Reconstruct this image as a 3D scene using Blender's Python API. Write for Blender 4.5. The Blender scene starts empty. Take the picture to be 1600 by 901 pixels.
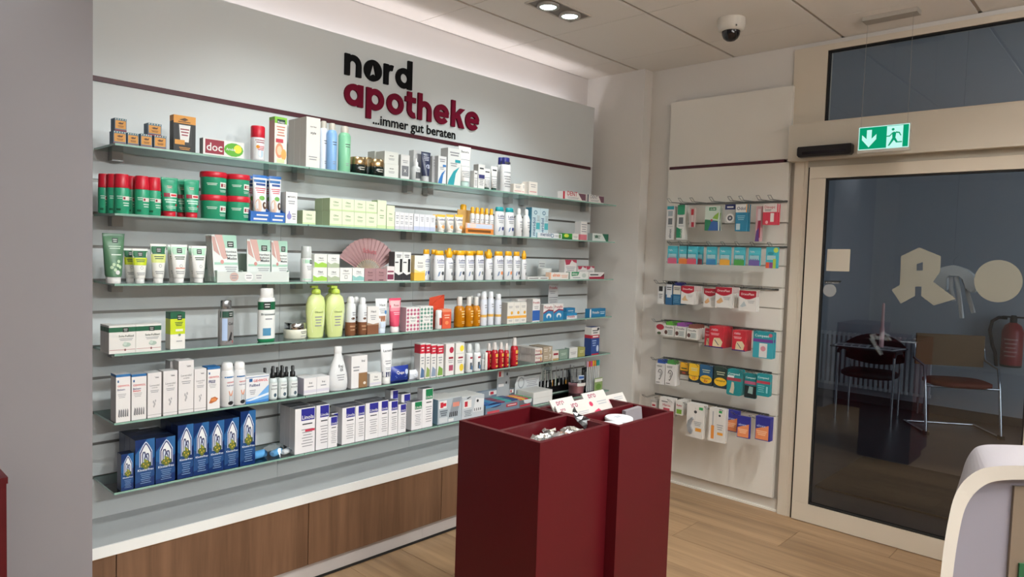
import bpy, math, random
from mathutils import Matrix, Vector
random.seed(7)
S = bpy.context.scene
COL = S.collection

# ---------------------------------------------------------------- camera
F_PX = 1081.127
RIGHT = Vector((0.68711, -0.72583, 0.03226))
DOWN = Vector((-0.0155, -0.05902, -0.99814))
FWD = Vector((0.72638, 0.68533, -0.0518))
CAM = Vector((0, 0, 1.55))
cd = bpy.data.cameras.new('camera')
cd.sensor_width = 36
cd.lens = F_PX / 1600 * 36
cd.clip_start = 0.05
cam = bpy.data.objects.new('camera', cd)
COL.objects.link(cam)
up = -DOWN
cam.matrix_world = Matrix(((RIGHT.x, up.x, -FWD.x, 0), (RIGHT.y, up.y, -FWD.y, 0), (RIGHT.z, up.z, -FWD.z, 1.55), (0, 0, 0, 1)))
S.camera = cam

# ---------------------------------------------------------------- view, world, lamps
S.view_settings.view_transform = 'Standard'
S.view_settings.look = 'None'
S.view_settings.gamma = 1
S.view_settings.use_curve_mapping = False
S.view_settings.exposure = -0.12
S.cycles.transparent_max_bounces = 32
W = bpy.data.worlds.new('world')
S.world = W
W.use_nodes = True
W.node_tree.nodes['Background'].inputs[0].default_value = (0.5, 0.58, 0.7, 1)
W.node_tree.nodes['Background'].inputs[1].default_value = 0.1

CEIL = 2.85
XW = 4.24      # right wall
XP = 4.19      # front of the right display panel
YB = 3.20      # back wall
YS = 3.08      # front of the slat wall
YF = 2.83      # front edge of the glass shelves
SPOT_W, WASH_W, FAR_W, ROOM_W, COVE_W, UP_W, VEST_W = 16.0, 55.0, 130.0, 50.0, 5.0, 120.0, 34.0
def lamp(name, kind, loc, energy, col=(1, 1, 1), rot=(0, 0, 0), **kw):
    l = bpy.data.lights.new(name, kind)
    l.energy = energy
    l.color = col
    for k, v in kw.items():
        setattr(l, k, v)
    o = bpy.data.objects.new(name, l)
    o.location = loc
    o.rotation_euler = rot
    COL.objects.link(o)
    return o
WARM = (1.0, 0.955, 0.90)
COOL = (0.93, 1.0, 1.0)
NEUTRAL = (1.0, 0.97, 0.95)
# twin ceiling spots: one row washes the shelves, further rows light the room behind the camera
for mx in (0.21, 1.54, 2.87):
    for dx in (-0.09, 0.09):
        lamp('ceiling_spot', 'SPOT', (mx + dx, 2.43, 2.79), SPOT_W * (1.3 if mx > 2 else 1.0), COOL, (math.radians(9), 0, 0), spot_size=math.radians(116), spot_blend=1.0, shadow_soft_size=0.05)
for mx, k in ((1.0, 0.8), (1.54, 1.0), (2.2, 1.0), (2.87, 1.0)):      # added unseen spots tilted towards the shelves as frontal fill
    lamp('shelf_fill', 'SPOT', (mx, 0.43, 2.79), WASH_W * k, COOL, (math.radians(40), 0, 0), spot_size=math.radians(84), spot_blend=0.5, shadow_soft_size=0.06)
for mx in (0.6, 1.8, 3.0):      # more added fill spots further back, tilted flatter
    lamp('far_fill', 'SPOT', (mx, -2.6, 2.79), FAR_W, COOL, (math.radians(70), 0, 0), spot_size=math.radians(52), spot_blend=0.6, shadow_soft_size=0.08)
for mx, my, k in ((0.21, -0.6, 0.7), (2.87, 0.43, 1.15), (1.54, -1.6, 1.1), (2.87, -1.6, 1.1)):
    lamp('room_spot', 'SPOT', (mx, my, 2.79), ROOM_W * k, WARM, (0, 0, 0), spot_size=math.radians(150), spot_blend=0.7, shadow_soft_size=0.07)
# strip lamp lying on the top of the slat wall, shining up at the wall behind
lamp('cove_strip', 'AREA', (2.4, 3.145, 2.50), COVE_W, (1.0, 0.93, 0.95), (math.radians(180), 0, 0), shape='RECTANGLE', size=3.0, size_y=0.05)
# added unseen strips behind the camera, brightening the ceiling
for px_, py_ in ((1.4, -0.7), (-1.2, -2.2)):
    lamp('ceiling_fill', 'AREA', (px_, py_, 2.25), UP_W, NEUTRAL, (math.radians(180), 0, 0), shape='RECTANGLE', size=2.4, size_y=0.12)
# added cool area lamp that brightens the vestibule
lamp('vestibule_fill', 'AREA', (6.3, -1.6, 1.3), VEST_W, (0.84, 0.92, 1.0), (math.radians(90), 0, 0), shape='RECTANGLE', size=1.8, size_y=2.0)

# ---------------------------------------------------------------- helpers
def ray(x, y):
    return RIGHT * ((x - 800) / F_PX) + DOWN * ((y - 450.5) / F_PX) + FWD
def on_y(x, y, Y):
    d = ray(x, y); return CAM + d * (Y / d.y)
def on_x(x, y, X):
    d = ray(x, y); return CAM + d * (X / d.x)
def on_z(x, y, z):
    d = ray(x, y); return CAM + d * ((z - CAM.z) / d.z)

def lin(h):
    h = h.lstrip('#')
    c = [int(h[i:i + 2], 16) / 255 for i in (0, 2, 4)]
    return tuple(x / 12.92 if x <= 0.04045 else ((x + 0.055) / 1.055) ** 2.4 for x in c) + (1,)
MATS = {}
def M(c, rough=0.5, metal=0.0, spec=0.5):
    if not isinstance(c, str):
        return c
    c = PAL.get(c, c)
    k = (c, rough, metal)
    if k not in MATS:
        m = bpy.data.materials.new('paint_' + c.lstrip('#'))
        m.use_nodes = True
        b = m.node_tree.nodes['Principled BSDF']
        b.inputs['Base Color'].default_value = lin(c)
        b.inputs['Roughness'].default_value = rough
        b.inputs['Metallic'].default_value = metal
        MATS[k] = m
    return MATS[k]
PAL = dict(white='#dfdedc', paper='#dedcd8', grey='#8d8f92', lgrey='#c4c6c8', ink='#3a3c40', text='#93959a', black='#141416', navy='#1f2a6b',
           dnavy='#161d4a', blue='#2166a8', sky='#5aa3dc', cyan='#2f9fb4', teal='#178f92', green='#1f9a6b', dgreen='#0d5a3c', lime='#c3d420',
           lgreen='#cfe0b0', mint='#b5ddc4', red='#c81e33', dred='#8e1730', pink='#e06a86', rose='#c9a2a6', mauve='#a98488', orange='#ea8a2c',
           amber='#c07a14', yellow='#f2b21a', lemon='#f5d93a', brown='#7b5138', silver='#b9bbbd', purple='#6d4aa0', maroon='#5e1426', cream='#efe9d8')

def node_mat(name, build):
    m = bpy.data.materials.new(name)
    m.use_nodes = True
    nt = m.node_tree
    b = nt.nodes['Principled BSDF']
    build(nt, b)
    return m
def thin_glass(name, tint, refl=0.04, rough=0.02):
    m = bpy.data.materials.new(name); m.use_nodes = True
    nt = m.node_tree; nt.nodes.clear()
    out = nt.nodes.new('ShaderNodeOutputMaterial'); mix = nt.nodes.new('ShaderNodeMixShader')
    t = nt.nodes.new('ShaderNodeBsdfTransparent'); g = nt.nodes.new('ShaderNodeBsdfGlossy')
    fr = nt.nodes.new('ShaderNodeFresnel'); fr.inputs[0].default_value = 1.5
    mx = nt.nodes.new('ShaderNodeMath'); mx.operation = 'MAXIMUM'; mx.inputs[1].default_value = refl
    t.inputs[0].default_value = tint
    g.inputs['Roughness'].default_value = rough
    g.inputs[0].default_value = (0.95, 0.97, 1, 1)
    nt.links.new(fr.outputs[0], mx.inputs[0]); nt.links.new(mx.outputs[0], mix.inputs[0])
    nt.links.new(t.outputs[0], mix.inputs[1]); nt.links.new(g.outputs[0], mix.inputs[2])
    nt.links.new(mix.outputs[0], out.inputs[0])
    return m
GLASS = thin_glass('shelf_glass', (0.972, 0.99, 0.982, 1), 0.04)
EDGE = node_mat('shelf_glass_edge', lambda nt, b: (b.inputs['Base Color'].__setattr__('default_value', lin('#86aa9c')), b.inputs['Roughness'].__setattr__('default_value', 0.2)))
DOORGLASS = thin_glass('door_glass', (0.80, 0.84, 0.86, 1), 0.07)
CLEAR = thin_glass('clear_plastic', (0.90, 0.91, 0.92, 1), 0.06, 0.08)
REFLECT = bpy.data.materials.new('milky_reflection'); REFLECT.use_nodes = True
_b = REFLECT.node_tree.nodes['Principled BSDF']; _b.inputs['Base Color'].default_value = (0.95, 0.96, 0.98, 1); _b.inputs['Alpha'].default_value = 0.95; _b.inputs['Roughness'].default_value = 0.4
AMBER = thin_glass('amber_plastic', (0.78, 0.42, 0.06, 1), 0.05)
REDFILM = thin_glass('red_film', (0.85, 0.22, 0.12, 1), 0.08, 0.1)
def emit(name, col, s):
    m = bpy.data.materials.new(name); m.use_nodes = True
    nt = m.node_tree; nt.nodes.clear()
    out = nt.nodes.new('ShaderNodeOutputMaterial'); e = nt.nodes.new('ShaderNodeEmission')
    e.inputs[0].default_value = lin(col); e.inputs[1].default_value = s
    nt.links.new(e.outputs[0], out.inputs[0]); return m
def plaster(name, col, bump=0.15, scale=60, rough=0.75):
    def f(nt, b):
        b.inputs['Roughness'].default_value = rough
        tc = nt.nodes.new('ShaderNodeTexCoord'); n = nt.nodes.new('ShaderNodeTexNoise'); n.inputs['Scale'].default_value = scale
        n2 = nt.nodes.new('ShaderNodeTexNoise'); n2.inputs['Scale'].default_value = 1.7
        mix = nt.nodes.new('ShaderNodeMix'); mix.data_type = 'RGBA'
        c = lin(col)
        mix.inputs['A'].default_value = c; mix.inputs['B'].default_value = tuple(x * 0.94 for x in c[:3]) + (1,)
        bp = nt.nodes.new('ShaderNodeBump'); bp.inputs['Strength'].default_value = bump; bp.inputs['Distance'].default_value = 0.004
        nt.links.new(tc.outputs['Object'], n.inputs['Vector']); nt.links.new(tc.outputs['Object'], n2.inputs['Vector'])
        nt.links.new(n2.outputs[0], mix.inputs['Factor']); nt.links.new(mix.outputs['Result'], b.inputs['Base Color'])
        nt.links.new(n.outputs[0], bp.inputs['Height']); nt.links.new(bp.outputs[0], b.inputs['Normal'])
    return node_mat(name, f)
def wood(name, c1, c2, axis, scale=1.0, rough=0.45, perobj=True):
    def f(nt, b):
        b.inputs['Roughness'].default_value = rough
        tc = nt.nodes.new('ShaderNodeTexCoord'); mp = nt.nodes.new('ShaderNodeMapping')
        sc = [9 * scale] * 3; sc[axis] = 0.55 * scale
        mp.inputs['Scale'].default_value = sc
        oi = nt.nodes.new('ShaderNodeObjectInfo'); va = nt.nodes.new('ShaderNodeVectorMath'); va.operation = 'ADD'
        mu = nt.nodes.new('ShaderNodeVectorMath'); mu.operation = 'SCALE'; mu.inputs['Scale'].default_value = 37.0 if perobj else 0
        n = nt.nodes.new('ShaderNodeTexNoise'); n.inputs['Scale'].default_value = 1.0; n.inputs['Detail'].default_value = 8; n.inputs['Distortion'].default_value = 1.2
        fine = nt.nodes.new('ShaderNodeTexNoise'); fine.inputs['Scale'].default_value = 7.0; fine.inputs['Detail'].default_value = 6
        add = nt.nodes.new('ShaderNodeMath'); add.operation = 'MULTIPLY_ADD'; add.inputs[1].default_value = 0.45; 
        rp = nt.nodes.new('ShaderNodeValToRGB')
        rp.color_ramp.elements[0].position = 0.5; rp.color_ramp.elements[0].color = lin(c2)
        rp.color_ramp.elements[1].position = 0.95; rp.color_ramp.elements[1].color = lin(c1)
        nt.links.new(oi.outputs['Random'], mu.inputs[0]); nt.links.new(tc.outputs['Object'], va.inputs[0]); nt.links.new(mu.outputs[0], va.inputs[1])
        nt.links.new(va.outputs[0], mp.inputs[0]); nt.links.new(mp.outputs[0], n.inputs[0]); nt.links.new(mp.outputs[0], fine.inputs[0])
        nt.links.new(fine.outputs[0], add.inputs[0]); nt.links.new(n.outputs[0], add.inputs[2]); nt.links.new(add.outputs[0], rp.inputs[0])
        hs = nt.nodes.new('ShaderNodeHueSaturation')
        mr = nt.nodes.new('ShaderNodeMapRange'); mr.inputs['To Min'].default_value = 0.9 if perobj else 1; mr.inputs['To Max'].default_value = 1.08 if perobj else 1
        nt.links.new(oi.outputs['Random'], mr.inputs[0]); nt.links.new(mr.outputs[0], hs.inputs['Value'])
        nt.links.new(rp.outputs[0], hs.inputs['Color']); nt.links.new(hs.outputs[0], b.inputs['Base Color'])
    return node_mat(name, f)
WALLW = plaster('wall_plaster', '#dcd9d4')
WALLB = plaster('back_wall_plaster', '#dcd8d6', 0.05, 30)
CEILM = plaster('ceiling_tile_board', '#e4e0da', 0.08, 160, 0.9)
PANELM = plaster('slat_board_laminate', '#d3d8d9', 0.0, 30, 0.35)
PANELR = plaster('right_panel_laminate', '#e4e1d9', 0.0, 30, 0.4)
ALU = M('#cfc6b6', 0.45)
DARKGAP = M('#1b1917', 0.8)
STEEL = M('#a9aaa9', 0.4, 0.3)
WIRE = M('#8d8f90', 0.3, 1.0)
BINRED = node_mat('maroon_lacquer', lambda nt, b: (b.inputs['Specular IOR Level'].__setattr__('default_value', 0.3), b.inputs['Base Color'].__setattr__('default_value', lin('#4c0911')), b.inputs['Roughness'].__setattr__('default_value', 0.42)))
FOIL = M('#d9dadb', 0.22, 1.0)

class MB:
    def __init__(s):
        s.V, s.F, s.I, s.S, s.m = [], [], [], [], []
    def mi(s, c):
        m = M(c)
        if m not in s.m: s.m.append(m)
        return s.m.index(m)
    def poly(s, pts, c, smooth=False):
        n = len(s.V); s.V += [tuple(p) for p in pts]
        s.F.append(tuple(range(n, n + len(pts)))); s.I.append(s.mi(c)); s.S.append(smooth)
    def mesh(s, V, F, c, smooth=False):
        n = len(s.V); s.V += [tuple(p) for p in V]; k = s.mi(c) if not isinstance(c, list) else None
        for j, f in enumerate(F):
            s.F.append(tuple(i + n for i in f)); s.I.append(k if k is not None else s.mi(c[j])); s.S.append(smooth)
    def box(s, x0, x1, y0, y1, z0, z1, c, top=None, left=None, front=None, bottom=None):
        V = [(x0, y0, z0), (x1, y0, z0), (x1, y1, z0), (x0, y1, z0), (x0, y0, z1), (x1, y0, z1), (x1, y1, z1), (x0, y1, z1)]
        F = [(0, 1, 5, 4), (1, 2, 6, 5), (2, 3, 7, 6), (3, 0, 4, 7), (4, 5, 6, 7), (3, 2, 1, 0)]
        s.mesh(V, F, [front or c, c, c, left or c, top or c, bottom or c])
    def lathe(s, prof, cols, n=16, sx=1, sy=1, o=(0, 0, 0), cap0=True, cap1=True):
        # prof: [(r,z)], cols: one colour or one per segment
        V, F, C = [], [], []
        for r, z in prof:
            for k in range(n):
                a = 2 * math.pi * k / n
                V.append((o[0] + r * sx * math.cos(a), o[1] + r * sy * math.sin(a), o[2] + z))
        for i in range(len(prof) - 1):
            for k in range(n):
                k2 = (k + 1) % n
                F.append((i * n + k, i * n + k2, (i + 1) * n + k2, (i + 1) * n + k)); C.append(cols[i] if isinstance(cols, list) else cols)
        s.mesh(V, F, C, True)
        if cap0: s.poly([V[k] for k in reversed(range(n))], cols[0] if isinstance(cols, list) else cols)
        if cap1: s.poly(V[-n:], cols[-1] if isinstance(cols, list) else cols)
    def wire(s, pts, r, c, n=5, closed=False):
        pts = [Vector(p) for p in pts]; V, F = [], []
        N = len(pts)
        for i, p in enumerate(pts):
            a = pts[(i - 1) % N] if (closed or i > 0) else p
            b = pts[(i + 1) % N] if (closed or i < N - 1) else p
            t = (b - a).normalized()
            u = t.orthogonal().normalized() if abs(t.z) > 0.95 else Vector((0, 0, 1)).cross(t).normalized()
            w = t.cross(u)
            for k in range(n):
                an = 2 * math.pi * k / n
                V.append(p + (u * math.cos(an) + w * math.sin(an)) * r)
        for i in range(N if closed else N - 1):
            j = (i + 1) % N
            for k in range(n):
                k2 = (k + 1) % n
                F.append((i * n + k, i * n + k2, j * n + k2, j * n + k))
        s.mesh(V, F, c, True)
        if not closed:
            s.poly(V[:n][::-1], c); s.poly(V[-n:], c)
    def prism(s, pts, y0, y1, c, side=None):
        # outline in x,z (counter-clockwise seen from -y), extruded along y
        n = len(pts)
        s.poly([(x, y0, z) for x, z in pts], c)
        s.poly([(x, y1, z) for x, z in reversed(pts)], c)
        for i in range(n):
            a, b = pts[i], pts[(i + 1) % n]
            s.poly([(a[0], y0, a[1]), (a[0], y1, a[1]), (b[0], y1, b[1]), (b[0], y0, b[1])], side or c)
    def data(s, name):
        me = bpy.data.meshes.new(name)
        me.from_pydata(s.V, [], s.F)
        for m in s.m: me.materials.append(m)
        me.polygons.foreach_set('material_index', s.I)
        me.polygons.foreach_set('use_smooth', s.S)
        me.update()
        return me
def link(name, me, parent=None, loc=(0, 0, 0), rot=(0, 0, 0)):
    o = bpy.data.objects.new(name, me)
    o.location = loc; o.rotation_euler = rot
    COL.objects.link(o)
    if parent: o.parent = parent
    return o
def part(name, mb, parent, label=None, loc=(0, 0, 0), rot=(0, 0, 0)):
    o = link(name, mb.data(name) if isinstance(mb, MB) else mb, parent, loc, rot)
    if label: o['label'] = label
    return o
def tag(o, label, cat, group=None, kind=None):
    o['label'] = label; o['category'] = cat
    if group: o['group'] = group
    if kind: o['kind'] = kind
    return o
def thing(name, label, cat, loc=(0, 0, 0), rot=(0, 0, 0), group=None, me=None):
    return tag(link(name, me, None, loc, rot), label, cat, group)
def struct(name, mb, label=None, loc=(0, 0, 0)):
    o = link(name, mb.data(name) if isinstance(mb, MB) else mb, None, loc); o['kind'] = 'structure'
    if label: o['label'] = label
    return o
def bx(x0, x1, y0, y1, z0, z1, c, **k):
    b = MB(); b.box(x0, x1, y0, y1, z0, z1, c, **k); return b

TXT = {}
def text_mesh(t, off=0.012):
    if t not in TXT:
        cu = bpy.data.curves.new('lettering', 'FONT'); cu.body = t; cu.size = 1; cu.resolution_u = 2; cu.offset = off
        ob = bpy.data.objects.new('lettering', cu)
        me = bpy.data.meshes.new_from_object(ob)
        V = [v.co.copy() for v in me.vertices]; F = [tuple(p.vertices) for p in me.polygons]
        x0 = min(v.x for v in V); x1 = max(v.x for v in V); k = 1 / (x1 - x0)
        TXT[t] = ([((v.x - x0) * k, v.y * k) for v in V], F)
        bpy.data.objects.remove(ob); bpy.data.curves.remove(cu); bpy.data.meshes.remove(me)
    return TXT[t]
class Printer:
    """flat print: rectangles, ovals, polygons and lettering in a face's own u (across) and v (up)"""
    def __init__(s, W_, H_, fn):
        s.b, s.W, s.H, s.fn, s.k = MB(), W_, H_, fn, 0
    def put(s, pts, c, seg=False):
        s.k += 1; e = 0.0003 + 0.00012 * s.k
        s.b.poly([s.fn(u, v, e) for u, v in pts], c)
    def rect(s, u0, v0, u1, v1, c, n=1):
        s.k += 1; e = 0.0003 + 0.00012 * s.k
        n = max(n, 6 if s.curved else 1)
        for i in range(n):
            a, b = u0 + (u1 - u0) * i / n, u0 + (u1 - u0) * (i + 1) / n
            m = s.vn if s.curved else 1
            for j in range(m):
                p, q = v0 + (v1 - v0) * j / m, v0 + (v1 - v0) * (j + 1) / m
                s.b.poly([s.fn(a, p, e), s.fn(b, p, e), s.fn(b, q, e), s.fn(a, q, e)], c, s.curved)
    curved = False; vn = 1
    def ell(s, u, v, ru, rv, c, n=14):
        s.put([(u + ru * math.cos(2 * math.pi * i / n), v + rv * math.sin(2 * math.pi * i / n)) for i in range(n)], c)
    def text(s, t, u0, u1, v, c, vert=False):
        V, F = text_mesh(t); s.k += 1; e = 0.0004 + 0.00012 * s.k
        if vert:   # runs upwards; u0..u1 are then v-range, v is the u of the baseline
            L = (u1 - u0) * s.H
            P = [s.fn(v - y * L / s.W, u0 + x * (u1 - u0), e) for x, y in V]
        else:
            L = (u1 - u0) * s.W
            P = [s.fn(u0 + x * (u1 - u0), v + y * L / s.H, e) for x, y in V]
        s.b.mesh(P, F, c)
    def lines(s, u0, u1, v0, v1, n, c='text', th=0.4):
        for i in range(n):
            v = v1 - (v1 - v0) * (i + 0.5) / n
            w = (u1 - u0) * (1 - 0.28 * ((i * 37) % 5) / 4)
            h = (v1 - v0) / n * th / 2
            uc = (u0 + u1) / 2
            s.rect(uc - w / 2, v - h, uc + w / 2, v + h, c)
# ================================================================ setting
OAK = wood('oak_floor_planks', '#a98a68', '#7f6449', 1, 0.8, 0.4)
WALNUT = wood('walnut_door_veneer', '#7d5c44', '#5e432f', 2, 1.0, 0.5, False)
fl = struct('floor', bx(-4, 4.24, -4, 3.2, -0.06, -0.004, OAK))
for i in range(-14, 2):
    px0 = 3.71 + 0.305 * i
    yy = 2.85 - (i * 0.47) % 1.4
    segs = [2.85]
    while yy > -1.2:
        if yy < segs[-1] - 0.1: segs.append(yy)
        yy -= 1.4
    segs.append(-1.2)
    for a, b in zip(segs, segs[1:]):
        part('plank', bx(px0 + 0.001, min(px0 + 0.304, 4.24), b + 0.001, a - 0.001, -0.004, 0.0, OAK), fl)
struct('wall_back', bx(-0.6, 4.4, YB, YB + 0.1, 0, CEIL, WALLB))
struct('wall_left', bx(-0.7, 0.716, 2.6, YB, 0, CEIL, plaster('left_pillar_paint', '#878387', 0.03, 40)))
struct('wall_corner', bx(4.14, 4.24, 2.705, YB, 0, CEIL, WALLW))
b = MB()
b.box(XW, 4.42, 1.62, YB, 0, CEIL, WALLW)
b.box(XW, 4.42, -4, 1.62, 2.82, CEIL, WALLW)
b.box(XW, 4.42, -4, -0.95, 0, 2.82, WALLW)
struct('wall_right', b)
struct('wall_rear', bx(-4, 4.3, -4.1, -4, 0, CEIL, WALLW))
struct('wall_side', bx(-4.1, -4, -4, YB + 0.1, 0, CEIL, WALLW))
struct('wall_behind', bx(-4, -0.6, YB, YB + 0.1, 0, CEIL, WALLW))
ce = struct('ceiling', bx(-4, 4.42, -4, YB + 0.1, 2.864, 2.93, CEILM))
tx = [4.24, 3.867, 3.203, 2.539, 1.875, 1.211, 0.547, -0.117, -0.781]
ty = [3.2, 2.765, 2.10, 1.435, 0.77, 0.105, -0.56, -1.225]
for i in range(len(tx) - 1):
    for j in range(len(ty) - 1):
        part('ceiling_tile', bx(tx[i + 1] + 0.002, tx[i] - 0.002, ty[j + 1] + 0.010, ty[j] - (0.010 if j else 0.004), 2.85, 2.866, CEILM), ce)
for y in ty[1:]:
    part('joint_profile', bx(-0.8, 4.24, y - 0.0095, y + 0.0095, 2.8575, 2.866, M('#b0a9a0', 0.6)), ce)
part('ceiling_slab', bx(-4, -0.8, -4, 3.2, 2.85, 2.866, CEILM), ce)
part('ceiling_slab', bx(-0.8, 4.24, -4, -1.24, 2.85, 2.866, CEILM), ce)
# baseboard under the right display panel
b = MB(); b.box(4.222, XW, 1.60, 2.705, 0, 0.075, '#dcd8d0'); b.box(4.21, 4.222, 1.60, 2.705, 0, 0.012, '#e9e6de')
struct('baseboard_right', b)
struct('baseboard_corner', bx(4.128, 4.14, 2.705, 3.08, 0, 0.075, '#dcd8d0'))

# ---------------------------------------------------------------- slat wall with the sign
GZ = [1.78, 1.6525, 1.52, 1.3875, 1.26, 1.1225, 0.995, 0.8575, 0.73, 0.5945]
PX = [0.80, 1.645, 2.45, 3.245, 4.075]
sw = thing('slat_wall', 'tall pale grey slatted display wall behind the glass shelves', 'display wall', (0, 0, 0))
part('header_board', bx(PX[0], PX[-1], YS, 3.10, 2.187, 2.615, PANELM), sw)
part('header_board', bx(PX[0], PX[-1], YS, 3.10, 1.787, 2.165, PANELM), sw)
part('trim_strip', bx(PX[0], 4.05, YS - 0.004, 3.10, 2.166, 2.186, M('#4a1220', 0.4)), sw, 'dark maroon strip')
part('trim_strip_end', bx(4.05, PX[-1], YS, 3.10, 2.166, 2.186, PANELM), sw)
ed = GZ + [0.40]
for i in range(10):
    for j in range(4):
        part('slat_board', bx(PX[j] + 0.0008, PX[j + 1] - 0.0008, YS, 3.10, ed[i + 1] + (0.006 if i < 9 else 0), ed[i] - 0.006, PANELM), sw)
for z in GZ:
    part('groove_channel', bx(PX[0], PX[-1] - 0.003, YS + 0.004, 3.10, z - 0.006, z + 0.006, M('#7c7a77', 0.45, 0.6)), sw)

# lettering of the sign, each letter cut from thick board
SG = thing('wall_sign', 'black and crimson raised pharmacy lettering on the slat wall header', 'sign', (1.975, YS, 2.2))
def arc(cx, cz, r, a0, a1, n=20):
    return [(cx + r * math.cos(math.radians(a0 + (a1 - a0) * i / n)), cz + r * math.sin(math.radians(a0 + (a1 - a0) * i / n))) for i in range(n + 1)]
def band(mb, cx, cz, r0, r1, a0, a1, col, y0=-0.012, y1=0.0, n=26, closed=False):
    for i in range(n):
        p, q = math.radians(a0 + (a1 - a0) * i / n), math.radians(a0 + (a1 - a0) * (i + 1) / n)
        P = [(cx + r * math.cos(a), cz + r * math.sin(a)) for r, a in ((r1, p), (r1, q), (r0, q), (r0, p))]
        mb.poly([(x, y0, z) for x, z in P], col)
        mb.poly([(P[0][0], y0, P[0][1]), (P[0][0], y1, P[0][1]), (P[1][0], y1, P[1][1]), (P[1][0], y0, P[1][1])], col)
        mb.poly([(P[2][0], y0, P[2][1]), (P[2][0], y1, P[2][1]), (P[3][0], y1, P[3][1]), (P[3][0], y0, P[3][1])], col)
    if abs(a1 - a0) < 359:
        for a in (a0, a1):
            a = math.radians(a)
            i0, i1 = (cx + r0 * math.cos(a), cz + r0 * math.sin(a)), (cx + r1 * math.cos(a), cz + r1 * math.sin(a))
            mb.poly([(i0[0], y0, i0[1]), (i1[0], y0, i1[1]), (i1[0], y1, i1[1]), (i0[0], y1, i0[1])], col)
def slab(mb, pts, col, y0=-0.012):
    mb.prism(pts, y0, 0.0, col)
def rectp(x0, z0, x1, z1): return [(x0, z0), (x1, z0), (x1, z1), (x0, z1)]
def letter(ch, x, z, h, s, col, asc=1.42):
    """x = left edge, z = baseline, h = x-height, s = stroke; gives the advance"""
    b = MB(); R = h / 2; e = -0.0126
    if ch in 'nh':
        w = h * 0.92; r = w / 2
        slab(b, rectp(x, z, x + s, z + h * (asc if ch == 'h' else 1)), col)
        band(b, x + r, z + h - r, r - s, r, 0, 180 if ch == 'n' else 170, col, -0.0114, n=16)
        slab(b, rectp(x + w - s, z, x + w, z + h - r), col)
        adv = w
    elif ch == 'r':
        slab(b, rectp(x, z, x + s, z + h), col)
        band(b, x + 0.46 * h, z + h - 0.46 * h, 0.46 * h - s, 0.46 * h, 75, 170, col, -0.0114, n=10)
        adv = 0.62 * h
    elif ch in 'oadp':
        band(b, x + R, z + R, R - s, R, 0, 360, col)
        if ch == 'a': slab(b, rectp(x + h - s, z, x + h, z + h), col, e)
        if ch == 'd': slab(b, rectp(x + h - s, z, x + h, z + h * asc), col, e)
        if ch == 'p': slab(b, rectp(x, z - 0.42 * h, x + s, z + h), col, e)
        adv = h
    elif ch == 'e':
        band(b, x + R, z + R, R - s, R, 8, 322, col)
        slab(b, rectp(x + s * 0.7, z + R - s * 0.42, x + h - 0.004, z + R + s * 0.42), col, e)
        adv = h
    elif ch == 't':
        slab(b, rectp(x + 0.14 * h, z + 0.3 * h, x + 0.14 * h + s, z + h * 1.25), col)
        slab(b, rectp(x, z + h - s * 0.9, x + 0.66 * h, z + h), col, e)
        band(b, x + 0.14 * h + 0.42 * h, z + 0.42 * h, 0.42 * h - s, 0.42 * h, 180, 285, col, -0.0114, n=10)
        adv = 0.68 * h
    elif ch == 'k':
        slab(b, rectp(x, z, x + s, z + h * asc), col)
        slab(b, [(x + s * 0.9, z + 0.36 * h), (x + s * 0.9, z + 0.36 * h + s * 0.05), (x + s * 0.9, z + 0.66 * h), (x + 0.60 * h, z + h), (x + 0.60 * h + s * 1.25, z + h)][::-1], col, e)
        slab(b, [(x + 0.30 * h, z + 0.58 * h), (x + 0.58 * h, z), (x + 0.58 * h + s * 1.25, z), (x + 0.30 * h + s * 0.95, z + 0.72 * h)], col, e - 0.0001)
        adv = 0.92 * h
    return b, adv
OX, OY, OZ = 1.975, YS, 2.2
# nord
def matte(n, c): return node_mat(n, lambda nt, b: (b.inputs['Base Color'].__setattr__('default_value', lin(c)), b.inputs['Roughness'].__setattr__('default_value', 0.6), b.inputs['Specular IOR Level'].__setattr__('default_value', 0.12)))
BLACKL, REDL = matte('black_letter', '#0c0c0e'), matte('crimson_letter', '#6e0a28')
zb = 2.4215 - OZ
x = 0.0
for ch in 'n':
    b, a = letter('n', x, zb, 0.1065, 0.0295, BLACKL); part('letter', b, SG)
# the o is a solid disc with an arrowhead cut out of it
cu = bpy.data.curves.new('disc', 'CURVE'); cu.dimensions = '2D'; cu.fill_mode = 'BOTH'; cu.extrude = 0.006
def spl(pts):
    sp = cu.splines.new('POLY'); sp.points.add(len(pts) - 1); sp.use_cyclic_u = True
    for i, p in enumerate(pts): sp.points[i].co = (p[0], p[1], 0, 1)
ro = 0.0545
spl(arc(0, 0, ro, 0, 360, 40)[:-1])
spl([(0.0, 0.043), (-0.0215, -0.033), (0.0, -0.019), (0.0215, -0.033)])
co = bpy.data.objects.new('disc', cu)
dm = bpy.data.meshes.new_from_object(co)
bpy.data.objects.remove(co); bpy.data.curves.remove(cu)
dm.materials.clear(); dm.materials.append(BLACKL)
o = link('letter', dm, SG, (0.116 + ro, -0.006, zb + 0.0533), (math.radians(90), 0, 0))
b, a = letter('r', 0.240, zb, 0.1065, 0.0295, BLACKL); part('letter', b, SG)
b, a = letter('d', 0.318, zb, 0.1085, 0.0295, BLACKL); part('letter', b, SG)
zb = 2.272 - OZ
pos = dict(a=0.0, p=0.132, o=0.262, t=0.383, h=0.472, e=0.590, k=0.719, E=0.832)
for ch, x in pos.items():
    b, a = letter(ch.lower(), x, zb, 0.112 if ch != 'h' else 0.108, 0.031, REDL, 1.36)
    part('letter', b, SG)
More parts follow.
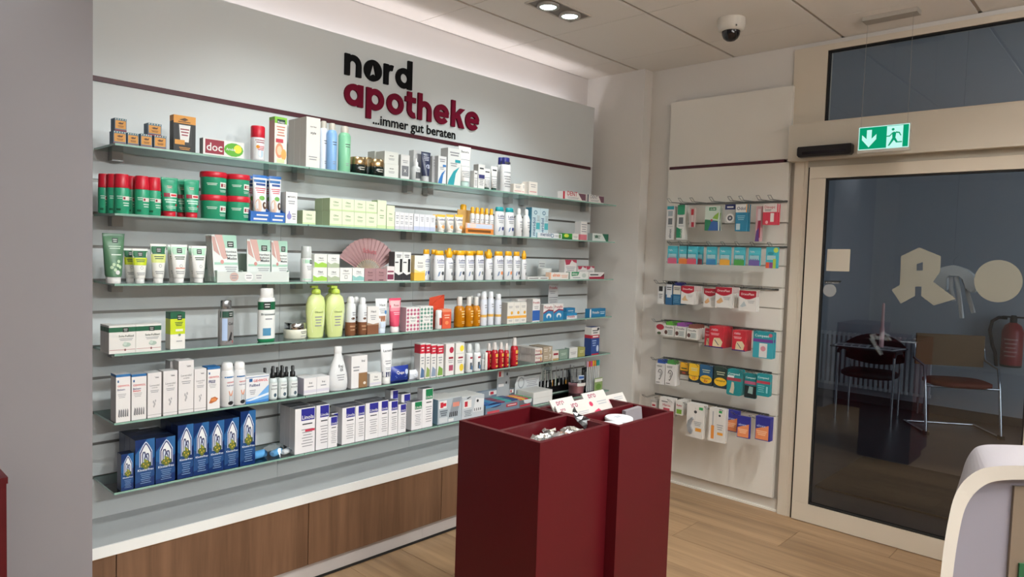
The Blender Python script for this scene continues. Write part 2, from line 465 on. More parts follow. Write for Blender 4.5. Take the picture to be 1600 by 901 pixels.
# tagline
def flat_text(t, x0, x1, col, th=0.004):
    V, F = text_mesh(t, 0.02); L = x1 - x0
    b = MB()
    b.mesh([(x0 + u * L, -th, v * L) for u, v in V], F, col)
    return b
part('tagline', flat_text('...immer gut beraten', 2.153 - OX, 2.735 - OX, BLACKL), SG, 'small black tagline', (0, 0, 2.2035 - OZ))

# ---------------------------------------------------------------- glass shelves
ROWZ = [1.905, 1.648, 1.387, 1.124, 0.863, 0.597]      # top faces
ROWN = ['top', 'second', 'third', 'fourth', 'fifth', 'bottom']
ORD = ['first', 'second', 'third', 'fourth', 'fifth', 'sixth', 'seventh', 'eighth', 'ninth', 'tenth', 'eleventh', 'twelfth', 'thirteenth', 'fourteenth']
SX = [0.85, 1.645, 2.447, 3.246, 4.04]
for r, z in enumerate(ROWZ):
    for j in range(4):
        xa, xb = SX[j] + 0.002, SX[j + 1] - 0.002
        b = MB(); b.box(xa, xb, YF, YS - 0.002, z - 0.008, z, EDGE, top=GLASS, bottom=GLASS)
        s = tag(link('glass_shelf', b.data('glass_shelf')), 'green-edged glass shelf pane, %s from left in the %s shelf row' % (ORD[j], ROWN[r]), 'shelf', 'glass shelf panes')
        for xx in (xa + 0.07, xb - 0.07):
            part('bracket', bx(xx - 0.02, xx + 0.02, YS - 0.05, YS - 0.002, z - 0.045, z - 0.0085, STEEL), s, 'square metal shelf bracket')

# ---------------------------------------------------------------- base cabinets
CX = [0.72, 0.845, 1.642, 2.442, 3.243, 4.05]
for i in range(5):
    t = thing('base_cabinet', 'low walnut-fronted base cabinet, %s from left under the white worktop' % ORD[i], 'cabinet', ((CX[i] + CX[i + 1]) / 2, 2.93, 0.09), group='base cabinets under the worktop')
    w = (CX[i + 1] - CX[i]) / 2
    part('body', bx(-w, w, -0.13, 0.14, 0, 0.292, M('#a89a8a', 0.6)), t)
    part('door', bx(-w + 0.0018, w - 0.0018, -0.15, -0.131, 0.0, 0.288, WALNUT), t, 'walnut veneer door front')
    part('door_edge', bx(-w + 0.0018, w - 0.0018, -0.1505, -0.131, 0.2885, 0.2925, M('#b08a60', 0.5)), t, 'pale beige edge strip')
wt = thing('worktop', 'long glossy worktop with shade-toned grey top and white front edge', 'worktop')
part('top_board', bx(0.72, 4.135, 2.7785, YS, 0.3835, 0.425, M('#b3b7b8', 0.25)), wt)  # shelf shade put into the grey; only the front edge stays white
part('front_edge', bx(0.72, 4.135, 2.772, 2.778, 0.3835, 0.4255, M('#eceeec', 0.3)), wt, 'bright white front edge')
b = MB(); b.box(0.72, 2.33, 2.80, 2.815, 0.013, 0.0895, M('#bdb7b5', 0.35)); b.box(2.331, 4.12, 2.80, 2.815, 0.013, 0.0895, M('#bdb7b5', 0.35)); b.box(0.72, 4.12, 2.797, 2.83, 0.0005, 0.013, DARKGAP)
struct('baseboard_cabinet', b)

# ---------------------------------------------------------------- right display panel
rp = thing('right_display_panel', 'narrow white slatted display panel on the right wall by the door', 'display panel')
Y0, Y1 = 1.69, 2.513
part('header_board', bx(XP, 4.225, Y0, Y1, 2.168, 2.603, PANELR), rp)
part('header_board', bx(XP, 4.225, Y0, Y1, 1.787, 2.148, PANELR), rp)
part('trim_strip', bx(XP - 0.003, 4.225, Y0 + 0.03, Y1 - 0.005, 2.149, 2.167, M('#4a1220', 0.4)), rp, 'dark maroon strip')
ed = GZ + [0.088]
for i in range(10):
    part('slat_board', bx(XP, 4.225, Y0, Y1, ed[i + 1] + (0.004 if i < 9 else 0), ed[i] - 0.004, PANELR), rp)
for z in GZ:
    part('groove_channel', bx(XP + 0.008, 4.225, Y0 + 0.005, Y1 - 0.005, z - 0.004, z + 0.004, M('#bab6ad', 0.6)), rp)
part('side_edge', bx(4.205, 4.238, Y1, Y1 + 0.012, 0.088, 2.603, PANELR), rp)

# ---------------------------------------------------------------- entrance: header, transom, sliding door
XD = 4.18
b = MB(); b.box(4.14, 4.30, -0.95, 1.68, 2.146, 2.357, M('#c9c2b4', 0.5)); b.box(4.186, 4.30, -0.82, 1.575, 2.1095, 2.146, M('#a59f92', 0.5))
hd = struct('trim_header', b, 'beige cover box of the sliding door drive')
b = MB()
b.box(4.215, 4.30, 1.508, 1.70, 2.357, 2.82, ALU); b.box(4.215, 4.30, -0.95, 1.508, 2.785, 2.82, ALU); b.box(4.215, 4.30, -0.95, 1.508, 2.357, 2.378, ALU)
b.box(4.222, 4.26, 1.500, 1.509, 2.378, 2.786, DARKGAP); b.box(4.222, 4.26, -0.95, 1.50, 2.777, 2.786, DARKGAP)
win = struct('window_1', b, 'beige framed transom window above the sliding door')
part('pane', bx(4.238, 4.244, -0.95, 1.501, 2.378, 2.778, DOORGLASS), win, 'dark transom glass')
b = MB(); b.box(4.20, 4.42, 1.575, 1.66, 0, 2.146, ALU); b.box(4.195, 4.20, 1.60, 1.655, 0, 2.146, ALU)
jb = struct('trim_jamb', b, 'beige metal door jamb')
part('jamb_seal', bx(4.196, 4.205, 1.564, 1.575, 0, 2.11, DARKGAP), jb)
b = MB(); b.box(4.20, 4.42, -0.95, -0.82, 0, 2.146, ALU)
struct('trim_post', b)
def leaf(name, ya, yb, lab):
    # ya > yb
    b = MB()
    d = struct(name, bx(XD, 4.22, yb, ya, 0.004, 0.112, ALU), lab)
    part('top_rail', bx(XD, 4.22, yb, ya, 2.04, 2.108, ALU), d)
    part('stile', bx(XD, 4.22, ya - 0.093, ya, 0.113, 2.039, ALU), d)
    part('stile', bx(XD, 4.22, yb, yb + 0.093, 0.113, 2.039, ALU), d)
    s = MB(); g0, g1 = yb + 0.0935, ya - 0.0935
    s.box(XD + 0.004, 4.216, g0, g1, 0.113, 0.122, DARKGAP); s.box(XD + 0.004, 4.216, g0, g1, 2.030, 2.039, DARKGAP)
    s.box(XD + 0.004, 4.216, g0, g0 + 0.008, 0.122, 2.03, DARKGAP); s.box(XD + 0.004, 4.216, g1 - 0.008, g1, 0.122, 2.03, DARKGAP)
    part('rubber_seal', s, d, 'black glazing seal')
    part('pane', bx(4.197, 4.203, g0 + 0.008, g1 - 0.008, 0.122, 2.03, DOORGLASS), d, 'tinted glass pane')
leaf('door_1', 1.562, 0.37, 'beige framed sliding glass door leaf')
leaf('door_2', 0.366, -0.82, 'beige framed sliding glass door leaf')

# motion sensor on the header
t = thing('motion_sensor', 'black bar-shaped motion sensor on the door header', 'sensor', (4.14, 1.46, 2.19))
b = MB()
oc = [(-0.15, -0.02), (-0.14, -0.032), (0.14, -0.032), (0.15, -0.02), (0.15, 0.02), (0.145, 0.028), (-0.145, 0.028), (-0.15, 0.02)]
V = [(-0.045, y, z) for y, z in oc] + [(-0.001, y, z) for y, z in oc]
n = len(oc)
b.mesh(V, [tuple(range(n))[::-1], tuple(range(n, 2 * n))] + [(i, (i + 1) % n, n + (i + 1) % n, n + i) for i in range(n)], M('#161417', 0.3))
part('housing', b, t)
part('lens_window', bx(-0.047, -0.0455, -0.12, 0.12, -0.018, -0.002, M('#232027', 0.12)), t)

# stickers on the glass
def on_glass(px, py): p = on_x(px, py, 4.196); return p.y, p.z
def sticker(name, pts, col, lab, cat, holes=None):
    q = [on_glass(*p) for p in pts]
    yc, zc = sum(a for a, _ in q) / len(q), sum(c for _, c in q) / len(q)
    b = MB()
    m = [(-(y - yc), z - zc) for y, z in q]       # local x runs to the right as seen
    b.prism(m, -0.001, 0.0, col)
    o = thing(name, lab, cat, (4.1965, yc, zc), (0, 0, math.radians(-90)), me=b.data(name))
    return o, m
STK = M('#88887e', 0.6)
sticker('square_sticker', [(1291, 423), (1327, 424), (1329, 389), (1293, 389)][::1], M('#c2bcae', 0.6), 'blank cream square notice stuck on the door glass', 'notice')
el = [(1296.5 + 10.5 * math.cos(a * math.pi / 10), 453.5 - 10 * math.sin(a * math.pi / 10)) for a in range(20)]
sticker('round_sticker', el, M('#8f9396', 0.6), 'small round grey sticker low on the door glass', 'sticker')
el = [(1560 + 38 * math.cos(a * math.pi / 20), 439 - 33 * math.sin(a * math.pi / 20)) for a in range(40)]
sticker('round_sticker', el, STK, 'large pale green disc sticker on the door glass', 'sticker')
o, m = sticker('automatic_sticker', [(1288.5, 443), (1312, 442), (1315, 438.5), (1288.5, 438.5)], M('#1d1f20', 0.5), 'narrow black word sticker under the square notice', 'sticker')
pr = Printer(0.1, 0.02, lambda u, v, e: (u, -0.0012 - e, v))
xs = [p[0] for p in m]; zs = [p[1] for p in m]
pr.W = pr.H = 1; pr.text('AUTOMATIC', min(xs) + 0.006, max(xs) - 0.012, min(zs) + 0.003, M('#b5b7b8', 0.6))
part('lettering', pr.b, o)
# the angular letter emblem: outer outline with a roof, stem gap and swept feet
A = [(1408, 400), (1436.5, 386.5), (1470, 400), (1469, 424), (1458, 440), (1494, 466.5), (1459, 477), (1439.5, 462), (1440, 447.5), (1430, 447.5), (1430, 462), (1407.5, 474), (1393.5, 452.5), (1406, 445)]
b = MB()
q = [on_glass(*p) for p in A]; yc, zc = 1.0, 1.47
m = [(-(y - yc), z - zc) for y, z in q]
hole = [(-(y - yc), z - zc) for y, z in [on_glass(*p) for p in [(1432.5, 422.5), (1442, 422.5), (1442, 409), (1432.5, 412.5)]]]
cu = bpy.data.curves.new('emblem', 'CURVE'); cu.dimensions = '2D'; cu.fill_mode = 'BOTH'; cu.extrude = 0.0005
spl(m); spl(hole)
co = bpy.data.objects.new('emblem', cu); dm = bpy.data.meshes.new_from_object(co)
bpy.data.objects.remove(co); bpy.data.curves.remove(cu)
dm.transform(Matrix.Rotation(math.radians(90), 4, 'X')); dm.materials.clear(); dm.materials.append(STK)
thing('pharmacy_emblem', 'pale angular letter A emblem stuck on the door glass', 'emblem', (4.1955, yc, zc), (0, 0, math.radians(-90)), me=dm)

# ---------------------------------------------------------------- exit sign, camera, ceiling light
ES = thing('exit_sign', 'lit green escape sign hung on two wires before the door', 'exit sign', (3.98, 1.117, 2.215), (0, 0, math.radians(-90)))
W2, H2 = 0.121, 0.06
part('housing', bx(-W2 - 0.004, W2 + 0.004, -0.003, 0.014, -H2 - 0.016, H2 + 0.004, M('#b9b4ab', 0.4)), ES)
GRN, WHT = emit('sign_green_glow', '#0da878', 0.9), emit('sign_white_glow', '#c8fff6', 1.05)
part('face', bx(-W2, W2, -0.005, -0.003, -H2, H2, WHT), ES, 'glowing pictogram face')
pr = Printer(2 * W2, 2 * H2, lambda u, v, e: ((u - 0.5) * 2 * W2, -0.005 - e, (v - 0.5) * 2 * H2))
pr.rect(0.015, 0.03, 0.985, 0.97, GRN)
pr.rect(0.565, 0.0, 0.88, 0.95, WHT)
pr.put([(0.2, 0.08), (0.36, 0.46), (0.36, 0.68), (0.265, 0.46), (0.265, 0.86), (0.165, 0.86)][:0] or [(0.215, 0.1), (0.36, 0.44), (0.36, 0.66), (0.265, 0.47), (0.265, 0.86), (0.165, 0.86), (0.165, 0.47), (0.07, 0.66), (0.07, 0.44)], WHT)
pr.ell(0.685, 0.80, 0.028, 0.055, GRN)
pr.put([(0.68, 0.42), (0.735, 0.36), (0.75, 0.66), (0.70, 0.70), (0.67, 0.62)], GRN)
pr.put([(0.56, 0.50), (0.63, 0.50), (0.68, 0.62), (0.69, 0.70), (0.62, 0.55), (0.56, 0.54)], GRN)
pr.put([(0.74, 0.64), (0.80, 0.62), (0.835, 0.50), (0.85, 0.52), (0.815, 0.67), (0.74, 0.70)], GRN)
pr.put([(0.68, 0.44), (0.60, 0.11), (0.625, 0.10), (0.735, 0.40)], GRN)
pr.put([(0.69, 0.42), (0.755, 0.22), (0.87, 0.22), (0.87, 0.27), (0.785, 0.27), (0.745, 0.42)], GRN)
part('pictogram', pr.b, ES)
b = MB()
for xx in (-0.115, 0.108): b.wire([(xx, 0.004, H2), (xx * 0.97, 0.004, 0.612)], 0.0009, '#8a867f', 4)
part('suspension_wire', b, ES)
part('ceiling_mount', bx(-0.13, 0.13, -0.035, 0.045, 0.612, 0.6345, M('#a9a49b', 0.5)), ES)

t = thing('dome_camera', 'white dome security camera with dark lens on the ceiling', 'camera', (3.56, 1.79, CEIL))
b = MB(); b.lathe([(0.072, -0.0005), (0.074, -0.035), (0.070, -0.045), (0.066, -0.062), (0.05, -0.068)], '#cfcbc2', 24); part('housing', b, t)
b = MB(); b.lathe([(0.049, -0.066), (0.047, -0.085), (0.038, -0.104), (0.022, -0.116), (0.004, -0.12)], M('#141216', 0.12), 20); part('lens_dome', b, t, 'dark glossy lens dome')
part('lock_screw', bx(-0.05, -0.042, -0.055, -0.05, -0.058, -0.05, M('#4d4a45', 0.4)), t)
LMP = emit('lamp_disc_glow', '#e4fff6', 6.0)
t = thing('ceiling_spotlight', 'recessed twin spotlight with two lit round lamps in ceiling', 'ceiling light', (2.872, 2.43, CEIL))
b = MB()
for a in ((-0.19, 0.19, -0.078, -0.068), (-0.19, 0.19, 0.068, 0.078), (-0.19, -0.18, -0.068, 0.068), (0.18, 0.19, -0.068, 0.068)): b.box(*a, -0.006, -0.0005, '#bdb8b0')
part('frame', b, t)
part('recess_plate', bx(-0.18, 0.18, -0.068, 0.068, -0.002, -0.0005, M('#77716b', 0.5)), t)
for sx in (-0.09, 0.09):
    b = MB(); b.lathe([(0.058, -0.002), (0.06, -0.016), (0.048, -0.018), (0.043, -0.012)], M('#9d9993', 0.4), 24, o=(sx, 0, 0), cap1=False)
    l = part('lamp', b, t)
    d = MB(); d.lathe([(0.043, -0.013), (0.042, -0.0115)], LMP, 24, o=(sx, 0, 0)); part('glow_disc', d, l, 'white lit disc')
# a small patch of bare plaster with a screw hole high on the right wall
# ---------------------------------------------------------------- vestibule seen through the glass
TILE = plaster('vestibule_floor_tile', '#33373c', 0.05, 50, 0.35)
VW = plaster('vestibule_wall_paint', '#b6bec6', 0.05, 40)
struct('floor_vestibule', bx(XW, 8.5, -2.6, 3.2, -0.06, -0.001, TILE))
struct('wall_vestibule', bx(8.33, 8.45, -2.6, 3.2, 0, 2.9, VW))
b = MB(); b.box(4.42, 8.33, 3.1, 3.2, 0, 2.9, VW); b.box(4.42, 8.33, -2.6, -2.5, 0, 2.9, VW)
struct('wall_vestibule_side', b)
struct('ceiling_vestibule', bx(4.42, 8.45, -2.6, 3.2, 2.9, 2.96, VW))
struct('baseboard_vestibule', bx(8.316, 8.33, -2.5, 3.1, 0, 0.09, M('#44474a', 0.5)))
# door mat
tag(link('door_mat', bx(4.9, 5.95, 0.2, 1.68, 0.0, 0.012, plaster('mat_pile', '#211c18', 0.6, 220, 0.95)).data('door_mat')), 'dark brown door mat on the tiles behind the glass', 'door mat')
# radiator of many tubes
t = thing('radiator', 'pale ribbed column radiator on the wall behind the chairs', 'radiator', (8.2, 2.32, 0.15))
RADM = M('#d5dade', 0.5)
for i in range(24):
    y = 0.56 - i * 0.05
    b = MB(); b.box(-0.03, 0.03, y - 0.013, y + 0.013, 0.03, 0.63, RADM)
    b.box(-0.02, 0.02, y - 0.025, y + 0.025, 0.03, 0.06, RADM); b.box(-0.02, 0.02, y - 0.025, y + 0.025, 0.59, 0.62, RADM)
    part('tube', b, t)
b = MB()
for y in (-0.56, -0.50): b.wire([(0.0, y, 0.04), (0.0, y, -0.148)], 0.011, '#6e7073', 8)
part('pipe', b, t)
part('wall_bracket', bx(0.03, 0.128, -0.3, -0.27, 0.3, 0.34, RADM), t)
CHR = M('#c9ccd0', 0.15, 1.0)
# black armchair
t = thing('armchair', 'black padded armchair with chrome legs and curved arms', 'chair', (7.49, 2.1, 0), (0, 0, math.radians(4)))
b = MB(); n = 20
def pad(mb, cx, cy, cz, rx, ry, th, col, pw=3.0):
    pts = []
    for i in range(n):
        a = 2 * math.pi * i / n; c, s_ = math.cos(a), math.sin(a)
        pts.append((cx + rx * math.copysign(abs(c) ** (2 / pw), c), cy + ry * math.copysign(abs(s_) ** (2 / pw), s_)))
    V = []
    for sc, z in ((0.9, -th / 2), (1, -th / 4), (1, th / 4), (0.9, th / 2)):
        V += [(cx + (x - cx) * sc, cy + (y - cy) * sc, cz + z) for x, y in pts]
    F = [tuple(range(n))[::-1], tuple(range(3 * n, 4 * n))]
    for k in range(3):
        F += [(k * n + i, k * n + (i + 1) % n, (k + 1) * n + (i + 1) % n, (k + 1) * n + i) for i in range(n)]
    mb.mesh(V, F, col, True)
BLK = M('#0e0f11', 0.7)
pad(b, -0.01, 0, 0.46, 0.23, 0.25, 0.06, BLK); part('seat', b, t)
b = MB()
V = []; F = []
for i in range(13):
    a = -0.9 + 1.8 * i / 12
    y = 0.27 * a / 0.9; xb = 0.20 - 0.05 * (a / 0.9) ** 2; top = 0.84 - 0.10 * abs(a / 0.9) ** 2.4
    V += [(xb, y, 0.53 + 0.05 * abs(a / 0.9) ** 2), (xb, y, top), (xb + 0.035, y, 0.53 + 0.05 * abs(a / 0.9) ** 2), (xb + 0.035, y, top)]
for i in range(12):
    p = 4 * i
    F += [(p, p + 1, p + 5, p + 4), (p + 2, p + 6, p + 7, p + 3), (p + 1, p + 3, p + 7, p + 5), (p, p + 4, p + 6, p + 2)]
b.mesh(V, F, BLK, True); part('backrest', b, t)
for sx, sy in ((-0.22, 0.25), (-0.22, -0.25), (0.2, 0.23), (0.2, -0.23)):
    b = MB(); b.wire([(sx, sy, 0.001), (sx, sy, 0.66 if sx < 0 else 0.62)], 0.012, CHR, 8); part('leg', b, t)
for sy in (0.25, -0.25):
    b = MB(); b.wire([(-0.22, sy, 0.66), (-0.20, sy, 0.69), (-0.1, sy, 0.70), (0.1, sy, 0.68), (0.2, sy, 0.62)], 0.016, M('#2a2b2e', 0.5), 8); part('armrest', b, t)
# tray with papers across the arms
tag(link('tray', bx(7.20, 7.61, 1.80, 2.40, 0.719, 0.733, M('#1b1c1f', 0.4)).data('tray')), 'thin black tray lying across the arms of black chair', 'tray')
for k, (x, y, r, lab) in enumerate([(7.37, 2.24, 0.2, 'larger open newspaper with pictures on the black tray'), (7.40, 1.93, -0.15, 'smaller folded newspaper sheet at the tray end')]):
    b = MB(); w = 0.15 if k == 0 else 0.11
    b.box(-0.15, 0.15, -w, w, 0, 0.004, M('#e4e5e6', 0.8))
    o = thing('newspaper', lab, 'newspaper', (x, y, 0.7335), (0, 0, r), group='papers on the tray', me=b.data('newspaper'))
    pr = Printer(1, 1, lambda u, v, e, w=w: (-0.15 + v * 0.30, w - u * 2 * w, 0.004 + e))
    for i in range(4):
        pr.rect(0.06 + 0.23 * i, 0.12, 0.24 + 0.23 * i, 0.42, '#55585c'); pr.lines(0.06 + 0.23 * i, 0.24 + 0.23 * i, 0.5, 0.9, 4, '#85888c', 0.5)
    part('print', pr.b, o)
p = on_x(1379, 505, 7.45)
b = MB(); b.lathe([(0.022, 0), (0.022, 0.19), (0.016, 0.2), (0.012, 0.43), (0.005, 0.44)], M('#f2bcbb', 0.5), 12)
thing('pink_reflection', 'slim upright pink shape imitating a lamp reflection, on black tray', 'tube', (7.45, p.y, 0.7335), me=b.data('pink_reflection'))  # pink shape added to imitate a lamp's reflection in the door glass
# tan and rust chair
t = thing('tan_chair', 'tan-backed chair with rust seat and chrome tube frame', 'chair', (7.62, 1.40, 0), (0, 0, math.radians(34)))
b = MB(); b.box(0.12, 0.15, -0.30, 0.30, 0.60, 0.90, M('#7e5a2a', 0.6)); part('backrest', b, t)
b = MB(); pad(b, -0.05, 0, 0.47, 0.22, 0.27, 0.05, M('#7a2f24', 0.7)); part('seat', b, t)
for sy in (0.315, -0.315):
    b = MB(); b.wire([(-0.24, sy, 0.012), (-0.17, sy, 0.44), (-0.12, sy, 0.62), (0.12, sy, 0.66), (0.14, sy * 0.96, 0.80)], 0.013, CHR, 8); part('leg', b, t)
    b = MB(); b.wire([(-0.24, sy, 0.012), (0.26, sy, 0.012)], 0.012, CHR, 8); part('floor_runner', b, t)
    b = MB(); b.box(-0.27, -0.21, sy - 0.018, sy + 0.018, 0.0, 0.03, BLK); part('glide', b, t)
b = MB(); b.wire([(0.26, -0.315, 0.012), (0.26, 0.315, 0.012)], 0.012, CHR, 8); part('rear_bar', b, t)
b = MB(); b.wire([(-0.17, -0.315, 0.44), (-0.17, 0.315, 0.44)], 0.010, CHR, 8); part('cross_bar', b, t)
# fire extinguisher
p = on_x(1581, 540, 8.2)
t = thing('fire_extinguisher', 'red fire extinguisher with black hose on the far wall', 'fire extinguisher', (8.2, p.y, 0.60))
b = MB(); b.lathe([(0.085, 0.0), (0.09, 0.02), (0.09, 0.34), (0.07, 0.40), (0.03, 0.43)], ['#1b1b1d', M('#a01822', 0.35), M('#a01822', 0.35), M('#a01822', 0.35)], 20); part('cylinder', b, t, 'red cylinder')
b = MB(); b.lathe([(0.03, 0.43), (0.03, 0.48), (0.02, 0.5)], '#1b1b1d', 12); b.box(-0.02, 0.02, -0.09, 0.09, 0.475, 0.49, '#1b1b1d'); part('valve', b, t, 'black valve and handle')
b = MB(); b.wire([(0, 0.05, 0.47), (0, 0.12, 0.47), (0, 0.17, 0.43), (0, 0.185, 0.34), (0, 0.16, 0.2), (0, 0.13, 0.12), (0, 0.115, -0.01)], 0.016, '#1b1b1d', 8); part('hose', b, t, 'black hose')
pr = Printer(1, 1, lambda u, v, e: (-math.sqrt(max(0, 0.0915 ** 2 - ((u - .5) * .14) ** 2)) - e, -(u - .5) * .14, 0.08 + v * 0.22)); pr.curved = True
pr.lines(0.1, 0.9, 0.05, 0.95, 5, '#c58a8c', 0.35); part('label_print', pr.b, t)
part('wall_hook', bx(0.09, 0.13, -0.02, 0.02, 0.3, 0.34, '#1b1b1d'), t)
# white shape added behind the glass in place of a reflection on it
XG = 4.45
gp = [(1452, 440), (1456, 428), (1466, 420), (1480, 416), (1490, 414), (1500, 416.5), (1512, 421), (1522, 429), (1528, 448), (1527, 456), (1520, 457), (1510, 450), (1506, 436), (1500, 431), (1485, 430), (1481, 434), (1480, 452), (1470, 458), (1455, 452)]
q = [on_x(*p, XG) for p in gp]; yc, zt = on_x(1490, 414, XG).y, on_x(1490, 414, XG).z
b = MB(); b.prism([(-(p.y - yc), p.z - zt) for p in q][::-1], -0.03, 0.03, REFLECT)
t = thing('reflection_shape', 'white shape behind the door glass standing in for a reflection', 'reflection', (XG, yc, zt), (0, 0, math.radians(-90)))
part('reflection_body', b, t)
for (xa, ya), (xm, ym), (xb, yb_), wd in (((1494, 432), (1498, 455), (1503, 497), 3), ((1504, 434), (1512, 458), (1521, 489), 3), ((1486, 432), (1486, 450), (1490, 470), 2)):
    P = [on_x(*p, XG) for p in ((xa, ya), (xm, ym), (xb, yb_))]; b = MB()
    b.wire([(-(p.y - yc), 0, p.z - zt) for p in P], 0.012, REFLECT, 6); part('reflection_streak', b, t, 'trailing streak of the imitated reflection')
b = MB(); b.wire([(0, 0, -0.005), (0, 0, 0.03), (0.02, 0, 0.05), (0.0, 0, 0.07), (0.0, 0, 2.9 - zt)], 0.0009, M('#8a9096', 0.4), 4); part('shape_wire', b, t)
# ================================================================ goods on the glass shelves
def carton(c='white', bands=(), top=None, left=None, pr=None, rough=0.45):
    def f(W, H, D):
        b = MB(); w, d = W / 2, D / 2
        cuts = [0] + sorted({v for bd in bands for v in bd[:2] if 0 < v < 1}) + [1]
        for a, e in zip(cuts, cuts[1:]):
            col = c
            for bd in bands:
                if bd[0] <= a + 1e-6 and bd[1] >= e - 1e-6: col = bd[2]
            V = [(-w, -d, a * H), (w, -d, a * H), (w, d, a * H), (-w, d, a * H), (-w, -d, e * H), (w, -d, e * H), (w, d, e * H), (-w, d, e * H)]
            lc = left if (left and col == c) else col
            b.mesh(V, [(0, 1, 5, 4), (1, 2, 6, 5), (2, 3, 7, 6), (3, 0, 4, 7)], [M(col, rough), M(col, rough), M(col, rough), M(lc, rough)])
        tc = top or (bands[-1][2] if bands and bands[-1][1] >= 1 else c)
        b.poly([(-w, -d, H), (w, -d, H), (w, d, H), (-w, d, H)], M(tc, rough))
        b.poly([(-w, d, 0), (w, d, 0), (w, -d, 0), (-w, -d, 0)], M(c, rough))
        parts = []
        # tuck flap: a thin raised lid edge
        if pr:
            p = Printer(W, H, lambda u, v, e: ((u - 0.5) * W, -d - e, v * H))
            pr(p)
            parts.append(('print', p.b.data('print'), None))
        return b.data('carton'), parts
    return f
def interp(prof, v):
    if v <= prof[0][1]: return prof[0][0]
    for (r0, z0), (r1, z1) in zip(prof, prof[1:]):
        if v <= z1: return r0 + (r1 - r0) * (v - z0) / max(1e-6, z1 - z0)
    return prof[-1][0]
def bottle(body, cols, caps, sq=1.0, pr=None, n=18, rough=0.35):
    """body: [(radius fraction, height fraction)]; caps: list of (part name, profile, colours, label)"""
    def f(W, H, D):
        R = W / 2
        b = MB(); m = [M(x, rough) for x in cols] if isinstance(cols, list) else M(cols, rough)
        b.lathe([(r * R, z * H) for r, z in body], m, n, 1, sq)
        parts = []
        for nm, prof, cc, lab, *k in caps:
            c = MB(); s2 = k[0] if k else sq
            c.lathe([(r * R, z * H) for r, z in prof], [M(x, 0.35) for x in cc] if isinstance(cc, list) else M(cc, 0.35), n, 1, s2)
            if nm == 'pump_head':
                z = prof[-1][1] * H
                c.box(-0.55 * R, 0.12 * R, -0.14 * R, 0.14 * R, z - 0.004, z + 0.006, cc)
            parts.append((nm, c.data(nm), lab))
        if pr:
            def fn(u, v, e):
                r = interp(body, v) * R; x = (u - 0.5) * W
                x = max(-r * 0.995, min(r * 0.995, x))
                return (x, -(sq * r) * math.sqrt(max(0, 1 - (x / r) ** 2)) - e, v * H)
            p = Printer(W, H, fn); p.curved = True; p.vn = 4
            pr(p); parts.append(('label_print', p.b.data('label_print'), None))
        return (b.data('bottle_body'), 'body'), parts
    f.sq = sq
    return f
def tube(c='white', cap='white', capv=0.13, pr=None, crimp=None, wb=0.62):
    def f(W, H, D):
        w = W / 2; n = 18
        def ab(v):
            t = max(0, (v - capv) / (1 - capv))
            return wb * w + (w - wb * w) * t ** 0.8, wb * w * 0.92 * (1 - t ** 1.15) + 0.0022
        b = MB(); V = []; vs = [capv, capv + 0.04, 0.35, 0.55, 0.75, 0.93, 0.94, 1.0]
        for v in vs:
            a, d = ab(v); a *= 0.93 if v == capv else 1
            if v >= 0.94: d = 0.0022
            for k in range(n):
                an = 2 * math.pi * k / n
                V.append((a * math.cos(an), d * math.sin(an), v * H))
        F, C = [], []
        for i in range(len(vs) - 1):
            for k in range(n):
                F.append((i * n + k, i * n + (k + 1) % n, (i + 1) * n + (k + 1) % n, (i + 1) * n + k)); C.append(M(crimp or c, 0.35) if i == len(vs) - 2 else M(c, 0.35))
        b.mesh(V, F, C, True); b.poly(V[-n:], M(crimp or c, 0.35))
        k = MB(); r = wb * w * 0.9
        k.lathe([(r * 0.96, 0), (r, 0.004), (r, capv * H * 0.97), (r * 0.9, capv * H)], M(cap, 0.35), n)
        parts = [('cap', k.data('cap'), '%s screw cap' % (cap if cap in PAL else 'white' if lin(cap)[1] > 0.4 else 'dark green'))]
        if pr:
            def fn(u, v, e):
                a, d = ab(v); x = (u - 0.5) * W; x = max(-a * 0.99, min(a * 0.99, x))
                return (x, -d * math.sqrt(max(0, 1 - (x / a) ** 2)) - e, v * H)
            p = Printer(W, H, fn); p.curved = True; p.vn = 5
            pr(p); parts.append(('label_print', p.b.data('label_print'), None))
        return (b.data('tube_body'), 'body'), parts
    return f

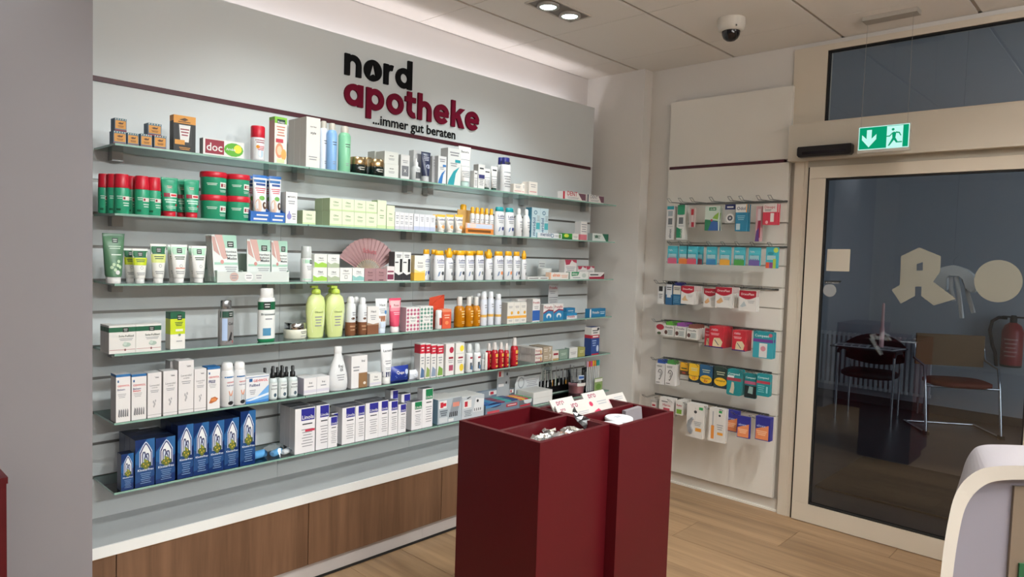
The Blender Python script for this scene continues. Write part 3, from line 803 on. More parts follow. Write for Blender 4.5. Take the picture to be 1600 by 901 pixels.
def spawn(name, label, cat, loc, rot, built, group):
    root, parts = built
    if isinstance(root, tuple):
        t = thing(name, label, cat, loc, rot, group)
        link(root[1], root[0], t)
    else:
        t = thing(name, label, cat, loc, rot, group, me=root)
    for nm, me, lab in parts:
        o = link(nm, me, t)
        if lab: o['label'] = lab
    return t
def put(name, cat, desc, row, x0, x1, yt, build, dy=0.012, n=1, back=0, D=0.05, base=0.0, gap=0.0012, round_=False, hmax=None, H=None, tail=None, yaw=0):
    zb = ROWZ[row] + 0.0004 + base
    Yf = YF + dy
    sq = getattr(build, 'sq', None)
    if sq:      # a round or oval bottle: its outline, not its front plane, spans x0..x1
        p = on_y((x0 + x1) / 2, yt + 20, Yf + 0.02)
        th = math.atan2(p.x, p.y)
        W_ = (x1 - x0) / n / F_PX * FWD.dot(p - CAM) / math.sqrt(math.cos(th) ** 2 + (sq * math.sin(th)) ** 2) * 1.04
        D = W_ * sq
        xc = [on_y(x0 + (x1 - x0) * (i + 0.5) / n, yt + 20, Yf + D / 2).x for i in range(n)]
        if H is None: H = on_y((x0 + x1) / 2, yt, Yf + D * 0.4).z - zb
    else:
        a, c = on_y(x0, yt + 20, Yf).x, on_y(x1, yt + 20, Yf).x
        Wt = (c - a) / n
        W_ = Wt - gap
        if round_: D = W_ * 0.7
        xc = [a + Wt * (i + 0.5) for i in range(n)]
    if H is None: H = on_y((x0 + x1) / 2, yt, Yf).z - zb
    built = build(W_, H, D)
    group = None
    if n * (back + 1) > 1: group = desc + ' row'
    for i in range(n):
        for k in range(back + 1):
            lab = desc
            if n > 1: lab += ', %s from left' % ORD[i]
            if k: lab += ', %s back' % ('one row' if k == 1 else 'two rows' if k == 2 else 'three rows')
            lab += (', ' + tail) if tail else ', %s shelf' % ROWN[row]
            spawn(name, lab, cat, (xc[i], Yf + D / 2 + k * (D + 0.0015), zb), (0, 0, math.radians(yaw)), built, group)
    return H
def small(u0=0.15, u1=0.85, t=None, tv=0.75, tc='ink', l=(0.3, 0.6), n=4, lc='text'):
    def g(p):
        if t: p.text(t, u0, u1, tv, tc)
        p.lines(u0, u1, l[0], l[1], n, lc)
    return g
CART, BOT, TUB = 'carton', 'bottle', 'tube'
# ---- top shelf -------------------------------------------------
def balm(p):
    p.rect(0.06, 0.2, 0.94, 0.82, '#d2923c'); p.rect(0, 0.86, 1, 1, '#3f6f86'); p.rect(0, 0, 1, 0.12, '#7c2433')
    for i in range(5): p.rect(0.04 + 0.2 * i, 0.88, 0.13 + 0.2 * i, 0.97, '#c8c6b2')
    p.put([(0.25, 0.62), (0.45, 0.7), (0.6, 0.66), (0.75, 0.72), (0.68, 0.56), (0.4, 0.54)], '#5a3a1c'); p.lines(0.25, 0.75, 0.28, 0.45, 2, '#5a3a1c')
BALM = carton('#5a7284', pr=balm, left='#54758c')
h = put('balm_carton', CART, 'small orange fronted balm carton with patterned edge', 0, 177, 197.5, 205, BALM, n=1, D=0.045, dy=0.03)
put('balm_carton', CART, 'orange balm carton beside the double pile', 0, 199, 217, 208, BALM, D=0.045, dy=0.03)
put('balm_carton', CART, 'orange balm carton under left of the perched one', 0, 219.5, 238, 209.5, BALM, D=0.045, dy=0.03)
put('balm_carton', CART, 'rightmost orange balm carton of the low row', 0, 240.5, 260, 211.5, BALM, D=0.045, dy=0.03)
put('balm_carton', CART, 'orange balm carton stacked on the leftmost one', 0, 179, 198, 185, BALM, D=0.045, dy=0.03, base=h + 0.0003)
put('balm_carton', CART, 'orange balm carton perched across two others', 0, 231, 252.5, 193, BALM, D=0.045, dy=0.03, base=h + 0.0003)
def blk(p):
    p.rect(0, 0.78, 1, 1, '#d2923c'); p.rect(0.2, 0.18, 0.82, 0.76, '#2a2a2c'); p.put([(0.3, 0.27), (0.68, 0.27), (0.76, 0.74), (0.24, 0.74)], 'white'); p.lines(0.3, 0.7, 0.42, 0.66, 3, 'dred')
    p.rect(0.05, 0.19, 0.5, 0.32, '#d2923c'); p.lines(0.25, 0.75, 0.04, 0.13, 2, '#d2923c'); p.put([(0.25, 0.88), (0.5, 0.94), (0.66, 0.9), (0.5, 0.85)], '#4a2e14'); p.lines(0.2, 0.75, 0.8, 0.85, 1, '#4a2e14')
put('gel_carton', CART, 'black carton with orange top and white tube picture', 0, 271, 306, 181, carton('black', ((0.84, 1, '#d2923c'),), pr=blk, left='#26201c'), D=0.04)
def doc(p):
    p.rect(0.05, 0.1, 0.5, 0.95, 'dred'); p.text('doc', 0.08, 0.46, 0.28, 'white'); p.ell(0.74, 0.48, 0.24, 0.42, '#5aa82a'); p.ell(0.84, 0.55, 0.1, 0.26, 'lemon'); p.text('Arnika', 0.55, 0.78, 0.42, 'white')
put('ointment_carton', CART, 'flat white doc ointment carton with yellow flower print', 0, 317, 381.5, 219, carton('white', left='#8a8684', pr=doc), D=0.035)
def spr(p):
    p.rect(0.08, 0.05, 0.92, 0.62, '#dfe0e2'); p.lines(0.15, 0.85, 0.5, 0.62, 2, 'dred'); p.ell(0.5, 0.22, 0.2, 0.12, '#b9cfdd'); p.ell(0.3, 0.4, 0.12, 0.05, 'yellow'); p.lines(0.2, 0.8, 0.3, 0.44, 3, 'red')
put('spray_can', BOT, 'white spray can with tall red cap', 0, 392.5, 413, 197, bottle([(0.9, 0), (1, 0.02), (1, 0.66), (0.94, 0.68)], '#d4d5d8', [('cap', [(0.97, 0.665), (1.0, 0.68), (1.0, 0.97), (0.9, 1.0)], 'red', 'red cap')], pr=spr), round_=True)
def grape(p):
    p.rect(0, 0.86, 1, 1, '#7bb83a'); p.rect(0.2, 0.86, 0.85, 0.95, '#173a2c'); p.text('Kneipp', 0.25, 0.8, 0.875, 'white'); p.lines(0.15, 0.85, 0.58, 0.82, 4, '#c47a6a'); p.rect(0.1, 0.45, 0.7, 0.53, '#c03a48')
    p.ell(0.4, 0.28, 0.32, 0.16, '#e8916f'); p.ell(0.4, 0.28, 0.2, 0.1, '#f3c3a2'); p.ell(0.75, 0.2, 0.22, 0.12, '#eaa558'); p.rect(0.2, 0.02, 0.8, 0.1, '#cfe0a6')
put('skin_oil_carton', CART, 'tall green topped carton with grapefruit print', 0, 429, 448.5, 183, carton('#ece4d8', ((0.93, 1, '#7bb83a'),), pr=grape, left='#b58f86'), D=0.05)
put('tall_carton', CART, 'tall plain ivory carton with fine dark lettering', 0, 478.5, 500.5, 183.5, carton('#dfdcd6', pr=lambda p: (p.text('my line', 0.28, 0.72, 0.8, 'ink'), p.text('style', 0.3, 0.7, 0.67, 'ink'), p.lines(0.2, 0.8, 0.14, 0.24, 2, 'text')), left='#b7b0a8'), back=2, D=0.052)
def can(c, ttop=0.86):
    return bottle([(0.92, 0), (1, 0.02), (1, 0.78), (0.8, 0.84), (0.55, 0.86)], c, [('cap', [(0.6, 0.855), (0.62, 0.97), (0.5, 1.0)], '#c9c3b8', 'pale spray cap')], pr=lambda p: (p.lines(0.3, 0.75, 0.52, 0.62, 2, 'ink', 0.3), p.lines(0.35, 0.65, 0.12, 0.2, 2, 'text', 0.3)))
put('hair_spray', BOT, 'slim white hair spray can beside ivory carton', 0, 498.5, 512.5, 189, can('#dfe6f2'), round_=True, dy=0.05)
put('hair_spray', BOT, 'slim light blue hair spray can', 0, 511, 526.5, 192.5, can('#86b1e0'), round_=True)
put('hair_spray', BOT, 'slim light green hair spray can', 0, 529, 547.5, 197, can('#86c9a0'), round_=True)
JAR = bottle([(0.9, 0), (1, 0.06), (1, 0.5), (0.92, 0.56)], M('#0f1d1a', 0.15), [('lid', [(0.96, 0.55), (0.98, 0.6), (0.98, 0.97), (0.9, 1.0)], M('#b59a72', 0.25, 0.9), 'bronze metal lid')], pr=lambda p: p.lines(0.3, 0.7, 0.2, 0.45, 2, '#b8b4a8', 0.4), n=22)
put('cream_jar', 'jar', 'dark green cream jar with bronze lid', 0, 546.5, 571, 245.5, JAR, round_=True, n=1, tail='beside green can')
put('cream_jar', 'jar', 'dark cream jar with bronze lid', 0, 574, 599.5, 249, JAR, round_=True, tail='beside stacked cartons')
put('cream_jar', 'jar', 'dark cream jar half hidden between two others', 0, 565, 581, 246, JAR, round_=True, dy=0.115)
PALE = carton('#d6d8d2', left='#aeb0aa', pr=lambda p: (p.text('serum', 0.35, 0.65, 0.62, 'ink'), p.lines(0.28, 0.72, 0.3, 0.5, 2)))
h = put('cream_carton', CART, 'pale square cream carton, lower of the pair', 0, 600.5, 622.5, 256.5, PALE, D=0.07)
put('cream_carton', CART, 'pale square cream carton, upper of the pair', 0, 600.5, 622.5, 237, PALE, D=0.07, base=h + 0.0003)
put('cream_carton', CART, 'pale cream carton behind the stacked pair', 0, 585, 604, 237, carton('#cfd1cb', left='#a9aba5'), D=0.06, dy=0.095)
put('serum_carton', CART, 'pale narrow carton with grey label block', 0, 626, 640, 242, carton('#d5d6d5', pr=lambda p: (p.rect(0.12, 0.12, 0.9, 0.55, '#73757a'), p.text('X', 0.35, 0.65, 0.28, 'white'), p.lines(0.2, 0.8, 0.65, 0.8, 2)), left='#b0b1b0'), D=0.045)
put('dropper_bottle', BOT, 'small clear dropper bottle with white top', 0, 642.5, 656.5, 247, bottle([(0.9, 0), (1, 0.03), (1, 0.58), (0.5, 0.66)], '#cfd2d2', [('dropper', [(0.5, 0.66), (0.5, 0.82), (0.25, 0.85), (0.22, 1.0)], '#e4e4e2', 'white dropper top')], pr=lambda p: (p.rect(0.2, 0.1, 0.85, 0.38, '#4a4c50'), p.lines(0.25, 0.8, 0.42, 0.55, 2))), round_=True)
put('serum_carton', CART, 'grey banded carton behind the dropper bottle', 0, 646, 659, 235, carton('#c6c7c7', pr=lambda p: p.rect(0.45, 0.1, 1, 0.9, '#8e9096')), D=0.04, dy=0.07)
put('cream_tube', TUB, 'navy and white cream tube with silver cap', 0, 661.5, 677, 237, tube('#2c3350', 'silver', 0.2, pr=lambda p: (p.ell(0.62, 0.52, 0.22, 0.07, '#c9d2ea'), p.lines(0.2, 0.8, 0.7, 0.85, 3, '#c3c6d4'))), round_=True)
put('serum_carton', CART, 'plain grey carton between navy tube and swoosh', 0, 675, 684.5, 244, carton('#b9babc', pr=small(0.2, 0.8, l=(0.6, 0.9), n=3)), D=0.04, dy=0.04)
def swoosh(c):
    def g(p):
        p.put([(0.02, 0.0), (0.5, 0.0), (0.62, 0.32), (0.9, 0.52), (0.45, 0.38), (0.12, 0.14)], c); p.lines(0.15, 0.85, 0.78, 0.92, 2, 'text', 0.5); p.rect(0.55, 0.62, 0.95, 0.7, c); p.lines(0.2, 0.7, 0.5, 0.62, 2)
    return g
put('eye_carton', CART, 'white carton with blue swoosh', 0, 684.5, 697.5, 244, carton('#dfe1e2', pr=swoosh('#2f74b8'), left='#b6b9bb'), D=0.045)
put('lotion_carton', CART, 'taller white carton with teal swoosh', 0, 699.5, 720.5, 232, carton('#dde0df', pr=swoosh('#2a9aa4'), left='#b9bcbc'), D=0.06)
put('cream_tube', TUB, 'tall white lotion tube standing on its cap', 0, 720, 740, 228.5, tube('#e4e4e2', '#bcd6cf', 0.13, pr=lambda p: (p.text('Eucerin', 0.2, 0.78, 0.84, 'ink'), p.rect(0.1, 0.66, 0.9, 0.675, '#9aa0a6'), p.rect(0.12, 0.5, 0.88, 0.51, '#9aa0a6'), p.lines(0.2, 0.8, 0.22, 0.4, 4))), D=0.045)
EUC = lambda p: (p.lines(0.2, 0.8, 0.78, 0.9, 1, 'ink', 0.5), p.rect(0, 0.55, 1, 0.58, '#9aa0a6'), p.lines(0.15, 0.85, 0.12, 0.48, 5))
put('small_carton', CART, 'tiny white carton beside tall lotion tube', 0, 740.5, 746, 266.5, carton('#e2e2e0', pr=EUC), D=0.035)
put('small_carton', CART, 'white carton with dark purple square', 0, 747, 757.5, 257, carton('#e2e2e0', pr=lambda p: (EUC(p), p.rect(0.1, 0.42, 0.95, 0.58, '#3a3a72')), left='#aaaaa8'), D=0.04)
put('cream_tube', TUB, 'short white cream tube with dark green cap', 0, 758.5, 769.5, 263, tube('#e2e2e0', '#1d4a40', 0.1, pr=EUC), round_=True)
put('cream_tube', TUB, 'white cream tube with dark green cap, taller one', 0, 770, 780.5, 259.5, tube('#e2e2e0', '#1d4a40', 0.1, pr=EUC), round_=True)
NAVYB = bottle([(0.94, 0), (1, 0.02), (1, 0.74), (0.9, 0.79)], '#e4e5e6', [('cap', [(0.68, 0.79), (0.72, 0.8), (0.72, 0.98), (0.66, 1.0)], '#2b2f7c', 'navy blue cap')], 0.62, pr=lambda p: (EUC(p)))
put('lotion_bottle', BOT, 'white lotion bottle with navy cap', 0, 781.5, 798, 246, NAVYB, D=0.04, tail='top shelf, front')
put('lotion_bottle', BOT, 'white lotion bottle with navy cap', 0, 776, 790, 246, NAVYB, D=0.04, dy=0.085, tail='top shelf, behind its twin')
PINKW = carton('#e6e0d8', pr=lambda p: (p.lines(0.2, 0.8, 0.55, 0.85, 2), p.rect(0.1, 0.2, 0.9, 0.28, '#d9a0a0')))
put('cream_carton', CART, 'low white carton with pale pink stripe, left one', 0, 802, 815.5, 287.5, PINKW, D=0.05)
put('cream_carton', CART, 'low white carton set back between two others', 0, 814, 826, 287, PINKW, D=0.05, dy=0.05)
put('cream_carton', CART, 'low white carton with pink stripe, right one', 0, 826, 839.5, 284, PINKW, D=0.055)
def dentp(c, t=None):
    def g(p):
        p.rect(0.0, 0, 0.08, 1, c); p.text(t or 'DENT', 0.18, 0.62, 0.52, c); p.lines(0.18, 0.7, 0.12, 0.4, 2); p.put([(0.66, 0.95), (1, 0.95), (1, 0.1), (0.84, 0.1)], '#6d4a58')
    return g
put('toothpaste_carton', CART, 'flat white and red toothpaste carton near shelf end', 0, 879, 914.5, 300.5, carton('#dcd6d2', pr=dentp('#b32a3c')), D=0.045)
put('toothpaste_carton', CART, 'flat white and grey toothpaste carton at shelf end', 0, 917, 943, 305, carton('#dcd6d2', pr=dentp('#5c6470')), D=0.045)

# ---- second shelf ----------------------------------------------
ROLL = bottle([(0.9, 0), (1, 0.03), (1, 0.63), (0.97, 0.65)], '#2f9f78', [('cap', [(0.97, 0.655), (0.99, 0.67), (0.92, 0.98), (0.84, 1.0)], 'red', 'red cap')], pr=lambda p: (p.rect(0.42, 0.34, 0.92, 0.44, '#e3d9d2'), p.rect(0.46, 0.36, 0.6, 0.42, 'dred'), p.lines(0.1, 0.4, 0.36, 0.46, 2, '#cfe6da'), p.lines(0.45, 0.9, 0.18, 0.3, 2, '#cfe6da'), p.rect(0.08, 0.08, 0.3, 0.13, '#155a3c')), n=20)
for i, (a, c, y, d) in enumerate([(179.5, 200.5, 279.5, 0.02), (211.5, 231.5, 282.5, 0.02), (230.5, 250, 285, 0.03)]):
    put('rub_bottle', BOT, 'green rub bottle with red cap, %s of front three' % ORD[i], 1, a, c, y, ROLL, round_=True, dy=d, H=0.148)
for i, (a, c, y, d) in enumerate([(154.5, 171.5, 280, 0.085), (168.5, 187, 280, 0.05), (197, 214, 281, 0.07)]):
    put('rub_bottle', BOT, 'green rub bottle with red cap, %s of back three' % ORD[i], 1, a, c, y, ROLL, round_=True, dy=d, H=0.148)
def gt(p):
    p.rect(0.12, 0.50, 0.45, 0.6, 'dred'); p.rect(0.45, 0.50, 0.88, 0.6, '#e3d9d2'); p.lines(0.5, 0.85, 0.52, 0.58, 1, 'red', 0.8); p.lines(0.15, 0.85, 0.34, 0.46, 2, '#bfe3d3', 0.6); p.lines(0.2, 0.8, 0.2, 0.28, 2, '#bfe3d3'); p.lines(0.3, 0.6, 0.72, 0.8, 2, '#d9a9a6'); p.ell(0.8, 0.3, 0.06, 0.03, 'red')
GT = tube('#2a9a74', 'red', 0.14, gt, wb=0.8)
put('gel_tube', TUB, 'green gel tube on red cap, left front', 1, 255, 282, 277, GT, D=0.05, dy=0.03)
put('gel_tube', TUB, 'green gel tube on red cap, right front', 1, 290.5, 315.5, 280, GT, D=0.05, dy=0.03)
put('gel_tube', TUB, 'green gel tube on red cap, leftmost, set back', 1, 242, 262, 277, GT, D=0.05, dy=0.085)
put('gel_tube', TUB, 'green gel tube on red cap, middle, set back', 1, 277, 300, 280, GT, D=0.05, dy=0.085)
def tub(p):
    p.rect(0.56, 0.30, 0.86, 0.56, '#dfe8df'); p.rect(0.6, 0.36, 0.68, 0.5, 'dred'); p.lines(0.7, 0.84, 0.36, 0.5, 2, 'red'); p.lines(0.12, 0.45, 0.4, 0.52, 2, '#cfe6da', 0.5); p.lines(0.55, 0.85, 0.12, 0.24, 2, '#cfe6da')
TUBB = bottle([(0.86, 0), (0.9, 0.03), (0.96, 0.76)], '#2a9a74', [('lid', [(0.98, 0.76), (1.0, 0.78), (1.0, 0.95), (0.96, 1.0)], 'red', 'red lid')], pr=tub, n=26)
h1 = put('cream_tub', 'tub', 'green cream tub with red lid, lower left of four', 1, 314, 352.5, 305, TUBB, round_=True, dy=0.015)
h2 = put('cream_tub', 'tub', 'green cream tub with red lid, lower right of four', 1, 352.5, 389, 307, TUBB, round_=True, dy=0.015)
put('cream_tub', 'tub', 'green cream tub with red lid, upper left of four', 1, 314, 353, 269, TUBB, round_=True, dy=0.015, base=h1 + 0.0005)
put('cream_tub', 'tub', 'green cream tub with red lid, upper right of four', 1, 353.5, 389, 273, TUBB, round_=True, dy=0.015, base=h2 + 0.0005)
def bt(p):
    p.rect(0.0, 0.84, 1, 0.9, '#2166a8'); p.lines(0.2, 0.85, 0.76, 0.83, 1, '#2a4a90', 0.7); p.lines(0.15, 0.85, 0.6, 0.73, 3, 'red', 0.4); p.ell(0.55, 0.5, 0.2, 0.05, '#6aa84a'); p.ell(0.3, 0.32, 0.2, 0.16, '#d9b7a2'); p.ell(0.72, 0.34, 0.16, 0.08, '#5a3a2a'); p.ell(0.76, 0.35, 0.07, 0.04, '#efe9e0')
BT = tube('#e0e2e6', '#e0e2e6', 0.08, bt, '#2a6fc0', wb=0.8)
z_ = ROWZ[1]
for i, (a, c, y, d, w_) in enumerate([(398, 421, 273, 0.03, 'front left'), (423.5, 443.5, 275, 0.03, 'front right'), (388, 402, 274, 0.08, 'rear left'), (415, 428, 275, 0.08, 'rear right')]):
    put('foot_cream_tube', TUB, 'blue and white foot cream tube in tray, ' + w_, 1, a, c, y, BT, D=0.045, dy=d, base=0.003)
p0, p1, p2 = on_y(391.5, 340, YF + 0.015).x, on_y(422, 340, YF + 0.015).x, on_y(445.5, 340, YF + 0.015).x
for k, (a, c) in enumerate(((p0, p1), (p1, p2))):
    b = MB(); w = (c - a) / 2 - 0.0005; CB = M('#1f62b4', 0.5)
    b.box(-w, w, -0.06, -0.058, 0, 0.043, CB); b.box(-w, w, 0.058, 0.06, 0, 0.09, CB); b.box(-w, w, -0.058, 0.058, 0, 0.002, CB)
    for s_ in (-1, 1):
        x0_, x1_ = sorted((s_ * w, s_ * (w - 0.002)))
        b.mesh([(x, y, zz) for x in (x0_, x1_) for y, zz in ((-0.058, 0.002), (0.058, 0.002), (0.058, 0.09), (-0.058, 0.043))], [(0, 1, 2, 3), (7, 6, 5, 4), (0, 4, 5, 1), (1, 5, 6, 2), (2, 6, 7, 3), (3, 7, 4, 0)], CB)
    o = thing('display_tray', 'blue cardboard tray holding foot cream tubes, %s one' % ('left', 'right')[k], 'tray', ((a + c) / 2, YF + 0.015 + 0.06, ROWZ[1] + 0.0004), group='foot cream trays', me=b.data('display_tray'))
    p = Printer(2 * w, 0.043, lambda u, v, e, w=w: ((u - .5) * 2 * w, -0.06 - e, v * 0.043)); p.lines(0.15, 0.85, 0.1, 0.4, 1, 'white', 0.6); p.lines(0.3, 0.9, 0.5, 0.8, 1, 'white', 0.5)
    part('print', p.b, o)
put('drops_carton', CART, 'white carton with purple drop print', 1, 446.5, 464.5, 300, carton('#e3e3e4', pr=lambda p: (p.text('MITOSYL', 0.15, 0.88, 0.82, 'ink'), p.lines(0.2, 0.8, 0.6, 0.74, 2), p.ell(0.3, 0.22, 0.2, 0.1, '#8a8ac4'), p.ell(0.3, 0.32, 0.07, 0.08, '#8a8ac4'), p.lines(0.55, 0.9, 0.1, 0.34, 3)), left='#b3b3b4'), D=0.05)
def olive(p): p.text('Olive', 0.3, 0.7, 0.62, '#4a6a3a'); p.lines(0.25, 0.75, 0.34, 0.5, 2, '#8aa07a'); p.rect(0, 0, 1, 0.12, '#c3d6a2')
OLV = carton('#dbe4c6', pr=olive, left='#a9bb90')
put('olive_carton', CART, 'pale green cube carton standing alone', 1, 472.5, 493, 329, OLV, D=0.06)
h = put('olive_carton', CART, 'pale green cube carton, lower row', 1, 515, 589, 331, OLV, n=4, back=1, D=0.065)
put('olive_carton', CART, 'pale green cube carton, upper row', 1, 515, 589, 312, OLV, n=4, back=1, D=0.065, base=h + 0.0004)
put('olive_carton', CART, 'tall pale green carton beside the cubes', 1, 589.5, 603.5, 313, OLV, D=0.05)
put('olive_carton', CART, 'slightly shorter pale green carton', 1, 604, 616.5, 321, OLV, D=0.05)
put('cream_carton', CART, 'small white lilac carton with grey print', 1, 617, 645.5, 332, carton('#e0dfe2', pr=lambda p: (p.rect(0, 0, 1, 0.2, '#c6c4cf'), p.lines(0.2, 0.8, 0.6, 0.85, 2), p.lines(0.2, 0.8, 0.3, 0.5, 2))), n=4, D=0.05)
put('ampoule_carton', CART, 'narrow white carton with lilac foot', 1, 646.5, 680, 335, carton('#dfe0e6', pr=lambda p: (p.rect(0, 0, 1, 0.25, '#bcc3dc'), p.lines(0.25, 0.75, 0.55, 0.85, 3))), n=4, D=0.045)
def sunt(p): p.rect(0, 0.86, 1, 1, '#f0b840'); p.text('Ladival', 0.14, 0.86, 0.66, 'navy'); p.lines(0.25, 0.75, 0.4, 0.55, 2); p.ell(0.55, 0.3, 0.2, 0.1, '#eaa060')
SUNT = tube('#e7e2da', '#e7e2da', 0.12, sunt, '#f0b840')
for i, (a, c, d) in enumerate([(679, 687, 0.05), (685.5, 699, 0.012), (699.5, 712.5, 0.012), (713, 726.5, 0.012)]):
    put('sun_tube', TUB, 'small white sun cream tube with yellow crimp, %s' % ORD[i], 1, a, c, 335, SUNT, D=0.035, dy=d)
# card display of yellow capped sprays
a, c = on_y(728, 345, YF + 0.02).x, on_y(771.5, 345, YF + 0.02).x
b = MB(); w = (c - a) / 2
b.box(-w, w, 0, 0.003, 0, 0.06, M('#e7b69a', 0.5)); b.box(-w, w, 0.07, 0.074, 0, 0.135, M('#dcb06a', 0.5)); b.box(-w, w, 0.003, 0.07, 0, 0.003, M('#e7b69a', 0.5))
o = thing('spray_display', 'orange and pink card display holding five sprays', 'display', ((a + c) / 2, YF + 0.02, ROWZ[1] + 0.0004), me=b.data('spray_display'))
p = Printer(2 * w, 0.06, lambda u, v, e: ((u - .5) * 2 * w, -e, v * 0.06)); p.rect(0, 0.05, 1, 0.5, '#e08a3a'); p.lines(0.08, 0.9, 0.1, 0.45, 1, '#7a4a1a', 0.7); p.rect(0.05, 0.55, 0.95, 0.95, '#cbd6ea'); p.ell(0.25, 0.75, 0.12, 0.2, '#f0d4c8'); part('print', p.b, o)
SSP = bottle([(0.9, 0), (1, 0.03), (1, 0.7), (0.7, 0.76)], '#e4e4e4', [('cap', [(0.72, 0.76), (0.74, 0.95), (0.5, 1.0)], 'yellow', 'yellow cap')], pr=lambda p: (p.text('Ladival', 0.1, 0.92, 0.52, 'navy'), p.lines(0.2, 0.8, 0.36, 0.48, 2), p.ell(0.5, 0.2, 0.16, 0.06, 'ink')))
put('sun_spray', BOT, 'yellow capped spray in the card display', 1, 734, 771, 321, SSP, n=5, D=0.03, round_=True, dy=0.03, base=0.0035, H=0.148)
put('sun_spray', BOT, 'big yellow topped spray bottle behind the display', 1, 717, 730, 319, SSP, round_=True, dy=0.11)
def lad(t, c2):
    def g(p):
        p.text(t, 0.16, 0.86, 0.64, 'navy'); p.rect(0.15, 0.585, 0.85, 0.605, '#2f3a86'); p.lines(0.2, 0.75, 0.42, 0.54, 2); p.ell(0.66, 0.24, 0.14, 0.065, c2); p.put([(0.2, 0.12), (0.34, 0.16), (0.42, 0.3), (0.28, 0.28)], '#7f93b4')
    return g
LOT = [(0.86, 0), (0.94, 0.02), (1, 0.3), (1, 0.66), (0.9, 0.8), (0.78, 0.845)]
def ladb(cap, c2='#3a4a8a', t='Ladival'):
    return bottle(LOT, '#e4e6e9', [('cap', [(0.78, 0.845), (0.82, 0.85), (0.74, 0.98), (0.66, 1.0)], cap, '%s flip cap' % cap)], 0.6, pr=lad(t, c2))
put('aftersun_bottle', BOT, 'white aftersun bottle with teal cap', 1, 772, 803.5, 324, ladb('#1fa0a8'), n=2, D=0.05)
put('spray_bottle', BOT, 'white pump spray bottle without coloured cap', 1, 804, 828, 326, bottle([(0.9, 0), (1, 0.02), (1, 0.62), (0.62, 0.76), (0.5, 0.78)], '#e6e6e6', [('nozzle', [(0.5, 0.78), (0.52, 0.95), (0.3, 1.0)], '#e2e2e2', 'white nozzle')], pr=lambda p: (p.text('Lado', 0.3, 0.85, 0.5, 'navy'), p.lines(0.3, 0.8, 0.3, 0.45, 2), p.ell(0.7, 0.2, 0.12, 0.05, 'ink'))), n=2, round_=True)
def mer(p): p.rect(0, 0, 1, 1, '#b9cfd6'); p.text('meridol', 0.06, 0.66, 0.46, '#2b4a7a', True); p.rect(0.55, 0.28, 1, 0.5, '#4aa6ae'); p.ell(0.45, 0.84, 0.2, 0.07, '#3c6a8a'); p.ell(0.45, 0.84, 0.13, 0.045, '#b9cfd6'); p.lines(0.62, 0.95, 0.55, 0.75, 4)
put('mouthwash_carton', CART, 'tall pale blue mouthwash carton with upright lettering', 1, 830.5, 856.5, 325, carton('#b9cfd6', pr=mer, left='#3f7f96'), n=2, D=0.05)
put('toothpaste_carton', CART, 'flat white toothpaste carton before the mouthwash', 1, 839, 877.5, 364, carton('#dde1e4', left='#8fb8c4', pr=lambda p: (p.text('meridol', 0.12, 0.55, 0.36, '#2b4a7a'), p.ell(0.6, 0.5, 0.07, 0.4, '#6a8aa4'), p.ell(0.6, 0.5, 0.04, 0.25, '#dde1e4'), p.lines(0.7, 0.92, 0.3, 0.7, 3), p.rect(0.87, 0.1, 0.96, 0.9, '#6a8a5a'))), D=0.03, dy=0.002)
put('toothpaste_carton', CART, 'flat bright green carton with yellow leaf', 1, 878.5, 893.5, 364.5, carton('#2c8a32', pr=lambda p: (p.ell(0.4, 0.6, 0.25, 0.3, '#c6d24a'), p.rect(0, 0, 1, 0.3, '#1c6a2a'))), D=0.035)
put('small_carton', CART, 'tiny white carton right of the green one', 1, 894, 903.5, 365, carton('#dcd9d2', pr=small(n=3)), D=0.03)
put('drops_carton', CART, 'upright white carton with pink base', 1, 907, 917, 346, carton('#dcd9d6', ((0, 0.3, '#c9717c'),), pr=lambda p: (p.lines(0.1, 0.9, 0.4, 0.9, 4)), left='#c9c6c4'), D=0.05)
put('toothpaste_carton', CART, 'flat green and white carton at shelf end', 1, 925, 950, 365, carton('#cfd6d2', pr=lambda p: (p.put([(0.6, 1), (1, 1), (1, 0), (0.86, 0)], '#2a6a52'), p.lines(0.1, 0.5, 0.3, 0.8, 2, '#5a7a6a'), p.ell(0.25, 0.6, 0.1, 0.2, '#5a7a6a')), left='#98a49e'), D=0.04)
# ---- third shelf -----------------------------------------------
def logo(p, u, v, w=0.26, h=0.09, c='#1c2420'):
    p.rect(u - w / 2, v - h / 2, u + w / 2, v + h / 2, c); p.lines(u - w / 2 + 0.04, u + w / 2 - 0.04, v - h * 0.36, v + h * 0.36, 2, '#d8dcd8', 0.35)
def greent(p):
    logo(p, 0.54, 0.86, 0.26, 0.1, '#16332a'); p.lines(0.25, 0.8, 0.68, 0.76, 2, '#cfe3d2'); p.lines(0.35, 0.8, 0.55, 0.6, 1, '#e4efe2')
    for a, c in ((0.35, 0.32), (0.5, 0.27), (0.62, 0.36), (0.72, 0.33), (0.44, 0.38), (0.66, 0.44)): p.ell(a, c, 0.07, 0.035, '#b9d2ae')
    p.ell(0.6, 0.22, 0.1, 0.045, 'white')
put('bath_gel_tube', TUB, 'large sage green tube with white cap', 2, 162.5, 198.5, 364.5, tube('#557f60', 'white', 0.13, greent, '#4a6e55', wb=0.72), D=0.05)
def foot(c1, c2=None):
    def g(p):
        p.rect(0, 0.74, 1, 0.94, c1); logo(p, 0.5, 0.84, 0.3, 0.13)
        if c2: p.rect(0, 0.52, 1, 0.735, c2)
        p.lines(0.22, 0.8, 0.6, 0.7, 2, '#3f5a44', 0.5); p.ell(0.55, 0.44, 0.09, 0.045, '#a8aca8'); p.ell(0.55, 0.44, 0.06, 0.03, '#e9e9e6'); p.lines(0.25, 0.75, 0.22, 0.32, 2)
    return g
YG = tube('#e6e7e2', '#e2e2e0', 0.14, foot('#15663f', 'lime'), '#e6e7e2')
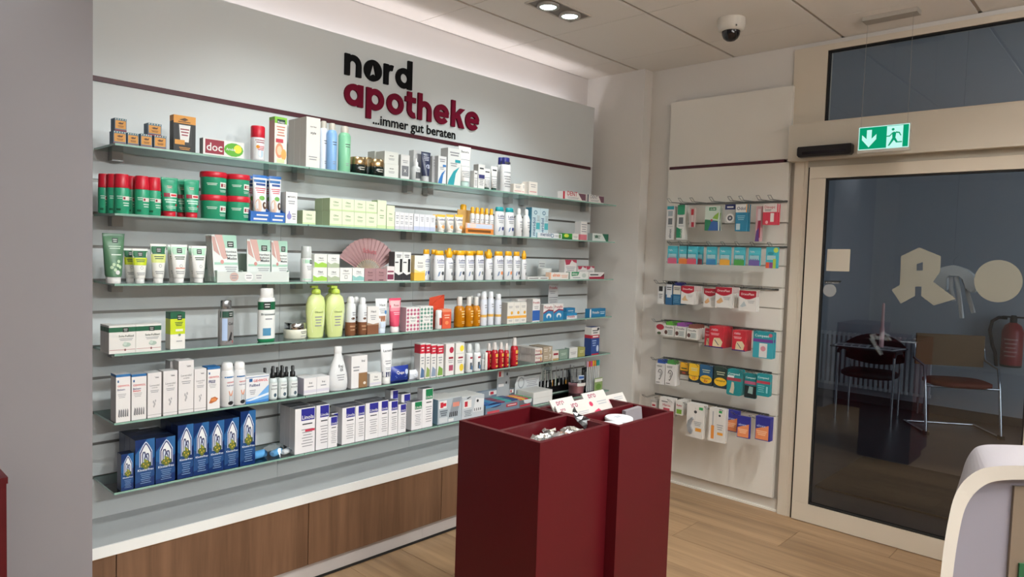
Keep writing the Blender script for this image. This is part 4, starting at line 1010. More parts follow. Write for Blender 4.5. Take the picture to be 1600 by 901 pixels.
put('foot_tube', TUB, 'white tube with green and lime bands, front', 2, 208.5, 234.5, 388.5, YG, D=0.045)
put('foot_tube', TUB, 'white tube with green and lime bands, set back', 2, 195.5, 217, 388, YG, D=0.045, dy=0.07)
put('foot_tube', TUB, 'white tube with green top and pale lime', 2, 237, 264, 381, tube('#e6e7e2', '#e2e2e0', 0.13, foot('#15663f', '#d6e08a')), D=0.045)
def mintt(p):
    foot('mint')(p); p.rect(0.25, 0.37, 0.8, 0.395, '#d98a74')
MT = tube('#e7e8e5', '#e4e4e2', 0.13, mintt)
MT2 = tube('#e7e8e5', '#e4e4e2', 0.13, foot('mint'))
put('foot_tube', TUB, 'white tube with mint top and coral line', 2, 269, 296.5, 382, MT, D=0.045)
put('foot_tube', TUB, 'white tube with mint top, right front one', 2, 301, 326.5, 384, MT2, D=0.045)
put('foot_tube', TUB, 'mint topped tube behind the coral line tube', 2, 264, 283, 382, MT2, D=0.045, dy=0.065)
put('foot_tube', TUB, 'mint topped tube behind the right front one', 2, 297, 314, 384, MT2, D=0.045, dy=0.065)
# foot mask sachets in card displays
def maskp(p):
    p.rect(0, 0, 1, 1, '#d8dedb'); p.rect(0.4, 0.72, 1, 1, '#9fc7b4'); p.put([(0.12, 1), (0.42, 1), (0.5, 0.78), (0.55, 0.58), (0.6, 0.5), (0.42, 0.48), (0.34, 0.55), (0.25, 0.75)], '#c9a29a'); p.put([(0, 0.96), (0.12, 0.96), (0.22, 0.7), (0.3, 0.55), (0.05, 0.66)], '#bf9890')
    logo(p, 0.74, 0.8, 0.26, 0.13)
    for i, t in enumerate(('Hornhaut', 'Entfernen', 'Maske')): p.text(t, 0.52 + 0.03 * i, 0.96, 0.62 - 0.075 * i, 'ink')
    p.rect(0.05, 0.36, 1, 0.41, '#9fc7b4'); p.ell(0.36, 0.42, 0.07, 0.045, '#c98a84'); p.lines(0.45, 0.95, 0.2, 0.33, 3); p.rect(0, 0, 1, 0.1, '#a8cbb9')
def sachet(W, H, D, lean):
    b = MB(); b.box(-W / 2, W / 2, 0, 0.004, 0, H, M('#c9d2ce', 0.3)); p = Printer(W, H, lambda u, v, e: ((u - .5) * W, -e, v * H)); maskp(p)
    return b.data('sachet'), [('print', p.b.data('print'), None)]
for i, (x0, x1, yt, nb, lab) in enumerate([(338, 376.5, 366, 5, 'leaning stack'), (385, 421, 374, 0, 'middle display'), (423, 448, 376, 0, 'right display')]):
    Yf = YF + 0.035
    a, c = on_y(x0, yt + 25, Yf).x, on_y(x1, yt + 25, Yf).x
    H = on_y((x0 + x1) / 2, yt, Yf).z - ROWZ[2] - 0.004
    bt_ = sachet(c - a, H, 0.004, 0)
    for k in range(nb + 1):
        lean = 0.16 if i == 0 else 0.04
        spawn('mask_sachet', 'foot mask sachet with bare feet print, %s%s, third shelf' % (lab, '' if nb == 0 else ', frontmost' if k == 0 else ', %s behind' % ORD[k - 1]), 'sachet', ((a + c) / 2 - (0.0 if i else 0.012), Yf + 0.011 * k - 0.01, ROWZ[2] + 0.0035), (-lean, 0, 0), bt_, 'foot mask sachets')
a, c = on_y(338, 430, YF + 0.02).x, on_y(449, 430, YF + 0.02).x
b = MB(); w = (c - a) / 2; GC = M('#b9cdc2', 0.5)
b.box(-w, w, 0, 0.002, 0.0, 0.045, M('#cfd6d2', 0.5)); b.box(-w, w, 0.002, 0.125, 0, 0.002, GC); b.box(-w, w, 0.125, 0.127, 0, 0.12, GC); b.box(-w - 0.002, -w, 0, 0.127, 0, 0.05, GC); b.box(w, w + 0.002, 0, 0.127, 0, 0.05, GC); b.box(-w / 3, -w / 3 + 0.002, 0.002, 0.125, 0.002, 0.05, GC)
o = thing('sachet_display', 'pale green card display box holding foot mask sachets', 'display', ((a + c) / 2, YF + 0.008, ROWZ[2] + 0.0004), me=b.data('sachet_display'))
p = Printer(2 * w, 0.045, lambda u, v, e: ((u - .5) * 2 * w, -e, v * 0.045))
for u, cc in ((0.22, '#c7aaa2'), (0.42, '#e4e4e4'), (0.56, '#d6d9d6')): p.ell(u, 0.52, 0.06, 0.42, cc); p.lines(u - 0.04, u + 0.04, 0.3, 0.75, 2)
part('print', p.b, o)
put('foam_bottle', BOT, 'white foam bottle with clear cap', 2, 470, 487, 384.5, bottle([(0.94, 0), (1, 0.02), (1, 0.62), (0.92, 0.66)], '#e7e9e8', [('cap', [(0.92, 0.66), (0.94, 0.68), (0.88, 0.97), (0.8, 1.0)], '#c5cac8', 'clear plastic cap')], pr=lambda p: (p.rect(0.05, 0.52, 0.95, 0.64, 'mint'), logo(p, 0.72, 0.56, 0.3, 0.11), p.lines(0.3, 0.8, 0.32, 0.46, 3), p.rect(0.05, 0.05, 0.95, 0.08, 'mint'))), round_=True)
def soap(c, c2=None):
    def g(p):
        p.text('Haut', 0.35, 0.7, 0.66, 'ink'); p.lines(0.3, 0.75, 0.52, 0.6, 1); p.put([(0, 0.05), (1, 0.05), (1, 0.3), (0.6, 0.42), (0.3, 0.3), (0, 0.46)], c)
        if c2: p.rect(0.2, 0.1, 0.6, 0.2, c2)
    return g
LIMEB, GREYB = carton('#e2e4de', pr=soap('#9cc94e')), carton('#e0e2de', pr=soap('#a9b59a'))
h = put('soap_carton', CART, 'white carton with lime wave, lower', 2, 489, 511, 418.5, LIMEB, D=0.06)
put('soap_carton', CART, 'white carton with lime wave, upper', 2, 491, 511, 397, LIMEB, D=0.06, base=h + 0.0004)
h = put('soap_carton', CART, 'white carton with grey green wave, lower', 2, 511.5, 530.5, 419, GREYB, D=0.06)
put('soap_carton', CART, 'white carton with grey green wave, upper', 2, 511.5, 530.5, 397.5, GREYB, D=0.06, base=h + 0.0004)
put('soap_carton', CART, 'white carton with small framed mark', 2, 531, 550, 418.5, carton('#e2e2de', pr=lambda p: (p.text('Haut', 0.3, 0.7, 0.72, 'ink'), p.rect(0.38, 0.2, 0.62, 0.45, '#8a8a86'), p.rect(0.41, 0.24, 0.59, 0.41, '#e2e2de'), p.lines(0.2, 0.8, 0.52, 0.62, 1))), D=0.06)
put('soap_carton', CART, 'white carton with teal smear', 2, 550.5, 569, 418.5, carton('#e2e4e2', pr=soap('#8cc0bc')), D=0.06)
MV = carton('#a07c80', pr=lambda p: (p.text('Rose', 0.3, 0.7, 0.62, '#5a3a40'), p.lines(0.25, 0.75, 0.38, 0.52, 2, '#6d4c52'), p.rect(0.3, 0.05, 0.7, 0.12, '#5a3a40')))
put('rose_carton', CART, 'dusty mauve square carton', 2, 569.5, 604, 419.5, MV, n=2, D=0.06)
put('rose_carton', CART, 'small plum and white striped carton', 2, 604.5, 616, 416, carton('#e0d6d6', pr=lambda p: (p.rect(0.05, 0.1, 0.9, 0.45, '#7a2f4a'), p.rect(0.05, 0.6, 0.9, 0.7, '#7a2f4a'))), D=0.04)
# pink paper fan standing behind the cartons
fx = on_y(575, 430, YF + 0.10); zc = ROWZ[2] + 0.022
cl = on_y(535, 391, YF + 0.10); ct = on_y(570, 371.5, YF + 0.10); cr = on_y(615, 394, YF + 0.10)
b = MB(); r1 = ct.z - zc; N = 30; rr = []
for i in range(N + 1):
    a = math.radians(152 - 124 * i / N); d = 0.006 if i % 2 else -0.002
    rr.append((math.cos(a), math.sin(a), d))
LF = [M('#a58284', 0.7), M('#b18f90', 0.7)]
for i in range(N):
    (c0, s0, d0), (c1, s1, d1) = rr[i], rr[i + 1]
    b.poly([(c0 * r1 * .42, d0, s0 * r1 * .42), (c1 * r1 * .42, d1, s1 * r1 * .42), (c1 * r1, d1, s1 * r1), (c0 * r1, d0, s0 * r1)][::-1], LF[i % 2])
t = thing('paper_fan', 'open pink pleated paper fan behind the mauve cartons', 'fan', (fx.x, YF + 0.10, zc))
part('leaf', b, t)
for i in range(0, N + 1, 2):
    c0, s0, d0 = rr[i]; b = MB(); ux, uz = -s0 * 0.0018, c0 * 0.0018
    b.prism([(c0 * 0.005 - ux, s0 * 0.005 - uz), (c0 * 0.005 + ux, s0 * 0.005 + uz), (c0 * r1 * .45 + ux, s0 * r1 * .45 + uz), (c0 * r1 * .45 - ux, s0 * r1 * .45 - uz)][::-1], -0.004, -0.002, M('#cdb79a', 0.6)); part('rib', b, t)
V, F = text_mesh('Schutz'); b = MB(); b.mesh([(-0.035 + x * 0.08, -0.0045, r1 * 0.62 + y * 0.08 - x * 0.008) for x, y in V], F, '#b8606a'); part('print', b, t)
b = MB(); b.lathe([(0.006, -0.0215), (0.006, 0.004)], '#b58a80', 8); part('handle', b, t)
put('mascara_carton', CART, 'white carton with tall black bar', 2, 616.5, 642, 393.5, carton('#e0e0de', pr=lambda p: (p.lines(0.2, 0.8, 0.8, 0.92, 2, 'ink'), p.rect(0.64, 0.3, 0.92, 0.76, 'black'), p.put([(0, 0.02), (1, 0.02), (1, 0.26), (0.5, 0.2), (0, 0.3)], '#2c2c30'), p.rect(0.05, 0.62, 0.45, 0.66, 'ink')), left='#4a4a4c'), n=2, D=0.05)
put('cream_carton', CART, 'white carton with amber wave at the foot', 2, 647.5, 664.5, 399, carton('#e6e4de', ((0, 0.32, '#e8b94a'),), pr=lambda p: (p.put([(0, 0.32), (1, 0.32), (1, 0.42), (0.5, 0.36), (0, 0.46)], '#f0d48a'), p.text('Sonne', 0.3, 0.75, 0.68, 'ink'), p.lines(0.25, 0.8, 0.5, 0.62, 2)), left='#d0b98a'), D=0.06)
for i, (a, c, y, c2) in enumerate([(677.5, 694.5, 391.5, '#3a3f44'), (711.5, 726.5, 391.5, '#3a3f44'), (726.5, 740.5, 392, '#7f8a86'), (742, 756, 391.5, '#8a948e'), (770.5, 786.5, 392.5, '#ea8a4a'), (787, 800.5, 392.5, '#ea8a4a'), (801, 812.5, 393, '#3a3f55')]):
    put('sun_lotion', BOT, 'white sun lotion bottle with yellow cap, %s of seven' % ORD[i], 2, a, c, y, ladb('yellow', c2), D=0.045)
SPRB = lambda: bottle([(0.9, 0), (1, 0.02), (1, 0.6), (0.72, 0.68), (0.6, 0.7)], '#e4e6e9', [('spray_head', [(0.62, 0.7), (0.85, 0.76), (0.8, 0.88), (0.5, 0.93), (0.45, 1.0)], 'yellow', 'yellow spray head')], 0.8, pr=lambda p: (p.text('Ladival', 0.2, 0.9, 0.52, 'navy'), p.lines(0.25, 0.8, 0.36, 0.48, 2), p.ell(0.68, 0.2, 0.14, 0.055, '#6a6f74')))
for i, (a, c, y) in enumerate([(695.5, 707.5, 387.5), (757.5, 769.5, 389.5), (814, 822.5, 391.5)]):
    put('sun_spray', BOT, 'slim sun spray bottle with yellow spray head, %s' % ORD[i], 2, a, c, y, SPRB(), D=0.035)
for i, (a, c) in enumerate([(660, 671.5), (672.5, 684), (693, 704), (705, 716), (719, 731.5), (732.5, 745), (755, 768)]):
    put('sun_lotion', BOT, 'yellow capped lotion bottle in back row, %s' % ORD[i], 2, a, c, 389.5, ladb('yellow'), D=0.045, dy=0.075, H=0.165)
put('flat_carton', CART, 'very flat white carton lying at shelf edge', 2, 824, 856.5, 432.5, carton('#dfdfdc', pr=lambda p: (p.lines(0.05, 0.5, 0.2, 0.8, 1, 'ink'), p.lines(0.6, 0.95, 0.2, 0.8, 1, 'ink'))), D=0.05)
put('white_tub', 'tub', 'white tapered tub behind toothpaste cartons', 2, 839, 861, 419, bottle([(0.86, 0), (0.88, 0.04), (1, 0.86)], '#d4d6d3', [('lid', [(1.0, 0.86), (1.02, 0.9), (1.0, 1.0)], '#dddfdc', 'white lid')], n=22), round_=True, dy=0.06)
b = MB(); p3_ = on_y(848, 430, YF + 0.16); b.box(-0.035, 0.035, 0, 0.002, 0, 0.115, M('#cfd3d2', 0.4)); p = Printer(0.07, 0.115, lambda u, v, e: ((u - .5) * .07, -e, v * .115)); p.lines(0.1, 0.9, 0.5, 0.9, 3); o = thing('leaflet', 'pale card standing behind the white tub', 'leaflet', (p3_.x, YF + 0.16, ROWZ[2] + 0.0004), (-0.1, 0, 0), me=b.data('leaflet')); part('print', p.b, o)
h = put('toothpaste_carton', CART, 'flat white toothpaste carton with orange elmex lettering', 2, 858.5, 888, 425.5, carton('#dedbd6', pr=lambda p: (p.text('elmex', 0.15, 0.55, 0.4, '#e0702a'), p.rect(0, 0, 0.06, 1, '#e8b090'), p.lines(0.6, 0.95, 0.2, 0.7, 2, '#d8a080')), left='#e8c8b0'), D=0.035)
put('toothpaste_carton', CART, 'flat white and green toothpaste carton', 2, 890, 919, 424.5, carton('#dcdedb', pr=lambda p: (p.put([(0.08, 1), (0.5, 1), (0.42, 0.5), (0.08, 0.42)], '#2a8a5a'), p.text('elmex', 0.12, 0.4, 0.58, 'white'), p.lines(0.15, 0.55, 0.1, 0.34, 1), p.ell(0.75, 0.5, 0.12, 0.3, '#b9c4be')), left='#9fb0a6'), D=0.035)
put('toothpaste_carton', CART, 'flat white and crimson toothpaste carton', 2, 920, 943.5, 425.5, carton('#dcd8d6', pr=lambda p: (p.rect(0, 0, 1, 0.36, '#a02a44'), p.lines(0.05, 0.6, 0.5, 0.8, 1, 'ink', 0.6), p.put([(0.75, 0.36), (1, 0.36), (1, 0.9)], '#6a2a3a'))), D=0.035)
REDARC = carton('#d9d4d2', pr=lambda p: (p.put([(0.0, 1), (0.6, 1), (0.4, 0.75), (0.1, 0.72)], '#a83a50'), p.put([(0.55, 1), (1, 1), (1, 0.82), (0.75, 0.88)], '#a83a50'), p.lines(0.1, 0.9, 0.4, 0.66, 3), p.put([(0.4, 0), (1, 0), (1, 0.22), (0.7, 0.1)], '#3a7a78')))
put('denture_carton', CART, 'white carton with crimson arc, taller back one', 2, 882, 900.5, 405.5, REDARC, D=0.05, dy=0.06)
put('denture_carton', CART, 'white carton with crimson arc, lower back pair', 2, 902, 928, 415.5, REDARC, n=2, D=0.045, dy=0.06)

# ---- fourth shelf ----------------------------------------------
def sole(p):
    p.rect(0, 0.76, 1, 0.93, '#0f5a3c'); logo(p, 0.62, 0.83, 0.22, 0.16); p.text('Sole-Fußbad', 0.36, 0.93, 0.58, '#3a4a40'); p.lines(0.38, 0.9, 0.44, 0.54, 2); p.ell(0.66, 0.3, 0.16, 0.08, '#a9bdb2'); p.ell(0.6, 0.34, 0.07, 0.07, '#c3d2c8'); p.rect(0.02, 0.12, 0.98, 0.135, '#b06a70'); p.ell(0.6, 0.12, 0.035, 0.045, '#8a5a5c')
SOLE = carton('#e4e2de', ((0.76, 0.93, '#0f5a3c'),), pr=sole, left='#c9c6c0')
put('foot_bath_carton', CART, 'wide white foot bath carton with green band', 3, 170, 252, 507, SOLE, n=2, back=0, D=0.05, dy=0.005, yaw=0)
put('foot_bath_carton', CART, 'green banded foot bath carton, set back at left', 3, 163, 178, 507, SOLE, D=0.05, dy=0.062)
def limec(p): logo(p, 0.62, 0.86, 0.3, 0.15); p.lines(0.3, 0.85, 0.62, 0.74, 3, '#3a5a30', 0.5); p.rect(0.35, 0.48, 0.85, 0.54, '#e6e8d6'); p.ell(0.62, 0.38, 0.09, 0.035, '#7a8a7c'); p.lines(0.4, 0.8, 0.18, 0.24, 1)
put('foot_butter_carton', CART, 'upright carton in dark green lime and white', 3, 266, 289.5, 487.5, carton('#e6e5e0', ((0.4, 0.82, 'lime'), (0.82, 1, '#0f5a3c')), top='#0f5a3c', left='#c4c2ba', pr=limec), D=0.05)
put('sport_gel_bottle', BOT, 'grey bottle with silver cap and runner print', 3, 342, 364, 469, bottle([(0.92, 0), (1, 0.02), (1, 0.76), (0.92, 0.8)], '#8d8c8c', [('cap', [(0.66, 0.8), (0.7, 0.81), (0.7, 0.98), (0.6, 1.0)], M('#97999c', 0.25, 0.8), 'silver cap')], 0.7, pr=lambda p: (p.rect(0.06, 0.62, 0.94, 0.76, '#1c4a3a'), logo(p, 0.68, 0.69, 0.3, 0.12), p.rect(0.14, 0.1, 0.45, 0.6, '#a9bfe0'), p.text('Gel', 0.5, 0.85, 0.45, 'ink'), p.put([(0.5, 0.08), (0.7, 0.3), (0.8, 0.26), (0.72, 0.14), (0.9, 0.06)], '#2a2a2c'), p.put([(0.3, 0.04), (0.85, 0.04), (0.85, 0.1), (0.5, 0.08)], '#b55a54'))), D=0.045)
put('bath_bottle', BOT, 'tall white bottle with green shoulder band', 3, 404, 429, 450, bottle([(0.92, 0), (1, 0.02), (1, 0.06), (1, 0.6), (1, 0.75), (1, 0.78), (0.9, 0.82)], ['#1f7a50', '#1f7a50', '#e4e7e5', '#14603f', '#e4e7e5', '#e4e7e5'], [('cap', [(0.74, 0.82), (0.78, 0.83), (0.76, 0.98), (0.7, 1.0)], '#e7e7e5', 'white screw cap')], 0.62, pr=lambda p: (logo(p, 0.4, 0.68, 0.38, 0.13), p.text('Brennnessel', 0.1, 0.9, 0.5, '#3a4a50'), p.lines(0.3, 0.7, 0.4, 0.46, 1), p.rect(0.18, 0.12, 0.62, 0.26, '#4a8ab0'), p.put([(0.18, 0.12), (0.62, 0.12), (0.62, 0.16), (0.4, 0.2), (0.18, 0.17)], '#2a4a3a'))), D=0.05)
put('cream_jar', 'jar', 'wide glass cream jar with silver lid', 3, 444, 478, 503.5, bottle([(0.9, 0), (0.98, 0.05), (1, 0.5), (0.95, 0.58)], '#dcdccb', [('lid', [(0.92, 0.58), (0.94, 0.62), (0.94, 0.97), (0.88, 1.0)], M('#b4b6b8', 0.12, 1.0), 'silver lid')], n=26, pr=lambda p: (p.lines(0.5, 0.85, 0.3, 0.5, 2, 'ink'), p.lines(0.5, 0.8, 0.12, 0.22, 1))), round_=True, dy=0.03)
PUMP = bottle([(0.72, 0), (0.78, 0.02), (0.9, 0.25), (1, 0.5), (0.98, 0.62), (0.8, 0.76), (0.4, 0.83), (0.36, 0.84)], '#d3e098', [('collar', [(0.42, 0.835), (0.44, 0.84), (0.40, 0.9), (0.22, 0.93)], '#b9d254', 'lime pump collar', 1.0), ('pump_head', [(0.14, 0.93), (0.14, 0.96)], '#b9d254', 'lime pump nozzle', 1.0)], 0.55, pr=lambda p: (p.put([(0.24, 0.1), (0.76, 0.1), (0.86, 0.4), (0.8, 0.52), (0.66, 0.58), (0.34, 0.58), (0.2, 0.52), (0.14, 0.4)], '#dde6c8'), p.text('Olivenöl', 0.3, 0.72, 0.47, '#5a6a3a'), p.lines(0.32, 0.68, 0.2, 0.42, 4)))
put('pump_bottle', BOT, 'lime green pump lotion bottle', 3, 479, 508.5, 445, PUMP, D=0.06, dy=0.03)
put('pump_bottle', BOT, 'lime green pump lotion bottle, paired', 3, 510, 538, 445, PUMP, D=0.05, dy=0.005, tail='fourth shelf, front of pair')
put('pump_bottle', BOT, 'lime green pump lotion bottle, half hidden', 3, 506, 533, 444, PUMP, D=0.05, dy=0.085)
BRS = bottle([(0.94, 0), (1, 0.02), (1, 0.34), (1, 0.72), (0.86, 0.82)], ['#7d5138', '#7d5138', '#d9dcdf', '#d9dcdf'], [('cap', [(0.66, 0.82), (0.7, 0.84), (0.68, 0.96), (0.4, 1.0)], '#e4e5e6', 'white spray cap')], pr=lambda p: (p.lines(0.4, 0.9, 0.5, 0.62, 2), p.ell(0.5, 0.44, 0.2, 0.03, '#5a3a28'), p.lines(0.2, 0.8, 0.1, 0.28, 2, '#b08a6a')))
put('tan_spray', BOT, 'silver white spray can with brown base', 3, 540, 555.5, 463, BRS, round_=True, tail='left of two')
put('tan_spray', BOT, 'silver white spray can with brown base', 3, 559, 573, 464.5, BRS, round_=True, tail='right of two')
put('tan_spray', BOT, 'brown based spray can standing behind the pair', 3, 549, 562, 463, BRS, round_=True, dy=0.07)
put('tan_carton', CART, 'white carton with brown lower third', 3, 574, 592, 478.5, carton('#e2e0de', ((0, 0.33, '#7d5138'),), left='#b0a49a', pr=lambda p: (p.text('Haut', 0.3, 0.75, 0.78, 'ink'), p.lines(0.25, 0.75, 0.5, 0.7, 3), p.put([(0, 0.33), (1, 0.33), (1, 0.4), (0.5, 0.36), (0, 0.42)], '#a88a72'))), D=0.05)
put('body_tube', TUB, 'white tube with brown stripe and pale blue base', 3, 590, 609.5, 466.5, tube('#e2e4e4', '#cfd9e8', 0.16, lambda p: (p.rect(0, 0.34, 1, 0.5, '#a06a4c'), p.text('Haut', 0.3, 0.75, 0.78, 'ink'), p.lines(0.25, 0.75, 0.56, 0.72, 3), p.ell(0.76, 0.6, 0.12, 0.06, '#4a86c0'), p.rect(0, 0.17, 1, 0.33, '#c9d6ea'))), D=0.045)
put('body_tube', TUB, 'pink to red shower tube with white cap', 3, 611, 630.5, 466, tube('#d64a68', '#e6dcdc', 0.17, lambda p: (p.rect(0, 0.72, 1, 0.93, '#e0b9bc'), p.rect(0, 0.62, 1, 0.72, '#dc8a98'), p.text('Rose', 0.35, 0.75, 0.76, 'dred'), p.lines(0.3, 0.8, 0.5, 0.6, 2, '#f0c4cc'), p.ell(0.8, 0.26, 0.1, 0.04, '#5a2a30'))), D=0.045)
def pattern(c):
    def g(p):
        for i in range(4):
            for j in range(6):
                if 0 < i < 3 and 1 < j < 4: continue
                p.put([(0.02 + i * 0.25, 0.08 + j * 0.16), (0.13 + i * 0.25, 0.01 + j * 0.16), (0.23 + i * 0.25, 0.08 + j * 0.16), (0.13 + i * 0.25, 0.155 + j * 0.16)], c)
        p.rect(0.22, 0.34, 0.78, 0.66, '#ecebe8'); p.text('Hand', 0.28, 0.72, 0.52, 'ink'); p.lines(0.3, 0.7, 0.38, 0.48, 2)
    return g
put('gift_carton', CART, 'square carton with pink diamond pattern', 3, 634.5, 655.5, 480, carton('#e4e2e0', pr=pattern('#b55a78'), left='#c7a0ac'), D=0.055)
put('gift_carton', CART, 'square carton with dark green diamond pattern', 3, 656, 676.5, 478.5, carton('#e4e2e0', pr=pattern('#5a8a7a'), left='#b0b8b2'), D=0.055)
b = MB(); p5 = on_y(684, 480, YF + 0.09); q5 = on_y(668, 470, YF + 0.09); zt5 = on_y(690, 460.5, YF + 0.09).z - ROWZ[3]
w = p5.x - q5.x
b.mesh([(-0.03, -0.012, 0), (0.035, -0.012, 0), (0.035, 0.012, 0), (-0.03, 0.012, 0), (-0.034, -0.01, zt5 * 0.55), (0.036, -0.01, zt5 * 0.6), (0.036, 0.01, zt5 * 0.6), (-0.034, 0.01, zt5 * 0.55), (-0.07, -0.006, zt5 * 0.66), (0.04, -0.008, zt5), (0.04, 0.006, zt5), (-0.055, 0.006, zt5 * 0.92)], [(0, 1, 5, 4), (1, 2, 6, 5), (2, 3, 7, 6), (3, 0, 4, 7), (4, 5, 9, 8), (5, 6, 10, 9), (6, 7, 11, 10), (7, 4, 8, 11), (8, 9, 10, 11), (3, 2, 1, 0)], M('#c8482e', 0.3))
thing('red_bag', 'orange red wrapped gift bag with flared folded top', 'bag', (p5.x, YF + 0.09, ROWZ[3] + 0.0004), me=b.data('red_bag'))
put('lip_stick', BOT, 'little white lip care stick with red window', 3, 680, 690, 484.5, bottle([(0.9, 0), (1, 0.05), (1, 0.62), (0.94, 0.66)], '#e2dedb', [('cap', [(0.92, 0.66), (0.92, 0.98), (0.8, 1.0)], '#e6e4e1', 'white cap')], pr=lambda p: p.rect(0.3, 0.2, 0.8, 0.6, '#b03a34')), round_=True)
put('orange_carton', CART, 'small orange red carton with rounded top', 3, 691, 705, 483, carton('#d2583a', ((0.86, 1, '#e08a6a'),), pr=lambda p: (p.lines(0.2, 0.8, 0.5, 0.75, 2, '#f0b8a0'), p.ell(0.5, 0.3, 0.2, 0.1, '#e88a5a')), left='#a8432c'), D=0.045)
AMB = bottle([(0.9, 0), (1, 0.03), (1, 0.55), (0.86, 0.66), (0.42, 0.7)], '#b9740f', [('cap', [(0.48, 0.7), (0.5, 0.72), (0.5, 0.97), (0.44, 1.0)], '#e0ddd8', 'white cap')], pr=lambda p: (p.lines(0.35, 0.8, 0.3, 0.56, 3, '#f0d08a'), p.lines(0.4, 0.8, 0.1, 0.2, 2, '#f0d08a')), rough=0.15)
for i, (a, c, d) in enumerate([(709.5, 726, 0.02), (725.5, 739.5, 0.012), (736.5, 750.5, 0.02)]):
    put('oil_bottle', BOT, 'amber shower oil bottle with white cap, %s from left' % ORD[i], 3, a, c, 463.5, AMB, round_=True, dy=d)
put('oil_bottle', BOT, 'amber oil bottle half hidden in the back', 3, 730, 742, 462, AMB, round_=True, dy=0.13)
WS = bottle([(0.94, 0), (1, 0.02), (1, 0.25), (1, 0.33), (1, 0.72), (0.84, 0.8)], ['#dfe2ea', '#dfe2ea', '#e2b25a', '#d9dee8', '#d9dee8'], [('cap', [(0.76, 0.8), (0.8, 0.82), (0.78, 0.96), (0.6, 1.0)], '#e4e6ea', 'white cap')], pr=lambda p: (p.lines(0.3, 0.8, 0.52, 0.66, 2), p.ell(0.6, 0.44, 0.2, 0.05, '#c9d6ea')))
for i, (a, c, y, d) in enumerate([(750, 761, 457.5, 0.012), (761.5, 771.5, 455.5, 0.012), (772.5, 783.5, 459, 0.012)]):
    put('body_spray', BOT, 'white body spray can with amber ring, %s of three' % ORD[i], 3, a, c, y, WS, round_=True, dy=d)
put('body_spray', BOT, 'white body spray can behind amber bottles', 3, 743, 752, 458, WS, round_=True, dy=0.07)
put('body_spray', BOT, 'white body spray can behind two front sprays', 3, 751, 761, 455, WS, round_=True, dy=0.09)
put('sun_carton', CART, 'white carton with yellow flower band', 3, 792.5, 822.5, 472, carton('#e2dfd8', pr=lambda p: (p.rect(0, 0.24, 1, 0.36, '#ecae4a'), p.ell(0.7, 0.5, 0.18, 0.08, '#d8a030'), p.lines(0.2, 0.8, 0.72, 0.84, 2), p.lines(0.2, 0.8, 0.08, 0.18, 2)), left='#b5b2ab'), n=3, D=0.06)
def pro(c='#2a7fb0'):
    def g(p):
        p.text('Protefix', 0.08, 0.92, 0.74, '#a01a34'); p.put([(0, 0), (1, 0), (1, 0.56), (0.5, 0.62), (0, 0.42)], c); p.put([(0, 0.42), (0.5, 0.62), (1, 0.56), (1, 0.64), (0.5, 0.7), (0, 0.52)], '#8a1a3c'); p.ell(0.55, 0.28, 0.25, 0.16, '#e4e8ea'); p.ell(0.55, 0.2, 0.14, 0.12, c)
    return g
put('denture_carton', CART, 'tall white and blue denture cleaner carton', 3, 832, 843.5, 467, carton('#e2e0de', pr=lambda p: (p.rect(0.0, 0.05, 1, 0.5, '#2f62b0'), p.text('Protefix', 0.05, 0.95, 0.8, '#a01a34'), p.lines(0.2, 0.8, 0.56, 0.7, 2)), left='#bdbbb8'), D=0.05)
put('denture_carton', CART, 'white carton in the row behind denture cleaner', 3, 808, 830, 467, carton('#d6d3d0', pr=small(0.2, 0.8, l=(0.6, 0.9), n=3)), n=3, D=0.05, dy=0.075)
put('denture_carton', CART, 'squat white and blue denture carton with crimson lettering', 3, 848.5, 880, 475, carton('#e4e2e0', pr=pro(), left='#bdbab8'), n=2, D=0.05, gap=0.004)
put('blue_carton', CART, 'flat blue and white carton angled behind', 3, 885, 901, 489, carton('#dfe2e4', ((0.55, 1, '#2a86b8'),), pr=lambda p: p.text('Protefix', 0.1, 0.8, 0.2, '#a01a34'), left='#2a86b8'), D=0.07, dy=0.02)
put('blue_carton', CART, 'blue carton top one behind the flat carton', 3, 884, 898, 481, carton('#2a7fb0', pr=lambda p: p.lines(0.2, 0.8, 0.4, 0.8, 2, 'white')), D=0.05, dy=0.10)
put('blue_carton', CART, 'long flat blue carton at the right end', 3, 921, 945.5, 482, carton('#2279a8', left='#2279a8', pr=lambda p: (p.rect(0.0, 0, 0.08, 1, '#e4e6e8'), p.text('Protefix', 0.16, 0.6, 0.42, 'white'), p.lines(0.65, 0.95, 0.3, 0.7, 2, '#bfd6e4'))), D=0.04)
b = MB(); a, c = on_y(857, 460, YF + 0.15).x, on_y(872, 460, YF + 0.15).x; H = on_y(864, 443, YF + 0.15).z - ROWZ[3]; w = (c - a) / 2
b.box(-w, w, 0, 0.003, 0, H, M('#bfc0c1', 0.5)); p = Printer(2 * w, H, lambda u, v, e: ((u - .5) * 2 * w, -e, v * H)); p.text('Protefix', 0.08, 0.9, 0.84, '#a01a34'); p.lines(0.15, 0.7, 0.68, 0.8, 2); p.rect(0.05, 0.58, 0.95, 0.595, '#6a6c70'); p.lines(0.1, 0.9, 0.3, 0.55, 4)
o = thing('info_card', 'grey upright card with crimson heading behind denture cartons', 'card', ((a + c) / 2, YF + 0.15, ROWZ[3] + 0.0004), me=b.data('info_card')); part('print', p.b, o)

